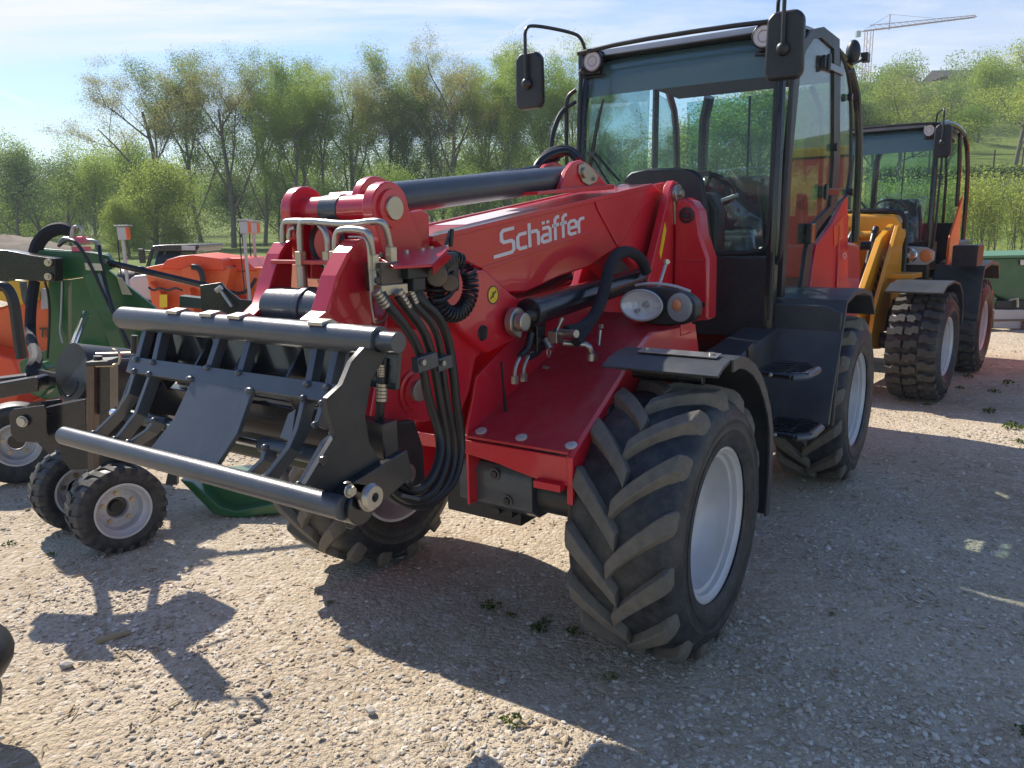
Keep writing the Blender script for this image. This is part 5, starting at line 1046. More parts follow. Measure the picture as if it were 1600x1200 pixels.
    for i in range(10):
        for k in range(b):
            u = k/(b-1); t = i/9; x = -2.86 + 0.42*t; y = -0.24 + 0.6*u; z = 1.66 + rr_.uniform(-.02, .02) - (0.14 if k in (0, b-1) or i == 9 else 0)
            vs.append((x, y, z))
    for i in range(9):
        for k in range(b-1): fs.append((i*b+k, i*b+k+1, (i+1)*b+k+1, (i+1)*b+k))
    part('seat_film', film.add(vs, fs), G_film, root, 0, sm=70)
    part('joystick', MB().tube([(-2.55, 0.42, 1.55), (-2.50, 0.42, 1.78), (-2.52, 0.38, 1.96)], [0.02, 0.026, 0.03], 8, smooth=1).cbox((-2.56, 0.44, 1.50), (0.22, 0.10, 0.12)), M_black, root, .006)
    part('side_console', MB().cbox((-2.8, 0.46, 1.38), (0.6, 0.16, 0.34)), M_black, root, .02)
    part('interior_mirror', MB().prism([(-0.08, 2.60), (0.10, 2.61), (0.16, 2.645), (0.13, 2.68), (-0.04, 2.67), (-0.14, 2.68), (-0.18, 2.64)], 'x', -2.12, -2.08), M_black, root, .01)
    part('rear_wiper', MB().cyl((-3.62, -0.08, 2.70), (-3.69, -0.10, 1.95), 0.010), M_black, root, 0)
    # right-hand mirror
    for s in (1, -1):
        x0 = xf + 0.43
        my = s*0.79
        mr_ = part('wing_mirror', MB().prism([(my-0.10, 2.49), (my-0.08, 2.45), (my+0.08, 2.45), (my+0.10, 2.49), (my+0.095, 2.755), (my+0.06, 2.79), (my-0.06, 2.79), (my-0.095, 2.755)], 'x', x0-0.06, x0), M_black, root, .02)
        part('mirror_glass', MB().prism([(my-0.08, 2.49), (my+0.08, 2.49), (my+0.075, 2.75), (my-0.075, 2.75)], 'x', x0-0.064, x0-0.061), M_rod, mr_, .002)
        part('mirror_arm', MB().tube([(xf-0.02, s*0.62, 2.83), (xf+0.02, s*0.63, 2.91), (xf+0.08, s*0.65, 2.94), (x0-0.06, s*0.76, 2.95), (x0+0.02, s*0.79, 2.93), (x0+0.02, my, 2.82), (x0+0.02, my, 2.60)], 0.011, 8, smooth=2), M_black, root, 0)
        part('mirror_clamp', MB().ell((x0+0.01, my, 2.60), (0.03, 0.035, 0.035)), M_black, mr_, 0)
def mats_extra():
    global M_strip, M_lamp
M_strip = mat('sun_strip_sky_sheen', (0.12, 0.15, 0.14), 0.15, coat=1.0)  # band's grey-green base colour stands in for sky reflected in the glass
M_lamp = mat('lamp_face', (0.62, 0.50, 0.48), 0.25, coat=1.0, metal=0.2)
cab(loader, M_anth)
# side details on the near flank of the red loader
def sp_(pts, off, vec, m, nm, bev=.003, par=loader, label=None):
    return part(nm, MB().plate(pts, vec), m, par, bev, label=label)
door_out = [(-2.314, 0.685, 2.854), (-2.528, 0.698, 2.905), (-2.869, 0.718, 2.887), (-3.048, 0.729, 2.115), (-3.02, 0.727, 1.82), (-2.628, 0.704, 1.652), (-2.543, 0.699, 1.529), (-2.455, 0.693, 1.131), (-1.991, 0.665, 1.122), (-1.992, 0.666, 1.519), (-1.979, 0.665, 2.08), (-2.047, 0.669, 2.589), (-2.145, 0.675, 2.752)]
door_in = [(-2.347, 0.687, 2.805), (-2.49, 0.695, 2.835), (-2.76, 0.712, 2.808), (-2.902, 0.72, 2.108), (-2.888, 0.719, 1.819), (-2.515, 0.697, 1.695), (-2.427, 0.692, 1.533), (-2.334, 0.686, 1.176), (-2.052, 0.669, 1.163), (-2.071, 0.67, 1.516), (-2.067, 0.67, 2.085), (-2.138, 0.674, 2.583), (-2.219, 0.679, 2.72)]
m = MB(); n = len(door_out); vs = [Vector(p) for p in door_out] + [Vector(p) for p in door_in]; vs += [v + Vector((0, 0.03, 0)) for v in vs]
fs = []
for i in range(n):
    j = (i+1) % n; fs += [(i, j, n+j, n+i), (2*n+i, 3*n+i, 3*n+j, 2*n+j), (i, 2*n+i, 2*n+j, j), (n+i, n+j, 3*n+j, 3*n+i)]
door = part('door', m.add(vs, fs), M_black, loader, .003, label='glazed cab door with black frame')
part('door_pane', MB().plate([Vector(p) + Vector((0, 0.012, 0)) for p in door_in], (0, 0.005, 0)), G_door, door, 0)
part('quarter_window', MB().plate([(-2.965, 0.734, 2.813), (-3.118, 0.743, 2.736), (-3.249, 0.751, 2.575), (-3.383, 0.759, 1.94), (-3.087, 0.741, 1.838), (-3.038, 0.738, 2.343)], (0, 0.005, 0)), G_door, loader, 0)
part('quarter_window_seal', MB().tube([(-2.914, 0.736, 2.829), (-3.112, 0.748, 2.747), (-3.262, 0.757, 2.576), (-3.399, 0.765, 1.931), (-3.016, 0.742, 1.802)], 0.012, 8, smooth=1), M_black, loader, 0)
for (a_, b_) in (((-2.596, 0.732, 2.703), (-3.026, 0.758, 2.681)), ((-2.697, 0.738, 1.909), (-3.075, 0.76, 1.916))):
    hg = part('door_hinge', MB().cbox(a_, (0.13, 0.03, 0.075)).cbox([(p+q)/2 for p, q in zip(a_, b_)], (0.30, 0.022, 0.045), (0, 0, -3)).cyl((a_[0], a_[1]+.02, a_[2]-0.05), (a_[0], a_[1]+.02, a_[2]+0.05), 0.014), M_blackp, loader, .004)
q_ = (-2.447, 0.733, 1.643); part('door_handle', MB().cbox(q_, (0.09, 0.04, 0.13)), M_blackp, door, .008)
q_ = (-2.457, 0.653, 1.725); part('inner_handle', MB().tube([(q_[0]+0.0, q_[1], q_[2]+0.16), (q_[0]-0.14, q_[1], q_[2]+0.15), (q_[0]-0.16, q_[1], q_[2]-0.10), (q_[0]-0.02, q_[1], q_[2]-0.13), (q_[0]+0.02, q_[1], q_[2]+0.02)], 0.020, 8, closed=True, smooth=1), M_black, door, 0)
part('door_hanger_strap', MB().tube([(-1.817, 0.685, 1.546), (-1.807, 0.684, 1.378), (-1.795, 0.684, 1.228), (-1.783, 0.683, 1.154)], 0.008, 6, smooth=1), M_hose, loader, 0)
for (px_, s_) in (((-3.168, 0.756, 2.557), .02), ((-3.333, 0.766, 1.921), .02), ((-2.898, 0.74, 2.207), .02)): part('window_knob', MB().cyl(px_, (px_[0], px_[1]+0.03, px_[2]), s_*1.3), M_black, loader, .003)
# red body flank behind the door
flank = [(-3.373, 0.753, 1.922), (-3.522, 0.762, 1.28), (-3.743, 0.776, 1.17), (-3.14, 0.739, 1.157), (-2.819, 0.72, 1.122), (-2.652, 0.71, 1.121), (-2.606, 0.707, 1.229), (-2.656, 0.71, 1.405), (-2.709, 0.714, 1.565), (-3.028, 0.733, 1.697)]
fl_ = part('body_flank', MB().plate(flank, (0, -0.03, 0)), M_red, loader, .006, label='glossy red side panel below the quarter window')
part('flank_vent', MB().plate([(-3.06, 0.74, 1.674), (-3.28, 0.753, 1.748), (-3.331, 0.756, 1.592), (-3.105, 0.742, 1.534)], (0, -0.004, 0)), M_redlens, fl_, .002)
part('flank_crease', MB().tube([(-3.182, 0.747, 1.686), (-3.198, 0.748, 1.467), (-3.21, 0.749, 1.188)], 0.010, 6), M_red, fl_, 0)
part('side_badge', MB().tube([(-3.289, 0.763, 1.473), (-3.335, 0.766, 1.485), (-3.374, 0.768, 1.46), (-3.329, 0.766, 1.438)], 0.004, 6, closed=True), M_white, fl_, 0)
part('engine_hood', MB().prism([(-3.30, 0.95), (-3.35, 1.50), (-3.75, 1.56), (-4.3, 1.52), (-4.42, 1.30), (-4.42, 0.80), (-4.2, 0.70), (-3.30, 0.70)], 'y', -0.66, 0.68), M_red, loader, .03)
q_ = (-3.93, 0.782, 1.171)
part('fuel_cap', MB().cyl((-3.761, 0.792, 1.522), (-3.761, 0.872, 1.522), 0.035), M_black, loader, .004)
part('rear_beacon', MB().ell((-3.297, 0.744, 2.871), (0.05, 0.05, 0.085)), M_black, loader, 0)
part('rear_camera', MB().tube([(-3.195, 0.758, 2.778), (-3.348, 0.767, 2.812), (-3.442, 0.772, 2.838), (-3.454, 0.773, 2.857)], 0.010, 8).cbox((-3.498, 0.786, 2.862), (0.09, 0.05, 0.06)), M_black, loader, .004)
# rear fender and steps
rf = [(-1.713, 0.575), (-1.765, 0.734), (-1.868, 0.942), (-1.996, 1.245), (-2.217, 1.275), (-2.488, 1.268), (-2.71, 1.229), (-2.873, 1.089)]
rfi = shell(rf, -0.03)
part('rear_fender', MB().prism(rf + rfi[::-1], 'y', 0.64, 1.08), M_fender, loader, .006)
part('rear_fender', MB().prism(rf + rfi[::-1], 'y', -1.08, -0.64), M_fender, loader, .006)
part('fender_front_panel', MB().prism([(0.64, 0.50), (1.06, 0.52), (1.07, 0.9), (1.07, 1.20), (0.98, 1.24), (0.66, 1.24)], 'x', -1.93, -1.90), M_fender, loader, .01)
part('tank_panel', MB().prism([(-1.22, 1.03), (-1.30, 0.52), (-1.85, 0.50), (-1.95, 0.60), (-1.95, 1.10)], 'y', 0.50, 0.72), M_fender, loader, .02)
part('tank_panel', MB().prism([(-1.22, 1.03), (-1.30, 0.52), (-1.85, 0.50), (-1.95, 0.60), (-1.95, 1.10)], 'y', -0.72, -0.50), M_fender, loader, .02)
part('step_arm', MB().prism([(-1.02, 1.10), (-1.10, 1.12), (-1.32, 0.60), (-1.30, 0.50), (-1.18, 0.50), (-1.12, 0.8)], 'y', 0.80, 0.815), M_black, loader, .004)
for z, xx, yy in ((0.965, -1.22, 0.98), (0.64, -1.28, 1.0)):
    stp = MB(); pts_ = [(xx+0.14, yy-0.14), (xx+0.14, yy+0.03), (xx+0.08, yy+0.09), (xx-0.14, yy+0.09), (xx-0.20, yy+0.02), (xx-0.20, yy-0.14)]
    stp.tube([(p[0], p[1], z) for p in pts_], 0.017, 8, closed=True)
    for k in range(6): stp.cbox((xx+0.10-0.05*k, yy-0.03, z+0.005), (0.012, 0.22, 0.022))
    stp.cbox((xx-0.03, yy+0.0, z+0.005), (0.32, 0.012, 0.022))
    so_ = part('step', stp, M_blackp, loader, .002)
    part('step_nose', MB().tube([(pts_[1][0], pts_[1][1]+.012, z-0.008), (pts_[2][0], pts_[2][1]+.012, z-0.008), (pts_[3][0], pts_[3][1]+.012, z-0.008)], 0.018, 8, smooth=1), M_anth, so_, 0)
    for k in (0, 1): part('step_bolt', MB().ell((xx+0.155, yy-0.13+0.07*k, z+0.0), (0.011, 0.011, 0.011), nu=10, nv=6), M_steel, so_, 0)
part('cab_mount', MB().cbox((-1.95, 0.55, 0.98), (0.12, 0.14, 0.10)), M_rust, loader, .004)
part('mount_bolt', MB().cyl((-1.87, 0.52, 1.0), (-1.84, 0.52, 1.0), 0.02, seg=6), M_zinc, loader, 0)
# windscreen wiper
part('wiper', MB().tube([(-1.84, -0.33, 1.999), (-1.84, -0.518, 2.191)], 0.008, 6).tube([(-1.83, -0.399, 1.981), (-1.84, -0.532, 2.163)], 0.006, 6).tube([(-1.84, -0.449, 2.516), (-1.84, -0.49, 2.381), (-1.84, -0.523, 2.223), (-1.84, -0.546, 2.095)], [0.006, 0.012, 0.012, 0.010], 6).cbox((-1.83, -0.532, 2.179), (0.02, 0.06, 0.03)), M_blackp, loader, 0)
part('left_handrail', MB().tube([(-1.942, -0.72, 2.533), (-1.806, -0.74, 2.472), (-1.723, -0.76, 2.333), (-1.688, -0.76, 2.189), (-1.752, -0.74, 2.101)], 0.016, 8, smooth=2), M_black, loader, 0)
part('front_cowl', MB().prism([(-0.311, 1.93), (-0.302, 2.018), (-0.253, 2.055), (-0.141, 2.069), (0.074, 2.062), (0.166, 2.042), (0.224, 1.993), (0.263, 1.794), (0.304, 1.523), (0.278, 1.445), (-0.176, 1.396), (-0.363, 1.519)], 'x', -1.90, -1.845), M_black, loader, .02)

# ================================================================ THE YELLOW LOADER

yl = thing('wheel_loader', 'yellow loader with black cab and blocky tyres parked behind the red one', 'loader', (3.41, 8.06, 0), R(-(90+40)))
def block_mesh(kind):
    "tread blocks for an 0.53 m tyre, axis y, outward +x"
    Rt = 0.53; mb = MB()
    if kind == 'mid': P = [(-0.055, -0.035), (0.0, -0.048), (0.015, -0.02), (0.055, -0.028), (0.060, 0.028), (0.012, 0.045), (-0.012, 0.020), (-0.050, 0.030)]
    else: P = [(0.075, -0.040), (0.12, -0.030), (0.155, -0.045), (0.212, -0.040), (0.212, 0.022), (0.16, 0.012), (0.12, 0.040), (0.075, 0.030)]
    top = []; bot = []
    for y, s in P:
        a = s/Rt; dr = 0.014*(y/0.21)**2
        top.append(((Rt-dr)*math.cos(a), y, (Rt-dr)*math.sin(a))); bot.append(((Rt-0.035-dr*1.6)*math.cos(a*1.1), y*1.03, (Rt-0.035-dr*1.6)*math.sin(a*1.1)))
    n = len(P); mb.add(top+bot, [tuple(range(n)), tuple(range(2*n-1, n-1, -1))] + [(i, n+i, n+(i+1) % n, (i+1) % n) for i in range(n)])
    if kind == 'right':
        mb.v = [(v[0], -v[1], v[2]) for v in mb.v]
    return mb
M_block = mat('tread_block_rubber', (0.060, 0.058, 0.055), 0.8, var=0.3, vscale=20, dirt=(0.14, 0.125, 0.10), dirt_amt=0.6, dscale=9, bump=.2)
BLK = {k: block_mesh(k).mesh('tread_block', M_block, 30) for k in ('mid', 'left', 'right')}
def block_wheel(parent, loc, side, ph):
    rr, W = 0.268, 0.42
    wh = part('wheel', rim_parts(rr, W), M_rim, parent, 0); wh.location = loc; wh.rotation_euler = (0, ph, 0)
    if side < 0: wh.scale = (1, -1, 1)
    part('tyre', MB().lathe(tyre_profile(0.53, W, rr, 0.034), seg=64), M_rubber, wh, 0)
    n = 26
    for k in range(n):
        for j, kd in enumerate(('mid', 'left', 'right')):
            o = bpy.data.objects.new('tread_block', BLK[kd]); COL.objects.link(o); o.parent = wh; o.rotation_euler = (0, -(2*math.pi*(k + (0, .45, -.05)[j])/n), 0)
    for k in range(8):
        a = 2*math.pi*k/8; c = (0.09*math.cos(a), W*0.1, 0.09*math.sin(a)); part('wheel_nut', MB().cyl(c, (c[0], c[1]+0.02, c[2]), 0.012, seg=6), M_steel, wh, 0)
for x, y, s, ph in ((0, .76, 1, .1), (0, -.76, -1, .3), (-1.80, .76, 1, .5), (-1.80, -.76, -1, .2)): block_wheel(yl, (x, y, 0.515), s, ph)
before = set(yl.children)
cab(yl, M_black)
for o in set(yl.children) - before:
    o.location = (0.42, 0, 0); o.scale = (0.70, 0.82, 0.94)
for x in (0, -1.80): part('axle', MB().cyl((x, -.6, .53), (x, .6, .53), .08).cbox((x, 0, .55), (.3, .4, .28)), M_black, yl, .006)
part('rear_frame', MB().cbox((-1.3, 0, .72), (1.6, .8, .34)), M_black, yl, .02)
part('front_frame', MB().cbox((0, 0, .75), (.7, .55, .3)), M_yel, yl, .02)
# yellow nose cowl between the arms and the windscreen
part('nose_cowl', MB().prism([(-0.46, .95), (.30, .95), (.30, 1.66), (.24, 1.76), (-.34, 1.78), (-.46, 1.68)], 'x', -0.90, -0.72), M_yel, yl, .04)
part('cowl_seal', MB().tube([(-.80, -.48, 1.2), (-.80, -.48, 1.70), (-.80, -.36, 1.81), (-.80, .26, 1.80), (-.80, .335, 1.70), (-.80, .34, 1.1)], .026, 8, smooth=1), M_black, yl, 0)
for s in (1, -1):
    part('lift_arm', MB().prism([(-0.575, 1.662), (-0.866, 1.592), (-0.764, 1.427), (-0.275, 0.959), (0.193, 0.745), (0.496, 0.838), (0.385, 0.963), (-0.173, 1.529)], 'y', s*.21, s*.27), M_yel, yl, .008)
    part('arm_tower', MB().prism([(-.62, 1.62), (-.72, 1.60), (-.78, .9), (-.40, .8), (-.30, .95), (-.52, 1.3)], 'y', s*.29, s*.33), M_yel, yl, .008)
    part('support_arm', MB().prism([(-0.346, 1.651), (-0.657, 1.582), (-0.483, 1.34), (-0.229, 0.902), (-0.034, 0.435), (0.363, 0.488), (0.25, 0.881), (-0.106, 1.356)], 'y', s*.335, s*.375), M_yel, yl, .006)
    part('arm_pin', MB().cyl((-.66, s*.33, 1.56), (-.66, s*.36, 1.56), .05), M_steel, yl, .003)
    part('hose', MB().tube([(-.55, s*.10, 1.62), (-.40, s*.12, 1.50), (-.25, s*.12, 1.2), (-.05, s*.12, 1.0)], .035, 10, smooth=2), M_hose, yl, 0)
    part('arm_cylinder', MB().cyl((-.55, s*.16, .95), (.15, s*.16, .75), .045).cyl((.15, s*.16, .75), (.35, s*.16, .70), .024), M_blackp, yl, .004)
    part('front_fender', MB().prism([(0.45, 1.06), (0.30, 1.12), (0.0, 1.14), (-0.25, 1.10), (-.42, 1.0), (-.50, .85), (-.53, .66), (-.51, .66), (-.48, .85), (-.40, .985), (-.24, 1.082), (0, 1.12), (.30, 1.10), (.44, 1.045)], 'y', s*.50, s*.99), M_fender, yl, .004)
    part('rear_fender', MB().prism([(-1.32, .62), (-1.36, 1.0), (-1.45, 1.20), (-1.9, 1.24), (-2.3, 1.2), (-2.45, 1.0), (-2.42, 1.0), (-2.28, 1.16), (-1.9, 1.20), (-1.48, 1.16), (-1.40, 1.0), (-1.36, .62)], 'y', s*.50, s*.99), M_fender, yl, .01)
    part('fender_arm', MB().cbox((-.25, s*.47, 1.16), (.35, .28, .05)), M_yel, yl, .008)
    hlx = -0.895; hc = (s*.42, 1.33)
    hb = part('headlight', MB().prism([(hc[0]-.17, hc[1]-.07), (hc[0]-.13, hc[1]-.10), (hc[0]+.12, hc[1]-.10), (hc[0]+.19, hc[1]-.05), (hc[0]+.19, hc[1]+.04), (hc[0]+.12, hc[1]+.085), (hc[0]-.15, hc[1]+.10), (hc[0]-.185, hc[1]+.05)], 'x', hlx, hlx+.03), M_grey, yl, .01)
    part('indicator', MB().ell((hlx+.03, hc[0]+s*.115, hc[1]), (.012, .065, .07)), M_amber, hb, 0)
    part('bulb', MB().ell((hlx+.045, hc[0]-s*.07, hc[1]), (.012, .03, .03)).ell((hlx+.042, hc[0]-s*.0, hc[1]+.02), (.01, .02, .03)), M_grey, hb, 0)
    part('reflector', MB().ell((hlx+.03, hc[0]-s*.07, hc[1]+.0), (.010, .10, .085)), M_rod, hb, 0)
part('tower_cross_tube', MB().cyl((-.56, -.30, 1.55), (-.56, .30, 1.55), .045), M_yel, yl, .003)
part('ladder_box', MB().cbox((-1.25, .85, 1.32), (.32, .24, .22)), M_black, yl, .01)
part('body_flank', MB().prism([(-1.45, 1.2), (-1.48, 1.5), (-1.95, 1.95), (-1.95, 1.2)], 'y', .60, .625), M_org, yl, .01, label='orange side panel behind the cab door')
part('engine_hood', MB().cbox((-2.6, 0, 1.15), (.9, 1.1, .6)), M_black, yl, .05)
part('counterweight', MB().cbox((-2.75, 0, .72), (.5, 1.25, .35)), M_black, yl, .03)
mbt = MB(); A_ = Vector((-0.30, .271, 1.30)); D_ = (Vector((0.02, .271, 0.92)) - A_)
strokes_word = [(0.00, .16), (.22, .34), (.40, .55), (.62, .72), (.80, .92)]
for a, b in strokes_word:
    p, q = A_ + D_*a, A_ + D_*b; up = Vector((.05, 0, .05)); mbt.plate([p, q, q+up*.55, p+up*.55], (0, .001, 0)); mbt.plate([p+up*.7, q+up*.7, q+up, p+up], (0, .001, 0))
part('arm_marking', mbt, M_blackp, yl, 0, sm=0)
part('wiper', MB().tube([(-.86, .0, 1.70), (-.87, -.20, 1.95), (-.88, -.42, 2.05)], .010, 6), M_blackp, yl, 0)
# red transport pallet-like edge of a red machine seen low between the two loaders


def rebase(root):
    for c in root.children: c.location = Vector(c.location) - Vector(root.location)
# ================================================================ GREEN IMPLEMENT (left)
gm = thing('seed_drill_frame', 'green implement with black linkage arms, hoses and crank jack left of the red loader', 'implement', (-2.35, 5.52, 0))
def wz(nm, pts, y, t, m, bev=.004, par=None, label=None): return part(nm, MB().prism(pts, 'y', y, y+t), m, par or gm, bev, label=label)
wz('headstock_plate', [(-3.181, 1.605), (-3.161, 1.626), (-2.785, 1.598), (-2.709, 1.584), (-2.684, 1.545), (-2.686, 1.493), (-2.748, 1.477), (-2.856, 1.445), (-3.133, 1.416), (-3.187, 1.434)], 5.40, .04, M_green)
wz('headstock_plate', [(-3.311, 1.634), (-2.838, 1.589), (-2.811, 1.517), (-2.89, 1.465), (-3.282, 1.418)], 5.66, .04, M_green)
wz('side_wing', [(-2.819, 1.514), (-2.662, 1.374), (-2.483, 1.215), (-2.404, 0.941), (-2.438, 0.618), (-2.704, 0.614), (-2.961, 1.438)], 5.52, .03, M_green)
wz('mast_post', [(-3.132, 1.424), (-2.998, 1.422), (-3.092, 0.706), (-3.223, 0.754)], 5.40, .05, M_green)
wz('back_wall', [(-3.259, 1.397), (-3.069, 1.421), (-2.815, 0.615), (-3.361, 0.626)], 5.82, .03, M_green)
wz('mast_leg', [(-2.836, 1.46), (-2.748, 1.483), (-2.546, 0.716), (-2.644, 0.7)], 5.30, .05, M_green)
wz('lower_plate', [(-3.483, 0.851), (-3.267, 0.938), (-3.082, 0.797), (-3.081, 0.625), (-3.34, 0.57), (-3.49, 0.643)], 5.52, .04, M_green)
wz('gear_case', [(-3.198, 0.865), (-3.129, 0.902), (-3.085, 0.859), (-3.096, 0.711), (-3.154, 0.66), (-3.209, 0.696)], 5.16, .12, M_green, .02)
wz('pale_box', [(-2.178, 0.922), (-2.082, 0.969), (-2.059, 0.958), (-2.087, 0.867), (-2.169, 0.875)], 4.2, .14, M_lgreen, .02)
wz('top_arm', [(-3.437, 1.641), (-3.271, 1.634), (-3.11, 1.598), (-2.963, 1.575), (-2.984, 1.422), (-3.29, 1.448), (-3.301, 1.432), (-3.468, 1.435)], 5.22, .10, M_blackp, .006, label='black upper linkage arm')
for p_ in ((-2.998, 5.21, 1.551), (-3.01, 5.21, 1.46)): part('arm_pin', MB().cyl(p_, (p_[0], p_[1]-.02, p_[2]), .024).cyl(p_, (p_[0], p_[1]-.03, p_[2]), .012, seg=6), M_zinc, gm, 0)
p_ = (-2.718, 5.4, 1.545); part('arm_pin', MB().cyl(p_, (p_[0], p_[1]-.03, p_[2]), .015), M_steel, gm, 0)
for (a, m_, d) in (((-2.905, 5.46, 1.688), M_pink, (.085, .07, .045)), ((-2.912, 5.46, 1.628), M_pink, (.10, .07, .035)), ((-2.909, 5.46, 1.658), M_steel, (.09, .06, .008))): part('valve_block', MB().cbox(a, d), m_, gm, .003)
def wt(nm, pts, r, m=M_hose, par=None, sm=2, seg=8): return part(nm, MB().tube(pts, r, seg, smooth=sm), m, par or gm, 0)
wt('hose_sleeve', [(-3.265, 5.52, 1.602), (-3.232, 5.52, 1.68), (-3.143, 5.52, 1.756), (-3.044, 5.52, 1.771), (-2.995, 5.52, 1.744)], .045, M_sleeve)
wt('hose_sleeve', [(-3.153, 5.28, 1.425), (-3.166, 5.22, 1.261), (-3.163, 5.16, 1.057), (-2.577, 4.25, 1.054), (-2.62, 4.2, 1.0), (-2.322, 4.2, 0.935)], .034, M_sleeve)
wt('hydraulic_hose', [(-3.028, 5.4, 1.653), (-2.933, 5.34, 1.699), (-2.84, 5.28, 1.678), (-2.773, 5.28, 1.543), (-2.712, 5.28, 1.353), (-2.601, 5.22, 1.144), (-2.506, 5.16, 0.95)], .012)
wt('hydraulic_hose', [(-2.757, 5.4, 1.648), (-2.728, 5.34, 1.54), (-2.683, 5.28, 1.373), (-2.617, 5.22, 1.187), (-2.507, 5.16, 0.98)], .013)
wt('hydraulic_hose', [(-3.155, 5.4, 1.416), (-3.141, 5.4, 1.329), (-3.156, 5.4, 1.155), (-3.21, 5.4, 0.889)], .008)
wt('steel_pipe', [(-3.025, 5.4, 1.679), (-2.996, 5.4, 1.703), (-2.953, 5.4, 1.703)], .010, M_steel)
wt('steel_pipe', [(-2.968, 5.46, 1.702), (-2.955, 5.46, 1.77), (-2.924, 5.46, 1.778)], .012, M_steel)
wt('steel_pipe', [(-2.898, 5.46, 1.709), (-2.887, 5.46, 1.76), (-2.914, 5.46, 1.782)], .010, M_steel)
wt('steel_pipe', [(-2.834, 5.4, 1.688), (-2.775, 5.4, 1.678), (-2.753, 5.4, 1.652)], .012, M_steel)
wz('label_strip', [(-2.807, 1.54), (-2.702, 1.534), (-2.695, 1.488), (-2.804, 1.494)], 5.28, .004, M_cream, 0)
wz('label_strip', [(-2.718, 1.43), (-2.685, 1.425), (-2.627, 1.305), (-2.695, 1.311)], 5.51, .004, M_cream, 0)
wt('grey_cable', [(-3.033, 5.39, 1.415), (-3.07, 5.38, 1.155), (-3.088, 5.38, 1.09), (-3.055, 5.34, 1.002)], .006, M_grey, sm=1)
part('cylinder_rod', MB().cyl((-2.776, 5.16, 1.218), (-2.408, 4.25, 1.069), .022), M_rod, gm, 0)
part('cylinder_body', MB().cyl((-2.799, 5.23, 1.198), (-2.918, 5.18, 0.921), .014), M_lgreen, gm, 0)
c0 = Vector((-2.291, 4.05, 1.026)); c1 = Vector((-2.095, 4.35, 0.944)); dd_ = (c1-c0).normalized()
part('shaft_guard', MB().tube([c0+dd_*.02, c0, c0+dd_*.30, c1], [.145, .155, .150, .12], 28, cap=False).tube([c0+dd_*.025, c0+dd_*.22], [.14, .13], 28), M_black, gm, 0)
wt('strap_ring', [(-2.107, 4.02, 1.095), (-1.998, 4.1, 1.079)], .008, M_anth)
wt('chain', [(-2.302, 3.95, 0.952), (-2.274, 3.95, 0.911), (-2.228, 3.95, 0.944), (-2.225, 3.98, 0.991)], .005, M_hose)
# crank jack
wz('jack_post', [(-2.022, 1.121), (-1.982, 1.12), (-2.047, 0.601), (-2.078, 0.602)], 3.70, .05, M_rust, .003)
wz('jack_sleeve', [(-2.003, 1.099), (-1.925, 1.117), (-1.951, 0.897), (-2.026, 0.866)], 3.73, .09, M_blackp, .004)
wz('jack_cap', [(-2.012, 1.14), (-1.906, 1.144), (-1.899, 1.122), (-2.012, 1.118)], 3.68, .13, M_black, .003)
part('jack_nut', MB().cyl((-1.984, 3.74, 1.128), (-1.98, 3.74, 1.159), .02), M_black, gm, 0)
wt('crank', [(-1.974, 3.7, 1.117), (-1.87, 3.7, 1.118), (-1.854, 3.7, 1.151), (-1.856, 3.7, 1.185), (-1.89, 3.71, 1.194)], .006, M_zinc, sm=1)
wt('crank', [(-1.977, 3.72, 1.172), (-1.81, 3.74, 1.169)], .006, M_zinc, sm=0)
part('crank_grip', MB().cyl((-1.807, 3.74, 1.169), (-1.794, 3.74, 1.255), .014), M_black, gm, 0)
# black beams and bracket
wz('drawbar', [(-2.774, 0.964), (-2.45, 1.015), (-2.438, 1.005), (-2.447, 0.938), (-2.786, 0.883)], 4.0, .10, M_blackp, .006)
wz('drawbar', [(-2.873, 0.97), (-2.595, 0.999), (-2.583, 0.985), (-2.876, 0.949)], 4.15, .10, M_blackp, .006)
wz('drawbar', [(-2.335, 0.886), (-2.132, 0.924), (-2.127, 0.911), (-2.142, 0.793), (-2.352, 0.711)], 3.85, .10, M_blackp, .005)
for d_ in (3.78, 3.92):
    wz('bracket_plate', [(-2.472, 0.874), (-2.45, 0.897), (-2.296, 0.913), (-2.287, 0.887), (-2.306, 0.743), (-2.366, 0.725), (-2.454, 0.733), (-2.48, 0.773)], d_, .014, M_blackp, .004)
p_ = (-2.402, 3.77, 0.838); part('bracket_pin', MB().cyl(p_, (p_[0], p_[1]-.02, p_[2]), .022, seg=6).cyl(p_, (p_[0], p_[1]-.01, p_[2]), .028), M_steel, gm, 0)
wz('under_frame', [(-3.199, 0.572), (-2.327, 0.644), (-2.338, 0.332), (-2.416, 0.22), (-3.158, 0.235), (-3.251, 0.35)], 5.2, .2, M_blackp, .01)
wz('under_frame', [(-3.124, 0.661), (-2.407, 0.693), (-2.417, 0.51), (-3.104, 0.477)], 5.4, .15, M_green, .01)
wz('wheel_fork', [(-2.533, 0.602), (-2.107, 0.594), (-2.141, 0.446), (-2.244, 0.183), (-2.299, 0.184), (-2.274, 0.448), (-2.484, 0.434), (-2.527, 0.509)], 4.25, .03, M_black, .005)
# skid
wz('skid', [(-2.036, 0.253), (-1.959, 0.235), (-1.806, 0.076), (-1.71, 0.045), (-1.43, 0.097), (-1.416, 0.026), (-1.706, -0.001), (-1.85, 0.027)], 4.60, .35, M_green, .01)
wz('skid_body', [(-1.993, 0.218), (-1.481, 0.249), (-1.455, 0.069), (-1.74, 0.015), (-1.837, 0.047)], 4.7, .25, M_green, .01)
wz('skid_post', [(-2.146, 0.271), (-2.091, 0.269), (-2.099, 0.186), (-2.171, 0.188)], 4.7, .04, M_anth, .003)
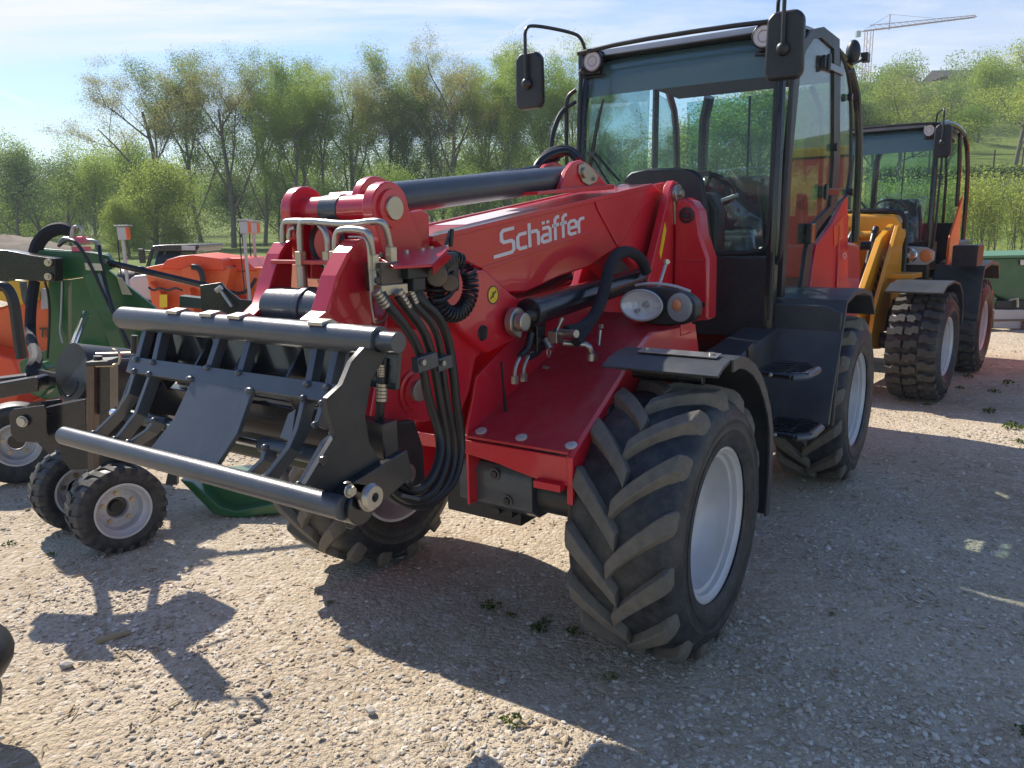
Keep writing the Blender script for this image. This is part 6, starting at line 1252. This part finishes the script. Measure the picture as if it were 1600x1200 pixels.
# link rod towards the right
part('link_rod', MB().tube([(-2.698, 5.4, 1.532), (-1.968, 5.4, 1.342)], .024, 6), M_blackp, gm, 0)
wz('link_plate', [(-2.085, 1.374), (-1.942, 1.393), (-1.915, 1.354), (-1.823, 1.275), (-1.716, 1.264), (-1.848, 1.137), (-1.973, 1.052), (-2.072, 1.062), (-2.091, 1.228)], 5.34, .02, M_blackp, .004)
part('locking_pin', MB().cyl((-1.94, 5.3, 1.349), (-1.862, 5.28, 1.234), .010).cyl((-1.963, 5.3, 1.337), (-1.926, 5.3, 1.362), .018), M_steel, gm, 0)
wz('cross_beam', [(-2.405, 1.274), (-1.761, 1.187), (-1.766, 1.122), (-2.414, 1.191)], 5.76, .10, mat('dark_green_beam', (.03, .055, .045), .4, var=.1), .006)
rebase(gm)
# support wheels of the green implement
def small_wheel(parent, c, axis, R_=.248, W_=.19):
    q = Vector((0, 1, 0)).rotation_difference(Vector(axis).normalized())
    rr = .148
    wh = part('wheel', MB().lathe([(W_*.46, rr+.004), (W_*.50, rr+.006), (W_*.50, rr-.006), (W_*.38, rr-.012), (W_*.30, rr-.03), (W_*.02, rr-.036), (W_*.0, rr-.052), (W_*.02, .105), (W_*.05, .060), (W_*.02, .058), (W_*-.15, .056)], seg=48), M_rim, parent, 0)
    wh.rotation_mode = 'QUATERNION'; wh.rotation_quaternion = q; wh.location = Vector(c) - Vector(parent.location)
    w = W_/2
    part('tyre', MB().lathe([(w*.90, rr), (w*1.06, rr+.03), (w*1.06, R_-.05), (w*.98, R_-.018), (w*.9, R_-.012), (0, R_-.010), (-w*.9, R_-.012), (-w*1.06, R_-.05), (-w*1.06, rr+.03), (-w*.9, rr)], seg=56), M_rubber, wh, 0)
    part('hub', MB().lathe([(W_*-.1, .0), (W_*-.1, .055)], seg=24), M_blackp, wh, 0)
    for k in range(5):
        a = 2*math.pi*k/5 + .3; c_ = (.082*math.cos(a), W_*.03, .082*math.sin(a)); part('wheel_nut', MB().cyl(c_, (c_[0], c_[1]+.014, c_[2]), .011, seg=6).cyl(c_, (c_[0], c_[1]+.004, c_[2]), .016), M_zinc, wh, 0)
        a += .62; c_ = (.082*math.cos(a), W_*.03, .082*math.sin(a)); part('rim_hole', MB().cyl(c_, (c_[0], c_[1]+.003, c_[2]), .006, seg=10), M_grey, wh, 0)
    n = 22
    for k in range(n):
        for s in (1, -1):
            key = ('knob', s)
            if key not in LUGS:
                P = [(.0, -.03), (.02, -.012), (w*1.04, .0), (w*1.04, .034), (.02, .022), (.0, .006)]; tp = []; bt = []
                for y, q_ in P:
                    a = q_/R_; dr = .008*(y/w)**2; tp.append(((R_-dr)*math.cos(a), s*y, (R_-dr)*math.sin(a))); bt.append(((R_-.035-dr)*math.cos(a), s*y*1.02, (R_-.035-dr)*math.sin(a)))
                nn = len(P); LUGS[key] = MB().add(tp+bt, [tuple(range(nn)), tuple(range(2*nn-1, nn-1, -1))] + [(i, nn+i, nn+(i+1) % nn, (i+1) % nn) for i in range(nn)]).mesh('lug', M_block, 30)
            o = bpy.data.objects.new('lug', LUGS[key]); COL.objects.link(o); o.parent = wh; o.rotation_euler = (0, -2*math.pi*(k+(.5 if s < 0 else 0))/n, 0)
    return wh
axw = (.72, -.69, 0)
small_wheel(gm, (-2.20, 4.16, .245), axw); small_wheel(gm, (-2.60, 4.50, .245), axw); small_wheel(gm, (-3.52, 5.42, .29), (.55, -.83, 0), .29, .2)
part('wheel_axle', MB().cyl(Vector((-2.20, 4.16, .245)) - Vector(gm.location), Vector((-2.75, 4.62, .245)) - Vector(gm.location), .035), M_black, gm, 0)

# ================================================================ ORANGE MACHINES
def poly_part(root, nm, pts, y, t, m, bev=.01, label=None): return part(nm, MB().prism(pts, 'y', y, y+t), m, root, bev, label=label)
ol = thing('salt_spreader', 'orange machine with yellow lid at the left edge behind the green implement', 'spreader', (-5.6, 7.9, 0))
poly_part(ol, 'body', [(-5.659, 0.938), (-4.903, 1.047), (-4.71, 1.105), (-4.412, 1.221), (-4.467, 0.634), (-4.604, 0.542), (-4.895, 0.036), (-5.829, -0.076)], 7.6, 1.2, M_org, .04)
poly_part(ol, 'body', [(-5.456, 0.851), (-4.661, 0.594), (-4.588, 0.349), (-4.741, 0.042), (-5.599, -0.004)], 7.3, .3, M_orgb, .03)
poly_part(ol, 'lid', [(-5.41, 1.272), (-4.74, 1.313), (-4.5, 1.309), (-4.479, 1.11), (-4.655, 1.065), (-4.888, 1.13), (-5.444, 1.068)], 7.5, 1.0, mat('yellow_lid', (.75, .42, .03), .4, var=.05), .03)
poly_part(ol, 'grey_plate', [(-4.47, 1.214), (-4.395, 1.225), (-4.416, 1.03), (-4.49, 1.02)], 7.56, .03, M_grey, .004)
poly_part(ol, 'skid_foot', [(-5.736, 0.044), (-4.827, 0.084), (-4.851, -0.082), (-5.774, -0.18)], 7.5, .6, M_org, .01)
part('hose', MB().tube([(-4.675, 7.2, 1.275), (-4.558, 7.2, 1.279), (-4.509, 7.2, 1.139), (-4.516, 7.2, 0.846), (-4.515, 7.2, 0.609)], .05, 8, smooth=2), M_hose, ol, 0)
part('hose', MB().tube([(-4.464, 7.3, 1.305), (-4.466, 7.3, 1.129), (-4.427, 7.3, 1.069)], .03, 8, smooth=1), M_anth, ol, 0)
mbt = MB()
for a, b in (((64,513),(72,513)), ((68,513),(68,528)), ((74,513),(80,513)), ((74,513),(74,528)), ((74,528),(80,528)), ((79,521),(79,528))):
    pass
def wplate(mb, pts, y): mb.prism(pts, 'y', y-.004, y)
for pts_ in [[(-4.538, 0.844), (-4.483, 0.843), (-4.485, 0.825), (-4.541, 0.826)], [(-4.519, 0.825), (-4.504, 0.825), (-4.514, 0.751), (-4.53, 0.751)], [(-4.471, 0.843), (-4.428, 0.842), (-4.43, 0.824), (-4.473, 0.825)], [(-4.473, 0.825), (-4.458, 0.824), (-4.468, 0.75), (-4.483, 0.75)], [(-4.465, 0.768), (-4.438, 0.768), (-4.44, 0.749), (-4.468, 0.75)], [(-4.446, 0.799), (-4.433, 0.799), (-4.438, 0.768), (-4.45, 0.768)]]: wplate(mbt, pts_, 7.58)
part('lettering', mbt, M_blackp, ol, 0, sm=0)
part('leg', MB().box((-6.6, 7.7, 0), (-6.5, 7.8, .5)).box((-5.1, 7.7, 0), (-5.0, 7.8, .5)).box((-6.6, 8.5, 0), (-6.5, 8.6, .5)).box((-5.1, 8.5, 0), (-5.0, 8.6, .5)), M_org, ol, .004)
rebase(ol)
Y1 = 13.5
def bin_thing(label, x0, x1, y, cover, body, extra=0):
    t = thing('hopper_spreader', label, 'spreader', ((x0[0]+x1[0])/2, y, 0), 0, 'orange hopper spreaders')
    return t
os1 = thing('hopper_spreader', 'orange hopper spreader with yellow warning sign and curved red orange cover, left of the hitch', 'spreader', (-5.548, 13.5, 0), 0, 'orange hopper spreaders')
poly_part(os1, 'hopper', [(-6.172, 1.128), (-5.841, 1.186), (-5.035, 1.246), (-4.726, 1.079), (-4.876, 0.628), (-4.978, 0.104), (-5.889, 0.122), (-6.125, 0.565)], 13.5, 1.3, M_org, .02)
poly_part(os1, 'front_gusset', [(-6.042, 0.903), (-5.867, 0.74), (-5.796, 0.2), (-5.984, 0.258), (-6.035, 0.583)], 13.3, .25, M_org, .01)
poly_part(os1, 'front_gusset', [(-5.369, 0.784), (-5.52, 0.357), (-5.56, 0.174), (-5.326, 0.245), (-5.346, 0.591)], 13.3, .25, M_org, .01)
poly_part(os1, 'cover', [(-5.892, 1.107), (-5.748, 1.253), (-5.527, 1.312), (-5.311, 1.33), (-4.995, 1.281), (-4.836, 1.257), (-4.801, 1.054)], 13.4, 1.2, M_orgb, .03)
poly_part(os1, 'warning_sign', [(-5.864, 0.688), (-5.736, 0.686), (-5.758, 0.472), (-5.887, 0.474)], 13.26, .01, M_sticker, 0)
poly_part(os1, 'end_arch', [(-5.477, 1.094), (-5.398, 1.135), (-5.205, 1.152), (-5.129, 1.056), (-5.144, 0.673), (-5.478, 0.978)], 13.3, .06, M_org, .02)
part('hose', MB().tube([(-5.252, 13.2, 1.138), (-5.147, 13.2, 1.125), (-5.086, 13.2, 0.998), (-5.097, 13.2, 0.659)], .05, 8, smooth=2), M_hose, os1, 0)
part('rope', MB().tube([(-6.007, 13.2, 0.815), (-5.929, 13.2, 0.75), (-5.816, 13.2, 0.811), (-5.696, 13.2, 0.745), (-5.572, 13.2, 0.806), (-5.45, 13.2, 0.751)], .02, 6, smooth=2), M_blackp, os1, 0)
rebase(os1)
os2 = thing('hopper_spreader', 'orange hopper spreader with long flat side directly left of the red hitch arms', 'spreader', (-4.589, 13.9, 0), 0, 'orange hopper spreaders')
poly_part(os2, 'hopper', [(-5.336, 1.046), (-4.58, 1.01), (-4.552, 1.076), (-3.974, 1.065), (-4.044, 0.148), (-4.653, 0.16), (-4.661, 0.588), (-5.072, 0.641)], 13.9, 1.3, M_org, .02)
poly_part(os2, 'cover', [(-5.35, 1.074), (-5.096, 1.19), (-4.869, 1.251), (-4.595, 1.235), (-4.393, 1.012), (-4.835, 1.021)], 13.85, 1.1, M_orgb, .03)
poly_part(os2, 'vent', [(-4.848, 1.12), (-4.738, 1.118), (-4.765, 1.063), (-4.82, 1.064)], 13.82, .02, M_blackp, 0)
part('cable', MB().tube([(-4.83, 13.7, 0.687), (-4.67, 13.7, 0.629), (-4.497, 13.7, 0.713), (-4.371, 13.7, 0.898)], .03, 6, smooth=2), M_hose, os2, 0)
rebase(os2)
os3 = thing('hopper_spreader', 'third orange spreader, its curved cover touching the red hitch arm', 'spreader', (-4.772, 15.6, 0), 0, 'orange hopper spreaders')
poly_part(os3, 'cover', [(-5.428, 0.926), (-5.251, 1.083), (-4.945, 1.164), (-4.319, 1.189), (-4.09, 0.9)], 15.6, 1.2, M_orgb, .03)
poly_part(os3, 'hopper', [(-5.463, 0.92), (-3.99, 0.892), (-4.058, -0.068), (-5.332, -0.044)], 15.7, 1.0, M_org, .02)
rebase(os3)
for lb, px_, py_, y in (('grey and red work light box on a tall post left of the white tractor cab', 219, 364, 12.8), ('left one of two light boxes on posts beside the red hitch arm', 402, 355, 13.4), ('right one of two light boxes on posts, touching the hitch arm', 416, 356, 14.6)):
    x, z = (px_-800)/1209*y, 1.744 + (349+(800-px_)*.0192-py_)/1234*y*1.01
    t = thing('light_post', lb, 'work light', (x, y, 0), 0, 'light boxes on posts')
    part('post', MB().box((-.024, -.02, 0), (.024, .02, z-.1)), M_grey, t, .005); part('lamp_box', MB().cbox((.02, 0, z), (.14, .12, .20)), M_grey, t, .01)
    part('reflector', MB().cbox((.098, 0, z), (.02, .11, .18)), M_redlens, t, .002); part('lamp_lid', MB().cbox((.03, 0, z+.12), (.22, .17, .02)), M_grey, t, .003)
    part('cable', MB().tube([(-.05, -.04, z), (-.07, -.05, z-.4), (-.05, -.05, z-1.2)], .012, 6, smooth=1), M_hose, t, 0)
# white tractor behind the spreaders
tr = thing('tractor', 'tractor with dark cab roof and pale bonnet standing behind the orange spreaders', 'tractor', (-7.08, 17.0, 0), 0)
M_pale = mat('pale_bonnet', (.62, .48, .44), .4, coat=.3)
poly_part(tr, 'cab_roof', [(-7.597, 1.315), (-7.532, 1.421), (-7.231, 1.442), (-6.555, 1.429), (-6.533, 1.375), (-6.625, 1.27)], 16.9, 1.5, M_blackp, .03)
poly_part(tr, 'plate_sign', [(-6.875, 1.412), (-6.595, 1.394), (-6.603, 1.314), (-6.885, 1.32)], 16.84, .03, M_grey, .003)
for nm, pts_ in (('pillar', [(-7.597, 1.315), (-7.542, 1.327), (-7.68, 0.94), (-7.748, 0.941)]), ('pillar', [(-7.299, 1.309), (-7.245, 1.308), (-7.397, 0.907), (-7.451, 0.908)]), ('pillar', [(-6.676, 1.297), (-6.622, 1.296), (-6.659, 0.92), (-6.713, 0.921)])): poly_part(tr, nm, pts_, 16.95, .08, M_blackp, .005)
poly_part(tr, 'windscreen', [(-7.558, 1.301), (-7.301, 1.296), (-7.445, 0.962), (-7.69, 0.967)], 17.02, .01, G_wind, 0); poly_part(tr, 'side_window', [(-7.247, 1.295), (-6.678, 1.284), (-6.711, 0.948), (-7.391, 0.961)], 17.02, .01, G_wind, 0)
poly_part(tr, 'cab_body', [(-7.719, 0.954), (-6.644, 0.934), (-6.712, 0.24), (-7.796, 0.261)], 17.0, 1.4, M_anth, .03)
poly_part(tr, 'bonnet', [(-7.988, 0.578), (-7.943, 0.736), (-7.8, 0.826), (-7.559, 0.847), (-7.403, 0.818), (-7.433, 0.302), (-8.019, 0.313)], 16.5, 1.0, M_pale, .08)
part('wheel', MB().lathe([(-.25, .2), (-.25, .7), (.25, .7), (.25, .2)], (-7.221, 17.4, 0.7), 'x', 32, caps=True), M_rubber, tr, .03); part('wheel', MB().lathe([(-.2, .15), (-.2, .5), (.2, .5), (.2, .15)], (-8.017, 17.0, 0.5), 'x', 32, caps=True), M_rubber, tr, .03)
part('mirror', MB().cbox((-7.753, 16.9, 1.215), (.12, .05, .3)).tube([(-7.741, 16.9, 1.321), (-7.499, 16.9, 1.316)], .015, 6), M_blackp, tr, .01)
rebase(tr)
# ================================================================ GREEN HOPPER (right edge)
gh = thing('feed_hopper', 'green hopper with grey front panel and orange reflector on a pallet at the right edge', 'hopper', (7.878, 12.2, 0), 0)
poly_part(gh, 'hopper', [(7.108, 1.082), (8.851, 1.088), (8.938, 0.401), (7.699, 0.405), (7.437, 0.548), (7.211, 0.827)], 12.2, 1.5, M_green, .02)
poly_part(gh, 'rim', [(7.02, 1.086), (7.055, 1.124), (8.81, 1.129), (8.816, 1.081)], 12.12, 1.62, M_lgreen, .01)
poly_part(gh, 'frame_plate', [(7.191, 0.733), (7.344, 0.682), (7.458, 0.434), (7.42, 0.316), (7.451, 0.018), (7.242, 0.022), (7.228, 0.36)], 12.1, .06, M_green, .01)
poly_part(gh, 'dark_trough', [(7.447, 0.439), (8.862, 0.432), (8.882, 0.274), (7.461, 0.301)], 12.1, .3, mat('dark_trough', (.03, .035, .035), .5), .01)
poly_part(gh, 'front_panel', [(7.38, 0.318), (8.848, 0.26), (8.888, -0.057), (7.39, 0.032)], 12.0, .03, M_grey, .01)
poly_part(gh, 'reflector', [(7.222, 0.602), (7.369, 0.599), (7.382, 0.472), (7.235, 0.475)], 12.07, .02, M_redlens, .003)
part('latch', MB().tube([(7.611, 12.05, 0.451), (7.745, 12.05, 0.477), (7.76, 12.05, 0.34)], .02, 6), M_steel, gh, 0)
poly_part(gh, 'sign', [(7.804, 1.05), (7.921, 1.048), (7.93, 0.971), (7.812, 0.973)], 12.17, .01, M_white, 0)
pal = thing('pallet', 'worn wooden pallet under the green hopper at the right edge', 'pallet', (gh.location[0], 12.3, 0), 0)
M_wood = mat('pallet_wood', (.20, .15, .10), .9, var=.3, vscale=3)
for i in range(4): part('board', MB().cbox((0, -.25+i*.35, .15), (2.1, .14, .03)), M_wood, pal, .003)
for i in range(3): part('block', MB().cbox((-.95+i*.95, .25, .066), (.12, 1.2, .13)), M_wood, pal, .003)
rebase(gh)
# black pallet-mounted device on the rear of the yellow loader's far side
# orange machine standing to the right, mirrored in the glass of the red loader's cab
om = thing('salt_spreader', 'tall orange hopper with yellow top rail, reflected in the cab door of the red loader', 'spreader', (7.0, 8.3, 0), R(-38))
part('hopper', MB().prism([(-1.0, 1.0), (1.0, 1.0), (1.1, 2.30), (.4, 2.52), (.25, 2.45), (-1.1, 2.45)], 'y', -.7, .7), M_orgb, om, .03); part('lower_band', MB().cbox((0, 0, .93), (1.9, 1.3, .16)), mat('brown_band', (.22, .09, .05), .5), om, .01); part('base_box', MB().cbox((0, 0, .55), (1.7, 1.2, .6)), M_org, om, .03)
part('top_rail', MB().cbox((-.4, 0, 2.52), (1.4, 1.4, .10)), M_sticker, om, .01); part('lifting_eye', MB().tube([(-.5+.1*math.cos(k*.52), -.74, 1.9+.07*math.sin(k*.52)) for k in range(12)], .02, 6, closed=True), M_org, om, 0)
part('leg', MB().cbox((-.8, -.5, .13), (.1, .1, .26)).cbox((.8, -.5, .13), (.1, .1, .26)).cbox((-.8, .5, .13), (.1, .1, .26)).cbox((.8, .5, .13), (.1, .1, .26)), M_blackp, om, .004)
# rounded vehicle corner cut by the left edge
vc = thing('vehicle_bumper', 'dark grey rounded bumper corner with orange side lamp at the lower left edge', 'bumper', (-1.925, 2.42, 0), 0)
part('bumper_shell', MB().ell((-.10, -.08, .18), (.265, .30, .17), nu=28, nv=18), mat('grey_bumper_plastic', (.075, .078, .075), .5, bump=.05), vc, 0)
part('upper_fender', MB().ell((-.085, .0, .30), (.26, .30, .13), nu=28, nv=18), M_black, vc, 0)
part('side_lamp', MB().ell((.135, -.10, .30), (.05, .08, .045)), M_redlens, vc, 0)
part('foot', MB().cbox((-.25, .05, .04), (.12, .2, .09)), M_black, vc, .01)
# weeds growing through the gravel
L_weed = leaf_material('weed_leaves', [(.04, .07, .015), (.08, .13, .03), (.14, .19, .05)], .3)
def weed_mesh(seed, n=46):
    r = np.random.default_rng(seed); c = []; 
    a = r.random(n)*6.28; d = r.random(n)**.7*.055; h = .012 + .05*r.random(n)*(1-d/.07); c = np.stack([d*np.cos(a), d*np.sin(a), h], 1); return leaves('foliage', c, .026, r.random(n), L_weed, aspect=.5)
WM = [weed_mesh(i) for i in range(4)]
M_stem = mat('weed_stem', (.08, .11, .03), .8)
WPOS_AT = [(766, 946, -0.121, 3.403, 1.0), (798, 958, -0.026, 3.326, 0.5), (850, 968, 0.123, 3.26, 0.6), (842, 980, 0.098, 3.192, 0.75), (897, 985, 0.25, 3.159, 0.75), (955, 1057, 0.366, 2.798, 0.6), (800, 1132, -0.023, 2.508, 0.8), (515, 942, -0.883, 3.46, 0.4), (1575, 600, 5.186, 8.073, 1.2), (1553, 612, 4.827, 7.721, 1.1), (1545, 642, 4.308, 6.937, 1.2), (1580, 668, 4.148, 6.355, 1.5), (1592, 692, 3.925, 5.901, 0.8), (1500, 606, 4.604, 7.931, 0.8), (1450, 630, 3.937, 7.28, 0.7), (1513, 590, 4.982, 8.443, 1.0), (1600, 1140, 1.743, 2.425, 0.6), (15, 850, -2.892, 4.257, 0.7), (80, 870, -2.544, 4.064, 0.5), (1300, 960, 1.414, 3.257, 0.3)]
WPOS_LABELS = [
    'bushy weed in the shade midway between the front wheels',
    'tiny weed touching the bushy one between the wheels',
    'small weed in the shade left of the near front tyre',
    'low weed just below the small one left of the near front tyre',
    'weed tucked against the foot of the near front tyre',
    'lone weed in the shade below the near front tyre',
    'lone weed near the shadow edge at the bottom centre',
    'tiny weed below the far front tyre',
    'weed at the right edge, farthest of those beside the yellow loader',
    'flat weed left of the farthest one at the right edge',
    'weed in the shade strip right of the yellow loader tyre',
    'largest bright green weed on the sunlit strip at the right edge',
    'small weed just below the largest one at the right edge',
    'small weed behind the rear tyre of the yellow loader',
    'small weed at the foot of the yellow loader front tyre',
    'weed near the rear tyre of the yellow loader, towards the green hopper',
    'weed cut by the right edge low in the foreground',
    'pale weed at the left edge beside the small wheels',
    'tiny weed just left of the small wheel pair',
    'tiny weed in the open shade right of the near front tyre']
WPOS = [p + (l,) for p, l in zip(WPOS_AT, WPOS_LABELS)]
for i, (a, b, x, y, s, lb) in enumerate(WPOS):
    t = thing('weed', lb, 'weed', (x, y, float(yard(np.array(x), np.array(y)))), i*1.3, 'weeds in the gravel'); t.scale = (s, s, s*.8)
    link('foliage', WM[i % 4], t); part('stem', MB().tube([(0, 0, -.01), (.005, 0, .04)], .003, 4), M_stem, t, 0)
# larger loose stones one can pick out, and bark pieces
BS_AT = [(-1.845, 2.948, 0.035), (-0.961, 2.73, 0.024), (-0.542, 2.603, 0.03), (-0.711, 3.051, 0.022), (-1.897, 2.852, 0.02), (-1.268, 3.081, 0.018), (-0.626, 3.462, 0.016), (-0.695, 2.464, 0.018), (1.534, 2.66, 0.02), (1.187, 2.722, 0.018), (1.612, 4.582, 0.022), (0.472, 2.614, 0.02)]
BS_LABELS = [
    'largest pale stone, at the left below the bark strip',
    'dark rounded stone in the middle of the sunlit foreground',
    'pale egg shaped stone right at the edge of the big shadow',
    'flat stone just outside the shadow notch',
    'small dark stone at the far left of the foreground',
    'small stone left of the middle of the sunlit patch',
    'small stone in the shade under the far front tyre',
    'small stone low in the sunlit gravel near the bottom edge',
    'grey stone at the lower right in the shade',
    'small stone on the dark streak right of the near tyre',
    'stone beside the rear end of the near front fender',
    'stone in the shade in front of the near front tyre']
BS = [p + (l,) for p, l in zip(BS_AT, BS_LABELS)]
M_bigs = mat('big_stone', (.46, .42, .36), .9, var=.2, vscale=2, bump=.3, bscale=4)
for i, (x, y, s, lb) in enumerate(BS):
    me = stone_mesh(40+i); me.materials.append(M_bigs); o = link('stone', me, None, (x, y, s*.2), (0, 0, i)); o.scale = (s, s, s*1.5); tag(o, lb, 'stone', 'single stones on the gravel')
for a_, b_, r_, lb in (((-1.816, 3.123, 0.0), (-1.703, 3.205, 0.0), .014, 'thick strip of bark lying on the gravel at the left'), ((-2.275, 3.774, 0.0), (-2.147, 3.867, 0.0), .011, 'brown stick in the shade below the small wheels'), ((-0.413, 4.183, 0.0), (-0.35, 4.207, 0.0), .008, 'short twig beside the right front tyre')):
    o = link('stick', MB().tube([a_, [(p+q)/2 for p, q in zip(a_, b_)], b_], [r_*.7, r_, r_*.6], 6).mesh('stick', M_straw), None, (0, 0, r_*.7)); tag(o, lb, 'stick')
